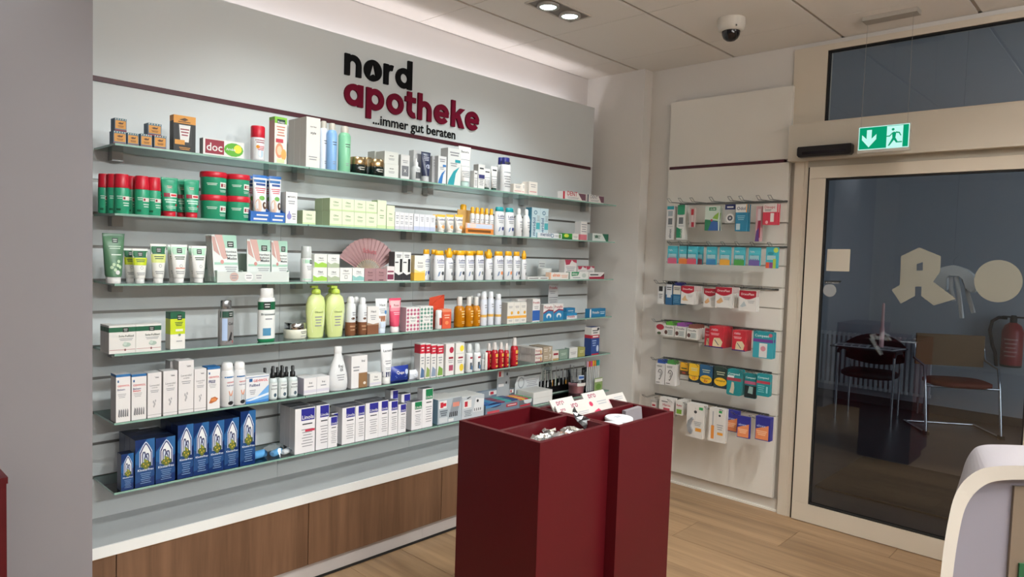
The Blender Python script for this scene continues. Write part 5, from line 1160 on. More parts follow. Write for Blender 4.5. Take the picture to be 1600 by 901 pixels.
# ---- fifth shelf -----------------------------------------------
def geh(sub, art, t2=None):
    def g(p):
        p.text('GEHWOL', 0.1, 0.95, 0.74, '#d0262e'); p.text(sub, 0.1, 0.62, 0.665, 'navy'); p.rect(0.1, 0.83, 0.2, 0.88, '#1f5f9a'); p.lines(0.12, 0.7, 0.5, 0.6, 3, 'text', 0.3)
        if t2: p.text(t2, 0.1, 0.6, 0.62, t2 == 'Balsam' and 'red' or 'navy')
        if art == 'feet':
            for i in range(5): p.put([(0.14 + 0.15 * i, 0.12), (0.25 + 0.15 * i, 0.1), (0.29 + 0.14 * i, 0.24), (0.2 + 0.15 * i, 0.28)], '#7b7c80')
        else:
            p.put([(0.12, 0.15), (0.3, 0.14), (0.7, 0.18), (0.86, 0.24), (0.6, 0.29), (0.3, 0.27)], '#b5683a'); p.ell(0.5, 0.22, 0.22, 0.035, '#d98a50')
    return g
BAND = ((0.945, 1, '#2a6aa4'),)
put('foot_balm_carton', CART, 'tall white foot balm carton with blue top edge', 4, 181, 204, 584.5, carton('#e6e4e3', BAND, top='#c9cacb', left='#cfcccb', pr=geh('Balsam', 'feet')), D=0.06, dy=0.002, tail='leftmost on fifth shelf')
put('foot_balm_carton', CART, 'white foot balm carton with red second line', 4, 205.5, 229, 584, carton('#e4e2e1', BAND, top='#b5b9bd', left='#cfcccb', pr=geh('Balsam', 'feet', 'Balsam')), D=0.06, dy=0.004)
def lav(p): p.rect(0.5, 0.9, 0.8, 0.905, 'ink'); p.text('Lavendel', 0.15, 0.85, 0.70, '#8a8a8c'); p.text('creme', 0.3, 0.7, 0.655, '#8a8a8c'); p.lines(0.2, 0.8, 0.55, 0.62, 2); p.lines(0.55, 0.8, 0.87, 0.9, 1, 'ink'); p.ell(0.5, 0.3, 0.06, 0.04, '#a9a9ac'); p.ell(0.42, 0.35, 0.05, 0.03, '#a9a9ac'); p.ell(0.56, 0.37, 0.05, 0.03, '#a9a9ac'); p.ell(0.45, 0.25, 0.05, 0.03, '#a9a9ac'); p.rect(0, 0.06, 1, 0.067, '#8d8a8c')
LAVC = carton('#e0dddd', top='#d6d6d6', left='#bcb9b9', pr=lav)
put('plain_carton', CART, 'off white carton with grey lettering, first of pair', 4, 230.5, 252.5, 582, LAVC, D=0.055, dy=0.006)
put('plain_carton', CART, 'off white carton with grey lettering, second of pair', 4, 255, 277.5, 579, LAVC, D=0.055, dy=0.006)
put('plain_carton', CART, 'tallest off white carton with small grey flower', 4, 279, 303, 563, LAVC, D=0.055, dy=0.006)
put('plain_carton', CART, 'tall off white carton behind the tallest one', 4, 266, 288, 563, LAVC, D=0.055, dy=0.075)
put('plain_carton', CART, 'off white carton right of the tallest one', 4, 303.5, 322.5, 576, LAVC, D=0.055, dy=0.006)
put('foot_balm_carton', CART, 'white foot balm carton with brown shell print', 4, 324, 344, 573, carton('#e6e4e3', BAND, top='#2a6aa4', left='#cfcccb', pr=geh('Vitamin', 'shell', 'Fluid')), D=0.055, dy=0.006)
def fsp(p): p.rect(0.02, 0.66, 0.98, 0.69, '#2a6aa4'); p.text('GEHWOL', 0.3, 0.92, 0.54, '#d0262e'); p.text('Fuß+Schuh', 0.3, 0.92, 0.47, 'navy'); p.put([(0.42, 0.36), (0.78, 0.36), (0.7, 0.24), (0.5, 0.24)], '#d08a6a'); p.rect(0.46, 0.12, 0.54, 0.26, '#a8b4bc'); p.rect(0.66, 0.12, 0.74, 0.26, '#a8b4bc'); p.ell(0.6, 0.08, 0.22, 0.045, '#1c1c20')
FSP = bottle([(0.94, 0), (1, 0.02), (1, 0.74), (0.86, 0.82)], '#e0e1e3', [('cap', [(0.8, 0.82), (0.84, 0.84), (0.82, 0.96), (0.6, 1.0)], '#eaeaea', 'white cap')], pr=fsp)
put('foot_spray', BOT, 'white foot spray can with blue ring', 4, 345, 364.5, 566, FSP, round_=True, dy=0.004, tail='left of two')
put('foot_spray', BOT, 'white foot spray can with blue ring', 4, 364.5, 383, 565, FSP, round_=True, dy=0.004, tail='right of two')
put('foot_bath_carton', CART, 'wide white foot bath carton with blue wave', 4, 384, 420, 586, carton('#e2e3e6', top='#d8d9da', pr=lambda p: (p.rect(0, 0.93, 1, 0.95, '#2a6aa4'), p.rect(0.14, 0.78, 0.28, 0.9, '#1f5f9a'), p.text('GEHWOL', 0.32, 0.95, 0.76, '#d0262e'), p.text('Fußbad', 0.16, 0.6, 0.6, 'navy'), p.put([(0, 0), (1, 0), (1, 0.62), (0.72, 0.4), (0.5, 0.22), (0, 0.16)], '#6fa9e0'), p.put([(0, 0.05), (0.5, 0.14), (1, 0.24), (1, 0.32), (0.5, 0.22), (0, 0.1)], '#dfe8f2'), p.put([(0, 0), (1, 0), (1, 0.1), (0.4, 0.06), (0, 0.1)], '#3a7fc8'), p.lines(0.16, 0.42, 0.3, 0.5, 3)), left='#b8bcc4'), D=0.07, dy=0.012)
SCH = bottle([(0.92, 0), (1, 0.02), (1, 0.52), (0.9, 0.6), (0.5, 0.64)], '#c9d3d2', [('spray_head', [(0.5, 0.63), (0.54, 0.66), (0.52, 0.8), (0.3, 0.82), (0.34, 0.98), (0.25, 1.0)], 'black', 'black spray head')], 1.0, pr=lambda p: (p.rect(0.06, 0.05, 0.94, 0.5, '#dfe4e4'), p.text('SCHON', 0.15, 0.85, 0.3, 'ink'), p.lines(0.2, 0.8, 0.38, 0.46, 1), p.ell(0.55, 0.13, 0.16, 0.06, '#2c4a5c')), rough=0.2)
for i, (a, c, y, d) in enumerate([(419.5, 433, 572, 0.02), (433.5, 448, 572, 0.02), (449.5, 464.5, 571, 0.02)]):
    put('spray_bottle', BOT, 'clear spray bottle with black nozzle, %s in front' % ORD[i], 4, a, c, y, SCH, round_=True, dy=d)
for i, (a, c, y, d) in enumerate([(407, 420, 570, 0.10), (419, 431.5, 567, 0.07), (427, 439.5, 568, 0.085), (434, 446, 565, 0.12), (441.5, 453.5, 568, 0.075)]):
    put('spray_bottle', BOT, 'clear spray bottle with black nozzle, %s behind' % ORD[i], 4, a, c, y, SCH, round_=True, dy=d, H=0.128)
FR = lambda p: (p.text('frei', 0.4, 0.65, 0.64, 'ink'), p.lines(0.3, 0.75, 0.4, 0.55, 1), p.rect(0, 0.1, 1, 0.28, '#d3cfda'))
put('cream_carton', CART, 'low white cream carton with script lettering', 4, 474.5, 514.5, 589, carton('#e4e2e3', pr=FR, left='#b9b3c4'), n=2, D=0.07, dy=0.02)
put('cream_carton', CART, 'low white cream carton stacked behind, rounded', 4, 468, 486, 587, carton('#dad8d8', pr=FR), D=0.05, dy=0.10)
put('oil_bottle', BOT, 'white teardrop body oil bottle with narrow neck', 4, 513, 543, 541, bottle([(0.86, 0), (0.94, 0.02), (1, 0.16), (0.92, 0.36), (0.66, 0.6), (0.4, 0.78), (0.36, 0.84)], '#dfe0e2', [('cap', [(0.36, 0.84), (0.39, 0.86), (0.38, 0.98), (0.33, 1.0)], '#e9e9ea', 'white cap')], 0.6, pr=lambda p: (p.put([(0.2, 0.14), (0.8, 0.14), (0.86, 0.24), (0.76, 0.42), (0.62, 0.6), (0.4, 0.6), (0.24, 0.42)], '#eceded'), p.text('frei', 0.4, 0.66, 0.52, 'ink'), p.text('öl', 0.47, 0.62, 0.44, 'ink'), p.lines(0.3, 0.7, 0.22, 0.38, 3))), D=0.06, dy=0.012)
put('oil_carton', CART, 'white carton with brown square lower right', 4, 549, 574, 555.5, carton('#e4e2e2', top='#d6d4d4', pr=lambda p: (p.text('frei', 0.62, 0.84, 0.8, 'ink'), p.rect(0.46, 0.0, 1.0, 0.46, '#8c6a48'), p.ell(0.84, 0.13, 0.09, 0.045, '#d9cfc4'), p.lines(0.1, 0.5, 0.5, 0.7, 2)), left='#c9c6c8'), D=0.07, dy=0.02)
put('cream_carton', CART, 'small low white carton beside brown square carton', 4, 577.5, 596, 583, carton('#e2e1de', pr=FR, left='#c6c4c1'), D=0.05, dy=0.012)
put('lotion_tube', TUB, 'tall white tube with navy ring and white cap', 4, 598, 617.5, 537.5, tube('#e3e4e6', 'white', 0.17, lambda p: (p.rect(0, 0.18, 1, 0.3, '#2a2f5a'), p.text('Lactem', 0.2, 0.85, 0.8, 'ink'), p.ell(0.5, 0.55, 0.34, 0.12, '#edeeee'), p.lines(0.3, 0.75, 0.48, 0.6, 2), p.lines(0.3, 0.7, 0.34, 0.42, 2))), D=0.045)
def pillow(c, pr=None):
    def f(W, H, D):
        b = MB(); V = []; n = 9
        for side in (-1, 1):
            for j in range(5):
                for i in range(n):
                    u, v = i / (n - 1), j / 4
                    t = (math.sin(math.pi * u) ** 0.5) * (math.sin(math.pi * v) ** 0.5)
                    V.append(((u - .5) * W, side * D / 2 * t, v * H))
        F = []
        for s_ in (0, 1):
            o_ = s_ * 5 * n
            for j in range(4):
                for i in range(n - 1):
                    q = (o_ + j * n + i, o_ + j * n + i + 1, o_ + (j + 1) * n + i + 1, o_ + (j + 1) * n + i)
                    F.append(q if s_ == 0 else q[::-1])
        b.mesh(V, F, M(c, 0.3), True)
        parts = []
        if pr:
            def fn(u, v, e):
                t = (math.sin(math.pi * min(max(u, 0), 1)) ** 0.5) * (math.sin(math.pi * min(max(v, 0), 1)) ** 0.5)
                return ((u - .5) * W, -D / 2 * t - e - 0.0008, v * H)
            p = Printer(W, H, fn); pr(p); parts.append(('print', p.b.data('print'), None))
        return b.data('pouch'), parts
    return f
put('wipes_pack', 'pack', 'navy blue soft wipes pack', 4, 615, 642, 572, pillow('#233a94', lambda p: (p.text('Qups', 0.2, 0.6, 0.5, 'white'), p.lines(0.15, 0.8, 0.22, 0.4, 2, '#9ab4e6'), p.ell(0.78, 0.6, 0.12, 0.18, '#c9d6f0'))), D=0.05, dy=0.03)
put('wipes_pack', 'pack', 'white and pale blue soft pack', 4, 643, 672.5, 577, pillow('#dfe2ea', lambda p: (p.ell(0.5, 0.5, 0.36, 0.28, '#eceef2'), p.lines(0.2, 0.8, 0.3, 0.5, 2, '#a8b4cc'))), D=0.04, dy=0.025)
def rt(c, art):
    def g(p):
        p.rect(0, 0.72, 1, 0.97, c); p.lines(0.2, 0.8, 0.76, 0.92, 2, 'white', 0.4); p.lines(0.2, 0.8, 0.4, 0.64, 3); p.put([(0.1, 0.04), (0.9, 0.04), (0.9, 0.24), (0.3, 0.34)], art)
    return g
for i, (a, c, y) in enumerate([(656.5, 664, 536.5), (665, 672.5, 536.5), (673.5, 682, 538), (683, 693, 538.5)]):
    put('red_top_carton', CART, 'narrow white carton with red top, %s from left' % ORD[i], 4, a, c, y, carton('#e2e0dd', ((0.72, 0.97, '#c0243a'),), pr=rt('#c0243a', ('#4a6a90', '#8aa05a', '#8a9ab0', '#7aa04a')[i]), left='#c9c6c4'), D=0.05)
put('drops_carton', CART, 'white carton with red disc and raspberry print', 4, 696.5, 709.5, 537, carton('#e4e2e0', pr=lambda p: (p.ell(0.68, 0.8, 0.26, 0.1, '#b02a44'), p.rect(0.35, 0.52, 0.9, 0.58, 'dred'), p.rect(0.4, 0.14, 0.9, 0.32, '#a84a64'), p.lines(0.3, 0.9, 0.38, 0.5, 2))), D=0.045)
put('drops_carton', CART, 'white carton with yellow lemon print', 4, 712, 725.5, 535.5, carton('#e4e3df', pr=lambda p: (p.ell(0.7, 0.82, 0.24, 0.1, 'lemon'), p.rect(0.3, 0.5, 0.85, 0.55, 'dred'), p.ell(0.7, 0.2, 0.24, 0.12, '#e6c93a'), p.lines(0.2, 0.8, 0.34, 0.46, 2), p.rect(0, 0.66, 1, 0.67, '#b0aeac'))), D=0.05)
WSP = bottle([(0.94, 0), (1, 0.02), (1, 0.6), (0.9, 0.66), (0.5, 0.68)], '#e2e3e4', [('spray_head', [(0.7, 0.68), (0.74, 0.7), (0.72, 0.92), (0.5, 1.0)], '#d6dadb', 'clear spray cap')], pr=lambda p: (p.rect(0.3, 0.48, 0.8, 0.54, '#a02a3c'), p.rect(0.3, 0.1, 0.6, 0.34, '#4a525c'), p.rect(0.5, 0.08, 0.9, 0.22, '#4a7ab0')))
put('spray_bottle', BOT, 'white spray bottle with clear cap, left', 4, 727, 738.5, 537, WSP, round_=True)
put('spray_bottle', BOT, 'white spray bottle with clear cap, right', 4, 738.5, 751, 536.5, WSP, round_=True)
put('spray_bottle', BOT, 'short white spray before the red bottles', 4, 751.5, 758.5, 553, WSP, round_=True, dy=0.03)
put('lip_stick', BOT, 'little white stick beside red spray bottles', 4, 757, 761.5, 550.5, bottle([(0.9, 0), (1, 0.04), (1, 0.6), (0.9, 0.64)], '#dedbd4', [('cap', [(0.9, 0.64), (0.9, 0.98), (0.7, 1)], '#e6e4de', 'white cap')]), round_=True)
RSP = bottle([(0.9, 0), (1, 0.03), (1, 0.58), (0.84, 0.68), (0.4, 0.71)], '#b01f2c', [('spray_head', [(0.6, 0.71), (0.64, 0.73), (0.56, 0.88), (0.4, 1.0)], '#e0d8d4', 'white spray head')], pr=lambda p: (p.rect(0.3, 0.44, 0.78, 0.56, '#e8b24a'), p.lines(0.3, 0.75, 0.2, 0.38, 3, '#e8c27a'), p.rect(0.35, 0.06, 0.75, 0.12, '#e8b24a')), rough=0.25)
for i, (a, c, y, d) in enumerate([(758.5, 768.5, 536.5, 0.05), (767.5, 778, 534.5, 0.012), (778, 787, 534.5, 0.02), (787, 795, 536, 0.014), (797.5, 809.5, 527.5, 0.012)]):
    put('red_spray', BOT, 'red spray bottle with white head, %s' % ORD[i], 4, a, c, y, RSP, round_=True, dy=d)
def protf(p): p.text('Protefix', 0.08, 0.9, 0.5, '#a01a34'); p.rect(0, 0, 1, 0.2, '#8a5a64'); p.ell(0.8, 0.4, 0.12, 0.3, '#c8a06a')
PF = carton('#dbd6d0', pr=protf, left='#b9b0aa')
h = put('denture_carton', CART, 'flat white and red carton, lower of pile', 4, 835.5, 847, 554.5, PF, D=0.04, back=3)
put('denture_carton', CART, 'flat white and red carton, upper of pile', 4, 835.5, 847, 544, PF, D=0.04, back=3, base=h + 0.0003)
PG = carton('#a89a86', pr=lambda p: (p.text('7', 0.66, 0.86, 0.3, 'white'), p.lines(0.1, 0.5, 0.3, 0.8, 2, '#d8d0c4')), left='#8a7c6a')
h = put('denture_carton', CART, 'flat taupe carton with white seven, lower', 4, 848, 862.5, 553, PG, D=0.06, back=1, dy=0.02)
put('denture_carton', CART, 'flat taupe carton with white seven, upper', 4, 848, 862.5, 541.5, PG, D=0.06, back=1, base=h + 0.0003, dy=0.02)
put('small_carton', CART, 'tiny white and gold carton beside taupe cartons', 4, 863.5, 872.5, 548, carton('#d9d4cc', pr=lambda p: (p.lines(0.1, 0.9, 0.5, 0.8, 1, 'dred', 0.7), p.rect(0, 0, 1, 0.2, '#b59a6a'))), D=0.03)
put('small_carton', CART, 'small grey green carton near fifth shelf end', 4, 873.5, 886.5, 546.5, carton('#7d9486', pr=lambda p: p.lines(0.2, 0.8, 0.4, 0.7, 2, '#b9c9be')), D=0.04)
put('small_carton', CART, 'small white carton left of the mustard one', 4, 889, 902, 543, carton('#d6d8d6', pr=small(n=3), left='#8fa39a'), D=0.04)
put('small_carton', CART, 'small mustard green carton near fifth shelf end', 4, 903, 913.5, 542.5, carton('#9a9a5a', pr=lambda p: p.lines(0.2, 0.8, 0.4, 0.7, 2, '#d0cfa0')), D=0.04)
put('care_carton', CART, 'upright blue carton with white top and red band', 4, 924, 936.5, 511, carton('#2a4a8c', ((0.72, 1, '#dcdad6'), (0.6, 0.72, '#b02a3c')), left='#24407a', pr=lambda p: (p.lines(0.1, 0.8, 0.76, 0.92, 2, 'ink'), p.ell(0.8, 0.93, 0.14, 0.05, 'ink'), p.lines(0.15, 0.85, 0.62, 0.7, 1, 'white', 0.6), p.ell(0.78, 0.22, 0.14, 0.12, '#c9d6ea'), p.lines(0.1, 0.6, 0.3, 0.55, 3, '#a9bfe4'), p.rect(0.06, 0.0, 0.94, 0.04, 'red'))), D=0.06, base=0.0)

# ---- bottom shelf ----------------------------------------------
def nun(p):
    def arch(cx, w, v0, v1, c):
        pts = [(cx - w, v0), (cx + w, v0), (cx + w, v0 + (v1 - v0) * 0.6)]
        for i in range(1, 8): t = i / 8; pts.append((cx + w * (1 - t) ** 0.75 * 1.0, v0 + (v1 - v0) * (0.6 + 0.4 * t)))
        pts.append((cx, v1))
        for i in range(7, 0, -1): t = i / 8; pts.append((cx - w * (1 - t) ** 0.75, v0 + (v1 - v0) * (0.6 + 0.4 * t)))
        pts.append((cx - w, v0 + (v1 - v0) * 0.6)); p.put(pts, c)
    p.put([(0.0, 0.3), (1, 0.6), (1, 1), (0.6, 1), (0, 0.7)], '#1f5c94'); p.put([(0.0, 0.08), (1, 0.2), (1, 0.3), (0, 0.5)], '#17467c')
    arch(0.54, 0.33, 0.42, 0.95, '#cfd6e4'); arch(0.54, 0.30, 0.42, 0.925, '#24336e'); arch(0.54, 0.25, 0.42, 0.89, '#e2e4e6')
    for cx, tp in ((0.44, 0.74), (0.62, 0.70), (0.54, 0.64)):
        p.put([(cx - 0.09, 0.45), (cx + 0.09, 0.45), (cx + 0.1, tp - 0.06), (cx + 0.06, tp), (cx - 0.06, tp), (cx - 0.1, tp - 0.06)], '#3a4068'); p.put([(cx - 0.045, 0.45), (cx + 0.045, 0.45), (cx + 0.05, tp - 0.06), (cx, tp - 0.02), (cx - 0.05, tp - 0.06)], '#c4cfdf')
    for a, c, r, cc in ((0.4, 0.46, 0.12, '#5a6a2c'), (0.58, 0.5, 0.12, '#6f7c30'), (0.7, 0.46, 0.11, '#4c5c2a'), (0.54, 0.44, 0.16, '#66702e'), (0.5, 0.55, 0.07, '#7c8a3a')): p.ell(a, c, r, r * 0.5, cc, 9)
    for a, c in ((0.42, 0.48), (0.6, 0.52), (0.66, 0.45), (0.52, 0.43)): p.ell(a, c, 0.035, 0.018, '#c9a83a', 7)
    p.text('Klosterfrau', 0.12, 0.92, 0.335, '#d9e2f0'); p.lines(0.25, 0.8, 0.06, 0.3, 6, '#7f9cc4', 0.3)
KF = carton('#123066', pr=nun, top='#171d34', left='#122450', rough=0.3)
put('tonic_carton', CART, 'smallest blue tonic carton with arched window print', 5, 189, 209, 708.5, KF, D=0.045, dy=0.004, tail='leftmost, bottom shelf')
put('tonic_carton', CART, 'medium blue tonic carton with arched window print', 5, 211, 242, 686, KF, D=0.06, dy=0.006, back=2, tail='left of medium pair')
put('tonic_carton', CART, 'medium blue tonic carton with arched window print', 5, 243, 274, 682.5, KF, D=0.06, dy=0.006, back=2, tail='right of medium pair')
for i, (a, c, y) in enumerate([(277.5, 302.5, 663), (302.5, 326.5, 660), (326.5, 350.5, 657), (350.5, 373.5, 653)]):
    put('tonic_carton', CART, 'large blue tonic carton with arched window print', 5, a, c, y, KF, D=0.06, dy=0.006, back=2, tail='%s of four, bottom shelf' % ORD[i])
put('tonic_carton', CART, 'tallest blue tonic carton with arched window print', 5, 375.5, 399.5, 641.5, KF, D=0.065, dy=0.006, back=2)
# bagged sponges
for i, (x, y, col, lab, r) in enumerate([(405, 710, '#5aa0d8', 'light blue foam sponge beside the tonic cartons', 0.024), (432, 706, '#5fa8dc', 'light blue sponge roll in a clear bag', 0.02), (448, 703, '#e4e4e2', 'white sponge roll in a clear bag', 0.017)]):
    q = on_z(x, y, ROWZ[5] + 0.015); b = MB()
    b.lathe([(r * 0.6, -0.03), (r, -0.024), (r, 0.024), (r * 0.6, 0.03)], M(col, 0.9), 14)
    b.V = [(v[2] * 1.1, v[0] * 0.9, v[1] * 0.7 + r * 0.7) for v in b.V]
    thing('sponge', lab, 'sponge', (q.x, q.y, ROWZ[5] + 0.0006), (0, 0, 0.5 if i else 0.2), me=b.data('sponge'))
q = on_z(438, 702, ROWZ[5] + 0.02)
def film_bag(W, D, H):
    b = MB(); V = []; n, m = 9, 7
    for j in range(m):
        for i in range(n):
            u, v = i / (n - 1), j / (m - 1)
            V.append(((u - .5) * W, (v - .5) * D, H * (math.sin(math.pi * u) * math.sin(math.pi * v)) ** 0.6 + random.uniform(0, 0.006) + 0.001))
    b.mesh(V, [(j * n + i, j * n + i + 1, (j + 1) * n + i + 1, (j + 1) * n + i) for j in range(m - 1) for i in range(n - 1)], CLEAR, False)
    return b
thing('clear_bag', 'crumpled clear plastic bag around two sponge rolls', 'bag', (q.x - 0.025, q.y - 0.005, ROWZ[5] + 0.0006), (0, 0, 0.1), me=film_bag(0.14, 0.12, 0.052).data('clear_bag'))
def lino(c='#26268a', t='Linola', tone='#8a8a8e', red=False):
    def g(p):
        p.rect(0.3, 0.72, 0.97, 0.98, c); p.text(t, 0.34, 0.93, 0.75, 'white'); p.lines(0.36, 0.86, 0.61, 0.67, 1, 'ink', 0.45); p.lines(0.32, 0.9, 0.12, 0.55, 7, tone, 0.28)
        if red: p.rect(0.5, 0.47, 0.98, 0.52, '#c0304a')
    return g
def linc(red=False, c='#26268a'): return carton('#e6e4e6', top='#55565c', left='#b9babd', pr=lino(c, red=red))
put('cream_carton', CART, 'tall white carton with blue square and red flash', 5, 461, 492.5, 637, linc(True), D=0.045, dy=0.008, back=2)
put('cream_carton', CART, 'tall white carton with blue top square', 5, 494, 514.5, 632, linc(), D=0.045, dy=0.01, back=1, tail='second from left')
put('cream_carton', CART, 'short white carton with blue top square, front', 5, 512.5, 527, 650.5, linc(), D=0.035, dy=0.006)
put('cream_carton', CART, 'short white carton with blue top square, behind', 5, 518, 529, 645, linc(), D=0.03, dy=0.05)
for i, (a, c, y, bk) in enumerate([(534.5, 555, 636, 1), (555.5, 570, 633, 1), (571, 591.5, 628.5, 1), (591.5, 606.5, 625.5, 1), (607, 621.5, 626, 0), (622, 634.5, 631, 0)]):
    put('cream_carton', CART, 'white carton with blue square', 5, a, c, y, linc(), D=0.05, dy=0.012, back=bk, tail='%s of the six row' % ORD[i])
put('cream_carton', CART, 'tall white carton with blue square behind the row', 5, 610, 622, 609, linc(), D=0.05, dy=0.09)
put('cream_carton', CART, 'tall white carton with blue square, rightmost behind', 5, 627, 641, 615, linc(), D=0.05, dy=0.07)
put('cream_carton', CART, 'short white carton with green top square', 5, 643, 659.5, 627, linc(c='#14784a'), D=0.045, dy=0.012)
put('cream_carton', CART, 'tall white carton with green top square', 5, 660, 676.5, 606.5, linc(c='#14784a'), D=0.045, dy=0.014)
# big box of brow tips: two printed units
def tips(p):
    p.rect(0, 0, 1, 1, '#aab5bd'); p.rect(0.05, 0.62, 0.36, 0.94, '#e4e2e0'); p.rect(0.1, 0.66, 0.22, 0.88, '#b8283a'); p.lines(0.22, 0.34, 0.68, 0.86, 1, 'red', 0.7)
    p.put([(0.46, 0.22), (0.78, 0.22), (1.0, 0.98), (0.62, 0.98)], '#8a929a'); p.rect(0.62, 0.62, 0.9, 0.8, '#d88a78')
    for i in range(5): p.put([(0.48 + 0.075 * i, 0.22), (0.52 + 0.075 * i, 0.22), (0.53 + 0.075 * i, 0.42), (0.49 + 0.075 * i, 0.42)], '#1c1e24')
    p.lines(0.08, 0.4, 0.3, 0.56, 3, '#6a747c', 0.7); p.rect(0.05, 0.04, 0.4, 0.26, '#c9ced2'); p.rect(0.44, 0.04, 0.66, 0.16, '#dcdedf')
def tips2(p):
    p.rect(0, 0, 1, 1, '#b9c0c6'); p.rect(0.08, 0.5, 0.42, 0.86, '#e0dedc'); p.rect(0.12, 0.56, 0.25, 0.8, '#b8283a'); p.put([(0.5, 0.25), (0.95, 0.25), (1, 0.8), (0.62, 0.9)], '#d8dadd'); p.put([(0.25, 0.9), (0.4, 0.98), (0.36, 1), (0.2, 0.94)], '#2a2c30'); p.ell(0.7, 0.75, 0.05, 0.07, '#2a2c30'); p.lines(0.1, 0.45, 0.1, 0.4, 4, '#7a848c', 0.5)
    for i in range(4): p.rect(0.55 + 0.09 * i, 0.3, 0.58 + 0.09 * i, 0.42, '#44484e')
TB = dict(D=0.15, dy=0.014)
put('applicator_box', 'box', 'grey box with printed applicators and white top', 5, 684, 721, 622, carton('#a9b4bc', top='#d6d6d4', pr=tips, left='#6f8fa4'), **TB, tail='left of two')
put('applicator_box', 'box', 'grey box with sparse applicator print and white top', 5, 721.5, 756, 618.5, carton('#b4bcc2', top='#d6d6d4', pr=tips2), **TB)
def trayb(x0, x1, yt, label, c, items, nm, pr_):
    Yf = YF + 0.016; a, c_ = on_y(x0, yt + 15, Yf).x, on_y(x1, yt + 15, Yf).x
    H = on_y((x0 + x1) / 2, yt, Yf).z - ROWZ[5]; w = (c_ - a) / 2; D = 0.16
    b = MB(); m = M(c, 0.5)
    b.box(-w, w, 0, 0.003, 0, H, m); b.box(-w, w, D - 0.003, D, 0, H * 2.0, m); b.box(-w, -w + 0.003, 0.003, D - 0.003, 0, H, m); b.box(w - 0.003, w, 0.003, D - 0.003, 0, H, m); b.box(-w + 0.003, w - 0.003, 0.003, D - 0.003, 0, H * 0.55, m)
    o = thing(nm, label, 'display box', ((a + c_) / 2, Yf, ROWZ[5] + 0.0004), me=b.data(nm))
    p = Printer(2 * w, H, lambda u, v, e: ((u - .5) * 2 * w, -e, v * H)); pr_(p); part('print', p.b, o)
    p = Printer(2 * w, H, lambda u, v, e: ((u - .5) * 2 * w, D - 0.003 - e, H * (1 + v))); p.rect(0.1, 0.1, 0.7, 0.9, '#8a949e'); p.rect(0.62, 0.3, 0.9, 0.8, '#d8d6d4'); p.rect(0.66, 0.36, 0.76, 0.7, '#b8283a'); part('back_print', p.b, o)
    for k in range(items[0]):
        col = items[1][k % len(items[1])]; pw = (2 * w - 0.012) / items[0]
        for j in range(2):
            bb = MB(); bb.box(-pw / 2 + 0.001, pw / 2 - 0.001, -0.03, 0.03, 0, H * 0.5, M(col, 0.35))
            thing('refill_pack', 'flat %s refill pack in the %s, %s %s' % (items[2][k % len(items[2])], items[3], ORD[k], ('front', 'back')[j]), 'pack', ((a + c_) / 2 - w + 0.006 + pw * (k + 0.5), Yf + 0.04 + j * 0.068, ROWZ[5] + H * 0.56 + 0.002), group='refill packs in the ' + items[3], me=bb.data('refill_pack'))
trayb(758.5, 811, 629.5, 'blue grey open display box with red label print', '#6c7c8c', (5, ['#2a5ea0', '#3a8ab8', '#7a2a4a', '#2a9a9a', '#1f3f74'], ['blue', 'light blue', 'plum', 'teal', 'navy'], 'blue box'), 'interdental_display', lambda p: (p.ell(0.26, 0.95, 0.2, 0.3, '#1f2f5a'), p.rect(0.6, 0.4, 0.93, 0.75, '#b8283a'), p.lines(0.64, 0.9, 0.48, 0.68, 1, 'white', 0.5), p.rect(0.05, 0.02, 0.4, 0.3, '#c04a54'), p.put([(0, 0.7), (0.1, 0.7), (0.6, 1), (0, 1)], '#4a86b8')))
trayb(811.5, 832, 624, 'dark grey open display box of bright refills', '#5c646c', (4, ['#d8603a', '#e8c23a', '#d0304a', '#4aa05a'], ['orange', 'yellow', 'red', 'green'], 'dark box'), 'interdental_display', lambda p: (p.put([(0.3, 1), (0.95, 1), (0.9, 0.5), (0.6, 0.4), (0.36, 0.55)], '#cdd3d6'), p.rect(0.05, 0.1, 0.8, 0.34, '#b8283a')))
put('white_box', 'box', 'plain white box behind the red bins', 5, 833, 862.5, 611, carton('#dadbda', top='#d0d0ce', pr=lambda p: p.rect(0.05, 0.48, 0.95, 0.5, '#b9bab9')), D=0.14, dy=0.02)
Yf = YF + 0.17
b = MB(); a, c = on_y(805, 600, Yf).x, on_y(842, 600, Yf).x; H = on_y(824, 586, Yf).z - ROWZ[5]; w = (c - a) / 2
b.prism([(-w, 0), (w, 0), (w, H * 0.86), (-w * 0.2, H * 0.86), (-w * 0.3, H), (-w * 0.75, H), (-w * 0.9, H * 0.86), (-w, H * 0.7)], 0, 0.003, M('#c9cdd0', 0.5))
p = Printer(2 * w, H, lambda u, v, e: ((u - .5) * 2 * w, -e, v * H)); p.ell(0.24, 0.72, 0.13, 0.24, '#8f979c'); p.ell(0.24, 0.72, 0.10, 0.19, '#c9cdd0'); p.lines(0.45, 0.95, 0.5, 0.8, 4)
o = thing('display_card', 'pale header card with ring print behind white box', 'card', ((a + c) / 2, Yf, ROWZ[5] + 0.0004), me=b.data('display_card')); part('print', p.b, o)
a, c = on_y(777, 590, Yf).x, on_y(796, 590, Yf).x; H = on_y(787, 577, Yf).z - ROWZ[5]; w = (c - a) / 2
b = MB(); b.box(-w, w, 0, 0.003, 0, H, M('#a4adb4', 0.5)); p = Printer(2 * w, H, lambda u, v, e: ((u - .5) * 2 * w, -e, v * H)); p.rect(0.05, 0.78, 0.5, 0.98, '#e0dedc'); p.rect(0.12, 0.8, 0.3, 0.95, '#b8283a'); p.rect(0.1, 0.5, 0.55, 0.58, '#dfe0e0'); p.ell(0.8, 0.85, 0.06, 0.05, '#2a2c30'); p.ell(0.75, 0.6, 0.06, 0.04, '#2a2c30')
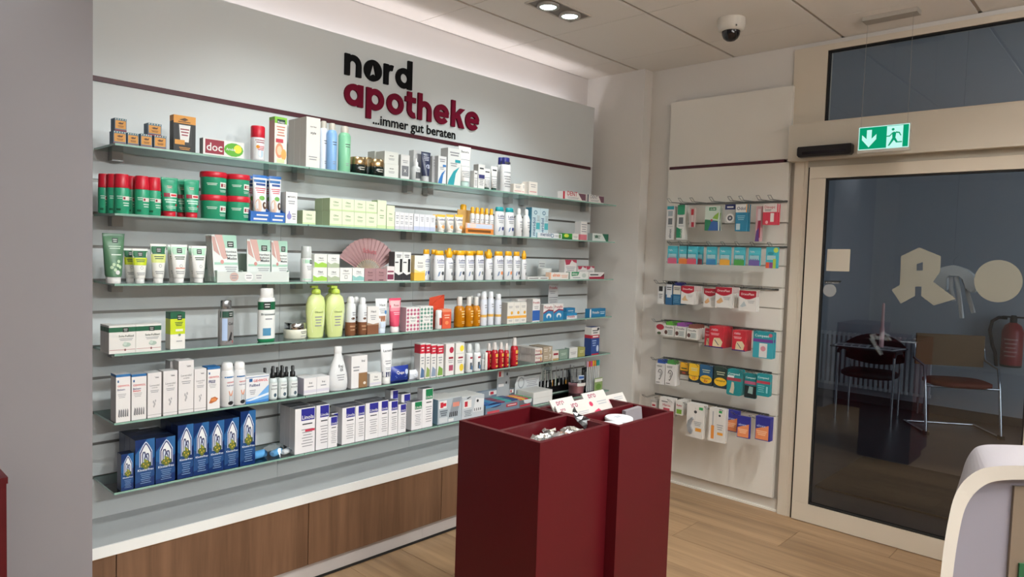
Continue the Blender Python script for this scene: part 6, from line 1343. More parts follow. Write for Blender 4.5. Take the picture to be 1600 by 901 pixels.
o = thing('display_card', 'tall grey header card with red label behind blue box', 'card', ((a + c) / 2, Yf, ROWZ[5] + 0.0004), me=b.data('display_card')); part('print', p.b, o)
# rack of nail files, tweezers and pens
a, c = on_y(846, 600, YF + 0.2).x, on_y(900, 600, YF + 0.2).x
t = thing('tool_rack', 'clear stepped rack of nail tools on bottom shelf', 'rack', ((a + c) / 2, YF + 0.205, ROWZ[5] + 0.0004)); w = (c - a) / 2
b = MB(); b.box(-w, w, -0.035, 0.03, 0, 0.004, '#9fb5a8'); b.box(-w, w, -0.035, -0.032, 0.004, 0.05, CLEAR); b.box(-w, w, 0.027, 0.03, 0.004, 0.08, CLEAR); part('tray', b, t)
cols = ['#6a6d70', '#c9cbc9', '#3a3c3e', '#a2a5a8', '#d8d6d0', '#2c2d30', '#e0a03a', '#6a8a70']
names = ['grey', 'silver', 'charcoal', 'pale grey', 'ivory', 'black', 'amber', 'sage green']
for i in range(10):
    for j in range(2):
        x = -w + 0.014 + i * (2 * w - 0.028) / 9; hh = 0.105 + 0.03 * ((i * 7 + j * 3) % 4) / 3 + j * 0.03
        bb = MB(); bb.box(-0.0055, 0.0055, -0.002, 0.002, 0, hh * 0.55, M(cols[(i + j * 3) % 8], 0.4)); bb.box(-0.0035, 0.0035, -0.0012, 0.0012, hh * 0.55, hh, M(cols[(i * 3 + j) % 5], 0.35))
        thing('nail_tool', '%s nail tool in the clear rack, %s from left, %s row' % (names[(i + j * 3) % 8], ORD[i], ('front', 'back')[j]), 'nail tool', ((a + c) / 2 + x, YF + 0.188 + j * 0.027, ROWZ[5] + 0.0052), (0, 0, 0.1), group='nail tools in the rack', me=bb.data('nail_tool'))
a, c = on_y(854, 580, YF + 0.2).x, on_y(870, 580, YF + 0.2).x; H = on_y(862, 563, YF + 0.2).z - ROWZ[5]; w2 = (c - a) / 2
b = MB(); b.box(-w2, w2, 0, 0.003, 0, H, M('#aeb8b4', 0.4)); p = Printer(2 * w2, H, lambda u, v, e: ((u - .5) * 2 * w2, -e, v * H)); p.put([(0.1, 0.86), (0.5, 0.98), (0.9, 0.84), (0.7, 0.82), (0.5, 0.9), (0.3, 0.8)], '#6a7478'); p.ell(0.5, 0.72, 0.3, 0.06, '#8a9498'); p.lines(0.15, 0.85, 0.55, 0.68, 2, '#5a6468')
o = thing('display_card', 'narrow grey header card above the nail tools', 'card', ((a + c) / 2, YF + 0.243, ROWZ[5] + 0.0004), me=b.data('display_card')); part('print', p.b, o)
# clear bucket and toothbrush stand
q = on_y(906, 600, YF + 0.06); zt = on_y(906, 580, YF + 0.06).z - ROWZ[5]; r = 14.5 / F_PX * FWD.dot(q - CAM)
t = thing('clear_bucket', 'clear bucket with pink contents near bottom shelf end', 'bucket', (q.x, YF + 0.09, ROWZ[5] + 0.0004))
b = MB(); b.lathe([(r * 0.84, 0), (r, zt)], CLEAR, 20, cap1=False); part('wall', b, t)
b = MB(); b.lathe([(r * 0.8, 0.004), (r * 0.86, zt * 0.36)], M('#c98a90', 0.6), 20); part('contents', b, t, 'pink contents')
p = Printer(1, 1, lambda u, v, e: ((u - .5) * 2 * r * 0.9, -r * 0.98 * math.sqrt(max(0, 1 - ((u - .5) * 1.8) ** 2)) - e, v * zt)); p.curved = True; p.rect(0.14, 0.66, 0.5, 0.86, '#c6d3e4'); p.lines(0.16, 0.48, 0.68, 0.84, 1, '#2f5a9a', 0.7); p.rect(0.1, 0.36, 0.9, 0.5, '#dcdad6'); part('label_print', p.b, t)
a, c = on_y(921.5, 580, YF + 0.02).x, on_y(942, 580, YF + 0.02).x; H = on_y(926, 566, YF + 0.02).z - ROWZ[5]; w = (c - a) / 2
t = thing('toothbrush_stand', 'clear stand with green card front for toothbrushes', 'stand', ((a + c) / 2, YF + 0.02, ROWZ[5] + 0.0004))
b = MB(); b.box(-w * 0.2, w, 0, 0.002, 0, H * 0.45, M('#8aa06a', 0.5)); b.box(-w, w, 0, 0.07, 0, 0.003, CLEAR); b.box(-w, w, 0.068, 0.07, 0.003, H * 0.8, CLEAR); part('holder', b, t)
p = Printer(2 * w, H, lambda u, v, e: ((u - .5) * 2 * w, -e, v * H)); p.rect(0.42, 0.32, 0.98, 0.42, '#dfe0d8'); p.ell(0.7, 0.16, 0.2, 0.1, '#5f8a3a'); part('print', p.b, t)
for i, col in enumerate(['#c9a0b4', '#d8603a', '#d84a8a', '#e0b03a', '#e08a3a', '#2a9a8a', '#3a9aa4']):
    x = (a + c) / 2 - w + 0.012 + i * (2 * w - 0.024) / 6; bb = MB()
    bb.box(-0.004, 0.004, -0.003, 0.003, 0, H * 0.82, M('#cfd3d4', 0.3)); bb.box(-0.0055, 0.0055, -0.005, 0.005, H * 0.82, H, M(col, 0.4))
    thing('toothbrush', '%s tipped toothbrush in the clear stand, %s from left' % (['lilac', 'orange red', 'pink', 'yellow', 'orange', 'teal', 'turquoise'][i], ORD[i]), 'toothbrush', (x, YF + 0.05, ROWZ[5] + 0.004), group='toothbrushes in the clear stand', me=bb.data('toothbrush'))
# ================================================================ red bins and their contents
def bin_(name, label, x0, x1, y0, y1, yd, H=0.95, t=0.017):
    o = thing(name, label, 'display bin', ((x0 + x1) / 2, (y0 + y1) / 2, 0))
    w, d = (x1 - x0) / 2, (y1 - y0) / 2
    yd -= (y0 + y1) / 2
    part('front_panel', bx(-w, w, -d, -d + t, 0.0005, H, BINRED), o); part('rear_panel', bx(-w, w, d - t, d, 0.0005, H, BINRED), o)
    part('side_panel', bx(-w, -w + t, -d + t, d - t, 0.0005, H, BINRED), o); part('side_panel', bx(w - t, w, -d + t, d - t, 0.0005, H, BINRED), o)
    part('divider', bx(-w + t, w - t, yd - t / 2, yd + t / 2, 0.3, H, BINRED), o)
    part('inner_floor', bx(-w + t, w - t, yd + t / 2, d - t, 0.62, 0.637, BINRED), o)
    part('inner_floor', bx(-w + t, w - t, -d + t, yd - t / 2, 0.80, 0.817, BINRED), o)
    return o
bin_('display_bin', 'maroon two-compartment bin nearer the camera, with foil sachets', 1.648, 2.024, 1.41, 1.792, 1.60)
b2 = bin_('display_bin', 'maroon two-compartment bin by the door panel, with leaflets', 2.028, 2.394, 1.368, 1.745, 1.553)
for z in (0.905, 0.86): pass
# foil sachets
def foil(W_, D_, amp, white):
    b = MB(); n, m = 7, 6; V = []
    for j in range(m):
        for i in range(n):
            u, v = i / (n - 1) - .5, j / (m - 1) - .5
            V.append((u * W_ + random.uniform(-.004, .004), v * D_ + random.uniform(-.004, .004), random.uniform(0, amp) * (1 if abs(u) < .45 else 0.4)))
    F, C = [], []
    for j in range(m - 1):
        for i in range(n - 1):
            F.append((j * n + i, j * n + i + 1, (j + 1) * n + i + 1, (j + 1) * n + i)); C.append(white if 0 < i < n - 2 and random.random() < 0.3 else FOIL)
    b.mesh(V, F, C)
    V2 = [(x, y, z - 0.003) for x, y, z in V]; b.mesh(V2, [f[::-1] for f in F], FOIL)
    return b
random.seed(21)
for i in range(5):
    for j in range(3):
        x = 1.725 + i * 0.054 + random.uniform(-.006, .006); y = 1.468 + j * 0.042
        z = 0.845 + 0.02 * ((i + j) % 3) + 0.008 * i + (0.025 if 0 < i < 4 and j == 1 else 0)
        wh = M(random.choice(['#c4c4c0', '#cac8c2', '#b5b0a6', '#a08070']), 0.4)
        thing('foil_sachet', 'crumpled silver and white foil sample sachet in the near bin', 'sachet', (x, y, z), (random.uniform(-.3, .3), random.uniform(-.3, .3), random.uniform(-.35, .35)), 'foil sachets in the near bin', foil(0.082, 0.055, 0.014, wh).data('foil_sachet'))
P0, P1 = on_y(921, 668, 1.50), on_y(894, 637, 1.50)
b = MB(); n = 8; V = []
for i in range(n):
    t = i / (n - 1); ww = 0.02 * (1 - 0.75 * t) + 0.003
    c = P0.lerp(P1, t) + Vector((-0.012 * math.sin(math.pi * t), 0, 0.006 * math.sin(2 * math.pi * t))); dd = (P1 - P0).normalized().cross(Vector((0, 1, 0)))
    V += [c - dd * ww - Vector((0, 0.006, 0)), c + Vector((0, 0.006 * (-1) ** i, 0)), c + dd * ww - Vector((0, 0.006, 0))]
V = [v - P0 for v in V]
b.mesh(V, [(3 * i + k, 3 * i + k + 1, 3 * i + k + 4, 3 * i + k + 3) for i in range(n - 1) for k in range(2)], M('#8d8f90', 0.3, 0.9))
thing('foil_sachet', 'bent grey foil sachet poking up above the near bin', 'sachet', P0, me=b.data('foil_sachet'))
# leaflets leaning in the rear compartment of the far bin
def leaflet(lab, px0, px1, y, yt, art, rz=0, lean=0.6):
    L = 0.15; yt_ = y + L * math.sin(lean)
    a, c = on_y(px0, yt + 10, yt_), on_y(px1, yt + 10, yt_); z1 = on_y((px0 + px1) / 2, yt, yt_).z
    W_ = c.x - a.x; b = MB(); b.box(-W_ / 2, W_ / 2, 0, 0.005, 0, L, M('#bab6b1', 0.5))
    o = thing('leaflet', lab, 'leaflet', ((a.x + c.x) / 2, y, z1 - L * math.cos(lean)), (-lean, 0, rz), 'folded leaflets in the far bin', b.data('leaflet'))
    p = Printer(W_, L, lambda u, v, e: ((u - .5) * W_, -e, v * L)); art(p); part('print', p.b, o)
def A1(p): p.text('pro', 0.22, 0.55, 0.83, '#8a2a4c'); p.rect(0.1, 0.72, 0.9, 0.735, '#d8c9b0'); p.ell(0.24, 0.6, 0.1, 0.08, '#e0a860'); p.lines(0.45, 0.9, 0.6, 0.7, 2)
def A2(p): p.ell(0.16, 0.84, 0.08, 0.07, '#b02a4c'); p.lines(0.45, 0.9, 0.76, 0.9, 2); p.put([(0.15, 0.62), (0.4, 0.68), (0.5, 0.58), (0.3, 0.54)], '#b02a4c')
def A3(p): p.ell(0.2, 0.82, 0.11, 0.07, '#c08a94'); p.lines(0.45, 0.9, 0.8, 0.92, 2); p.ell(0.32, 0.6, 0.16, 0.07, '#b86a7a')
leaflet('white leaflet with crimson pro lettering, leftmost in back', 858, 893, 1.605, 622, A1, 0.0)
leaflet('white leaflet with crimson pro lettering, middle front', 879, 915, 1.585, 626, A1, 0.0)
leaflet('white leaflet with crimson shapes, in front', 914, 946, 1.585, 620, A2, 0.0)
leaflet('white leaflet with faded pink ovals, rightmost', 943, 972, 1.59, 615.5, A3, 0.0)
leaflet('white leaflet standing in the back row, middle', 908, 942, 1.62, 611.5, A1, 0.0)
leaflet('white leaflet half hidden at left front', 867, 890, 1.575, 632, A1, 0.0)
# tubs and a pouch in the front compartment
for (x, y, zt, lab, r) in ((2.098, 1.452, 0.93, 'white lidded clear tub, left one in far bin', 0.05), (2.196, 1.488, 0.936, 'white lidded clear tub, right one in far bin', 0.052)):
    t = thing('snack_tub', lab, 'tub', (x, y, 0.8175)); h = zt - 0.8175
    b = MB(); b.lathe([(r * 0.88, 0), (r * 0.97, h - 0.012)], M('#7c7f84', 0.25), 26); part('body', b, t)
    b = MB(); b.lathe([(r, h - 0.014), (r * 1.03, h - 0.012), (r * 1.03, h - 0.002), (r * 0.98, h)], '#d9dbdd', 26); part('lid', b, t, 'white lid')
    p = Printer(1, 1, lambda u, v, e, r=r, h=h: ((u - .5) * 2 * r, (v - .5) * 2 * r, h + e)); p.lines(0.3, 0.7, 0.45, 0.65, 2, '#8f98a8', 0.5); part('print', p.b, t)
t = thing('pouch', 'grey and pink pouch leaning at far bin corner', 'pouch', (2.318, 1.51, 0.818), (0, 0, -0.2))
b = MB(); b.prism([(-0.045, 0), (0.045, 0), (0.05, 0.07), (0.04, 0.135), (-0.045, 0.125), (-0.05, 0.07)], -0.012, 0.008, M('#8a8488', 0.3)); part('bag', b, t)
b = MB(); b.prism([(-0.046, 0.005), (0.046, 0.005), (0.05, 0.05), (0.0, 0.065), (-0.048, 0.045)], -0.0135, -0.0121, M('#d0486a', 0.4)); part('front_panel', b, t, 'pink lower panel')

# ================================================================ hooks and hanging packs on the right panel
def rail(z, ys, lab, row):
    t = thing('hook_rail', lab, 'rail', (XP, 2.1, z), group='hook rails of the right panel')
    y0, y1 = max(ys) + 0.03 - 2.1, min(ys) - 0.03 - 2.1
    b = MB(); b.box(-0.008, -0.0005, y1, y0, -0.006, 0.006, M('#6f706e', 0.4, 0.7)); part('bar', b, t)
    for y in ys:
        b = MB(); yy = y - 2.1
        for s_ in (-0.009, 0.009):
            b.wire([(-0.006, yy + s_, 0.004), (-0.17, yy + s_, 0.0), (-0.205, yy + s_, 0.022)], 0.0017, WIRE, 4)
        b.wire([(-0.205, yy - 0.009, 0.022), (-0.205, yy + 0.009, 0.022)], 0.0017, WIRE, 4)
        part('hook', b, t)
def card(c, pr=None, T=0.012, rnd=0.0, tab=None, blister=None, top=None):
    def f(W_, H_):
        b = MB(); w = W_ / 2
        if rnd:
            r = rnd * W_; pts = []
            for cx, cz, a0 in ((w - r, r, -90), (w - r, H_ - r, 0), (-w + r, H_ - r, 90), (-w + r, r, 180)):
                pts += arc(cx, cz, r, a0, a0 + 90, 4)
        else: pts = rectp(-w, 0, w, H_)
        b.prism(pts, 0, T, M(c, 0.4))
        parts = []
        if tab:   # hanging tab above the pack
            tb = MB(); tb.prism([(-w * tab[1], H_ - 0.002), (w * tab[1], H_ - 0.002), (w * tab[1], H_ + tab[2] * 0.7), (w * tab[1] * 0.8, H_ + tab[2]), (-w * tab[1] * 0.8, H_ + tab[2]), (-w * tab[1], H_ + tab[2] * 0.7)], T * 0.4, T * 0.4 + 0.0012, M(tab[0], 0.4)); parts.append(('hanger_tab', tb.data('hanger_tab'), None))
        if blister:
            u0, v0, u1, v1, bc = blister
            bb = MB(); X0, X1, Z0, Z1 = (u0 - .5) * W_, (u1 - .5) * W_, v0 * H_, v1 * H_; i = 0.004
            V = [(X0, 0, Z0), (X1, 0, Z0), (X1, 0, Z1), (X0, 0, Z1), (X0 + i, -0.012, Z0 + i), (X1 - i, -0.012, Z0 + i), (X1 - i, -0.012, Z1 - i), (X0 + i, -0.012, Z1 - i)]
            bb.mesh(V, [(4, 5, 6, 7), (0, 1, 5, 4), (1, 2, 6, 5), (2, 3, 7, 6), (3, 0, 4, 7)], bc); parts.append(('blister', bb.data('blister'), None))
        if pr:
            p = Printer(W_, H_, lambda u, v, e: ((u - .5) * W_, -e, v * H_)); pr(p); parts.append(('print', p.b.data('print'), None))
        return b.data('pack'), parts
    return f
def hang(name, cat, desc, x0, x1, yt, yb, build, X=4.035, n=1, step=0.016, tilt=0.0, tail=None):
    ym = (yt + yb) / 2
    a, c = on_x(x0, ym, X).y, on_x(x1, ym, X).y
    z1, z0 = on_x((x0 + x1) / 2, yt, X).z, on_x((x0 + x1) / 2, yb, X).z
    built = build(a - c - 0.001, z1 - z0)
    n = min(n, int((XP - 0.012 - X) / step))
    for k in range(max(n, 1)):
        lab = desc + (', frontmost on its hook' if k == 0 and n > 1 else ', %s behind' % ORD[k - 1] if k else '')
        spawn(name, lab, cat, (X + k * step, (a + c) / 2, z0), (0, 0, math.radians(-90) + (tilt if k == 0 else 0)), built, (desc + ' stack') if n > 1 else None)
# row 1
def brush(c1, c2):
    def g(p):
        p.rect(0.05, 0.9, 0.95, 1, c1); p.rect(0.2, 0.7, 0.8, 0.86, '#9aa6ac'); p.rect(0.25, 0.45, 0.8, 0.64, '#6a7074'); p.text('elmex', 0.04, 0.32, 0.7, c2, True); p.rect(0.2, 0.38, 0.9, 0.41, '#b8bcbe')
    return g
hang('toothbrush_pack', 'toothbrush', 'white toothbrush pack with teal top at far left', 1041, 1053, 322, 374, card('#d6d6d4', brush('#2a9aa8', '#55606a'), 0.02), n=2, step=0.024, X=4.06)
hang('toothbrush_pack', 'toothbrush', 'white and green toothbrush pack', 1057.5, 1070, 320, 374, card('#d6d8d4', lambda p: (brush('#2a8a62', '#1f7a4e')(p), p.rect(0.05, 0.72, 0.95, 0.95, '#2f9a70'), p.put([(0.0, 0.05), (0.5, 0.05), (0.5, 0.3), (0, 0.36)], '#2a8a62')), 0.02), n=2, step=0.024, X=4.06)
hang('toothbrush_pack', 'brush', 'small red travel brush in clear blister', 1077.5, 1086, 324, 355, card('#c4b4b0', lambda p: (p.rect(0.25, 0.62, 0.75, 0.92, '#b02a34'), p.rect(0.4, 0.3, 0.62, 0.62, '#d8c6c4'), p.rect(0.35, 0.02, 0.85, 0.26, '#a8283a')), 0.012), X=4.05)
hang('floss_pack', 'floss pack', 'green and white floss pouch with blue base', 1101.5, 1123, 322, 360, card('#c9d8cc', lambda p: (p.put([(0, 0), (1, 0), (0.95, 0.4), (0, 0.46)], '#2a7a54'), p.put([(0.25, 0), (1, 0), (0.95, 0.36), (0.5, 0.4)], '#3a62a0'), p.rect(0.28, 0.82, 0.8, 0.95, '#2a8a5a'), p.text('GUM', 0.36, 0.72, 0.845, 'white'), p.put([(0.55, 0.5), (0.95, 0.45), (1, 0.75), (0.7, 0.62)], '#8ab84a'), p.ell(0.5, 0.42, 0.08, 0.05, '#c04a5a')), 0.015), X=4.04, n=2, step=0.03)
hang('floss_pack', 'floss pack', 'grey floss card with navy top and round window', 1132.5, 1149, 319, 348.5, card('#b4b6b2', lambda p: (p.rect(0, 0.72, 1, 1, '#2a346a'), p.lines(0.2, 0.8, 0.78, 0.92, 1, 'white', 0.5), p.ell(0.52, 0.27, 0.4, 0.24, '#e0e0de'), p.ell(0.52, 0.27, 0.24, 0.14, '#3a4254'), p.ell(0.52, 0.27, 0.12, 0.07, '#c9cdd0')), 0.014, 0.06), X=4.05)
hang('floss_pack', 'floss pack', 'blue Odol dental pouch with white top', 1149, 1167, 319, 361, card('#2a7ea0', lambda p: (p.rect(0, 0.7, 1, 1, '#dcdcd8'), p.text('Odol', 0.1, 0.86, 0.79, '#1f2f5a'), p.put([(0.9, 0.7), (1, 0.7), (1, 1), (0.92, 1)], '#e8a04a'), p.lines(0.15, 0.85, 0.4, 0.6, 3, '#8fc4d8'), p.rect(0.1, 0.05, 0.45, 0.28, '#bcd3da')), 0.02), X=4.035, n=2, step=0.03)
hang('toothbrush_pack', 'toothbrush', 'slim crimson and purple toothbrush pack', 1180.5, 1190, 322, 377, card('#c9a0a4', lambda p: (p.put([(0.2, 0.1), (0.8, 0.1), (0.9, 0.6), (0.4, 0.58)], '#a0264a'), p.rect(0.3, 0.6, 0.8, 0.92, '#d8ccd0'), p.put([(0, 0), (0.7, 0), (0.6, 0.4), (0.2, 0.3)], '#5a3a7a')), 0.02), X=4.05)
hang('floss_pack', 'pack', 'red and white Dinopc pack on the right hook', 1192, 1214, 318, 351, card('#cc3a50', lambda p: (p.rect(0, 0.6, 1, 1, '#dcd4d0'), p.text('Dinopc', 0.1, 0.86, 0.78, '#b02a3a'), p.lines(0.1, 0.6, 0.64, 0.74, 2, 'ink'), p.rect(0.55, 0.14, 0.8, 0.55, '#e4dcd8'), p.ell(0.3, 0.12, 0.1, 0.08, '#e8b0b4')), 0.016, 0.05), X=4.03, n=2, step=0.03)
# row 2: interdental brush pouches
TEAL = lambda c, word: card('#3fa9bb', lambda p, c=c: (p.rect(0, 0.62, 1, 0.84, '#4fb6c4'), p.text('TePe', 0.12, 0.5, 0.72, 'white'), p.ell(0.34, 0.5, 0.2, 0.1, '#2c8a96'), p.rect(0.1, 0.32, 0.9, 0.56, '#9ac4cc'), p.rect(0.04, 0.0, 0.96, 0.3, c), *[p.rect(0.14 + 0.15 * i, 0.3, 0.2 + 0.15 * i, 0.38, c) for i in range(5)]), 0.012, 0.06)
for i, (a, c, col, w_) in enumerate([(1043, 1058.5, '#c85a78', 'pink'), (1060.5, 1074.5, '#d87a3a', 'orange'), (1073, 1089, '#cc5468', 'rose'), (1088, 1098, '#8a4a54', 'dark red'), (1103.5, 1119.5, '#3a80b0', 'blue'), (1124, 1141.5, '#e0a43a', 'yellow'), (1146.5, 1164, '#4a9a4a', 'green'), (1169.5, 1188, '#6a5a9a', 'purple')]):
    hang('interdental_pack', 'brush pack', 'teal interdental brush pouch with %s base' % w_, a, c, 384 + i * 0.35, 411.5 + i * 0.5, TEAL(col, w_), X=4.03 if i != 3 else 4.06)
hang('interdental_pack', 'brush pack', 'teal interdental pouch with mixed coloured brushes', 1196.5, 1216, 386, 419, card('#3fa9bb', lambda p: (p.ell(0.8, 0.86, 0.2, 0.12, '#b9d05a'), p.rect(0.1, 0.4, 0.8, 0.6, '#a8c9cf'), p.rect(0.02, 0, 0.3, 0.28, '#d85a3a'), p.rect(0.32, 0, 0.58, 0.28, '#8a4a8a'), p.rect(0.6, 0.0, 0.84, 0.45, '#a8c24a'), p.ell(0.4, 0.7, 0.25, 0.08, '#2c8a96')), 0.012, 0.06), X=4.03)
# row 3
hang('care_bottle_pack', BOT, 'small white bottle pack with black cap, left end', 1028, 1036.5, 447, 474.5, card('#d4d4d2', lambda p: (p.rect(0.15, 0.72, 0.85, 1.0, '#18181a'), p.lines(0.15, 0.85, 0.3, 0.6, 3, 'ink')), 0.02), X=4.02, n=2, step=0.03)
hang('care_carton', CART, 'narrow blue and white carton on black hanger', 1040, 1050.5, 444, 476, card('#2a5f8a', lambda p: (p.rect(0.05, 0.5, 0.95, 1.0, '#d0d3d6'), p.lines(0.15, 0.85, 0.7, 0.9, 2, 'ink'), p.rect(0.2, 0.36, 0.8, 0.5, '#d0d3d6')), 0.025, tab=('#14151a', 0.8, 0.02)), X=4.025, n=3, step=0.03)
hang('care_carton', CART, 'wider blue carton with ivory top on navy hanger', 1051.5, 1063.5, 446, 476, card('#2a668c', lambda p: (p.rect(0, 0.55, 1, 1, '#d0cec4'), p.lines(0.1, 0.9, 0.75, 0.92, 2, 'ink'), p.lines(0.1, 0.9, 0.1, 0.45, 4, '#6a9ab8')), 0.025, tab=('#25286a', 0.9, 0.02)), X=4.025, n=3, step=0.03)
def plas(art):
    def g(p):
        pts = [(0, 1), (0, 0.72)] + [(i / 8, 0.72 - 0.14 * math.sin(math.pi * i / 8)) for i in range(1, 8)] + [(1, 0.72), (1, 1)]
        p.put(pts, '#a81a30'); p.text('DracoPlast', 0.12, 0.88, 0.78, '#e8d8d6'); p.lines(0.5, 0.92, 0.38, 0.54, 3, 'text', 0.3)
        if art == 'tan': p.put([(0.08, 0.28), (0.36, 0.5), (0.5, 0.3), (0.3, 0.2), (0.14, 0.2)], '#d8a878')
        elif art == 'roll': p.put([(0.08, 0.24), (0.34, 0.5), (0.44, 0.28), (0.6, 0.2), (0.2, 0.18)], '#d0ae84')
        else: p.put([(0.08, 0.22), (0.3, 0.48), (0.45, 0.26), (0.2, 0.18)], '#b0bcc0')
    return g
for i, (a, c, yt, yb, art, nn, w_) in enumerate([(1064, 1084.5, 446.5, 475, 'roll', 6, 'leftmost'), (1099.5, 1119, 450.5, 480, 'tan', 1, 'half covered'), (1117.5, 1143.5, 448.5, 480.5, 'tan', 6, 'largest'), (1154.5, 1181.5, 454, 486, 'grey', 3, 'rightmost')]):
    hang('plaster_pack', 'plaster pack', 'white plaster pack with crimson top, %s' % w_, a, c, yt, yb, card('#dcdad6', plas(art), 0.012), X=4.02 if i != 1 else 4.05, n=nn, step=0.018)
# row 4
hang('care_carton', CART, 'white pack with red oval at row left end', 1025, 1038, 504.5, 522, card('#d2ccc8', lambda p: (p.ell(0.5, 0.66, 0.48, 0.26, '#a82a3c'), p.ell(0.4, 0.12, 0.25, 0.12, '#4a5a3c')), 0.012), X=4.02)
for a, c, yt, yb, col, w_ in [(1037.5, 1053, 508, 525, '#5a9a3a', 'green'), (1054.5, 1071, 510, 527, '#8a4a94', 'purple'), (1073, 1089.5, 513, 530, '#7a4a40', 'brown')]:
    hang('plaster_strip_carton', CART, 'small white plaster carton on %s hanger' % w_, a, c, yt, yb, card('#d8d6d0', lambda p, col=col: (p.text('Omnifix', 0.1, 0.9, 0.72, 'ink'), p.ell(0.2, 0.35, 0.16, 0.2, '#5a3a34'), p.rect(0.35, 0.1, 0.9, 0.62, '#b9c0ba'), p.lines(0.4, 0.85, 0.15, 0.58, 3)), 0.025, tab=(col, 0.85, 0.024)), X=4.02, n=4, step=0.03)
def redp(p): p.text('ratio', 0.15, 0.6, 0.8, '#d8ccd4'); p.lines(0.1, 0.7, 0.58, 0.7, 2, '#f0c4c8'); p.put([(0.25, 0.06), (0.85, 0.06), (0.95, 0.3), (0.75, 0.48), (0.35, 0.46), (0.28, 0.3)], '#d9c9a4'); p.put([(0.4, 0.4), (0.7, 0.14), (0.66, 0.12), (0.38, 0.36)], '#3a3f66'); p.rect(0, 0, 1, 0.05, '#33337a')
hang('plaster_pack', 'plaster pack', 'red pack with finger picture, left stack', 1108, 1130.5, 510, 543, card('#c02a38', redp, 0.012), X=4.02, n=7, step=0.018)
hang('plaster_pack', 'plaster pack', 'red pack peeking out left of the stack', 1101, 1112, 513, 541, card('#b02836', redp, 0.012), X=4.04)
hang('plaster_pack', 'plaster pack', 'red pack with dark pen picture, right stack', 1144, 1165, 516, 548, card('#c02a38', redp, 0.012), X=4.02, n=5, step=0.018)
def comp(c2, art):
    def g(p): p.text('Compeed', 0.08, 0.88, 0.79, '#d8eef0'); p.rect(0, 0.56, 1, 0.68, c2); art(p)
    return g
hang('blister_plaster_pack', 'plaster pack', 'large teal plaster pouch with purple band', 1176.5, 1208, 518, 559.5, card('#3aa0b0', lambda p: (p.rect(0, 0.72, 1, 1, '#1f8a94'), p.text('Compeed', 0.08, 0.78, 0.8, '#dcf0f2'), p.rect(0, 0.6, 1, 0.72, '#6a3a8a'), p.rect(0.32, 0.03, 0.72, 0.56, '#d6d8d8'), p.ell(0.52, 0.36, 0.13, 0.1, '#c98a98'), p.ell(0.86, 0.88, 0.1, 0.07, '#c05a6a')), 0.012, 0.05), X=4.015, n=2, step=0.03)
# row 5
def ear(p):
    p.lines(0.1, 0.7, 0.82, 0.92, 2, 'ink', 0.4); p.lines(0.1, 0.5, 0.06, 0.12, 1, 'ink', 0.5)
    pts = [(0.28, 0.56), (0.34, 0.68), (0.5, 0.73), (0.68, 0.66), (0.72, 0.54), (0.62, 0.42), (0.54, 0.3), (0.46, 0.23), (0.38, 0.28)]
    for (x0, y0), (x1, y1) in zip(pts, pts[1:]): dx, dy = (y1 - y0) * 0.12, -(x1 - x0) * 0.12; l = math.hypot(x1 - x0, y1 - y0); ox, oy = -(y1 - y0) / l * 0.035, (x1 - x0) / l * 0.015; p.put([(x0 - ox, y0 - oy), (x1 - ox, y1 - oy), (x1 + ox, y1 + oy), (x0 + ox, y0 + oy)][::-1], 'ink')
    for (x0, y0), (x1, y1) in zip([(0.42, 0.54), (0.5, 0.62), (0.58, 0.54), (0.5, 0.42)], [(0.5, 0.62), (0.58, 0.54), (0.5, 0.42), (0.46, 0.38)]): p.put([(x0 - 0.02, y0), (x1 - 0.02, y1), (x1 + 0.03, y1), (x0 + 0.03, y0)], 'ink')
hang('earplug_carton', CART, 'white carton with ear drawing on blue hanger', 1024.5, 1038.5, 567.5, 600, card('#d6d4d2', ear, 0.03, tab=('#2f4f94', 0.9, 0.026)), X=4.02, n=2, step=0.034)
hang('earplug_carton', CART, 'white carton with ear drawing on green hanger', 1039.5, 1055, 569, 602, card('#d6d4d2', ear, 0.03, tab=('#4a8a44', 0.9, 0.026)), X=4.02, n=2, step=0.034)
def ohro(top, num=None):
    def g(p):
        p.rect(0, 0.4, 1, 1, top); p.rect(0, 0.0, 1, 0.16, '#2c3a44'); p.ell(0.5, 0.3, 0.46, 0.2, '#e8b82a'); p.text('Hansaplast', 0.15, 0.85, 0.32, '#2a4a34'); p.lines(0.2, 0.8, 0.6, 0.8, 2, '#c9d0b0', 0.4)
        if num: p.text(num, 0.36, 0.66, 0.16, '#c04a2a')
    return g
hang('ear_pack', 'pack', 'small yellow brown pouch, first right of ears', 1062.5, 1075.5, 566, 585.5, card('#5c4430', lambda p: (p.rect(0, 0.35, 1, 1, '#e0a82a'), p.lines(0.15, 0.85, 0.45, 0.6, 1, '#2a4a34', 0.6), p.rect(0.3, 0.1, 0.7, 0.24, '#b0503a')), 0.012), X=4.05)
hang('ear_pack', 'pack', 'taller bright yellow pouch with dark base', 1076, 1093, 568, 597, card('#3a4a3a', ohro('#e8bc2e', '10'), 0.012), X=4.025, n=2)
hang('ear_pack', 'pack', 'blue pouch with yellow band and red number', 1093, 1113.5, 570, 602, card('#2c3a44', ohro('#2a5a80', '8x'), 0.012), X=4.02, n=2)
hang('ear_pack', 'pack', 'dark green pouch with yellow band', 1115, 1137, 573, 606.5, card('#2c3a34', ohro('#2c3f3a'), 0.012), X=4.02, n=3)
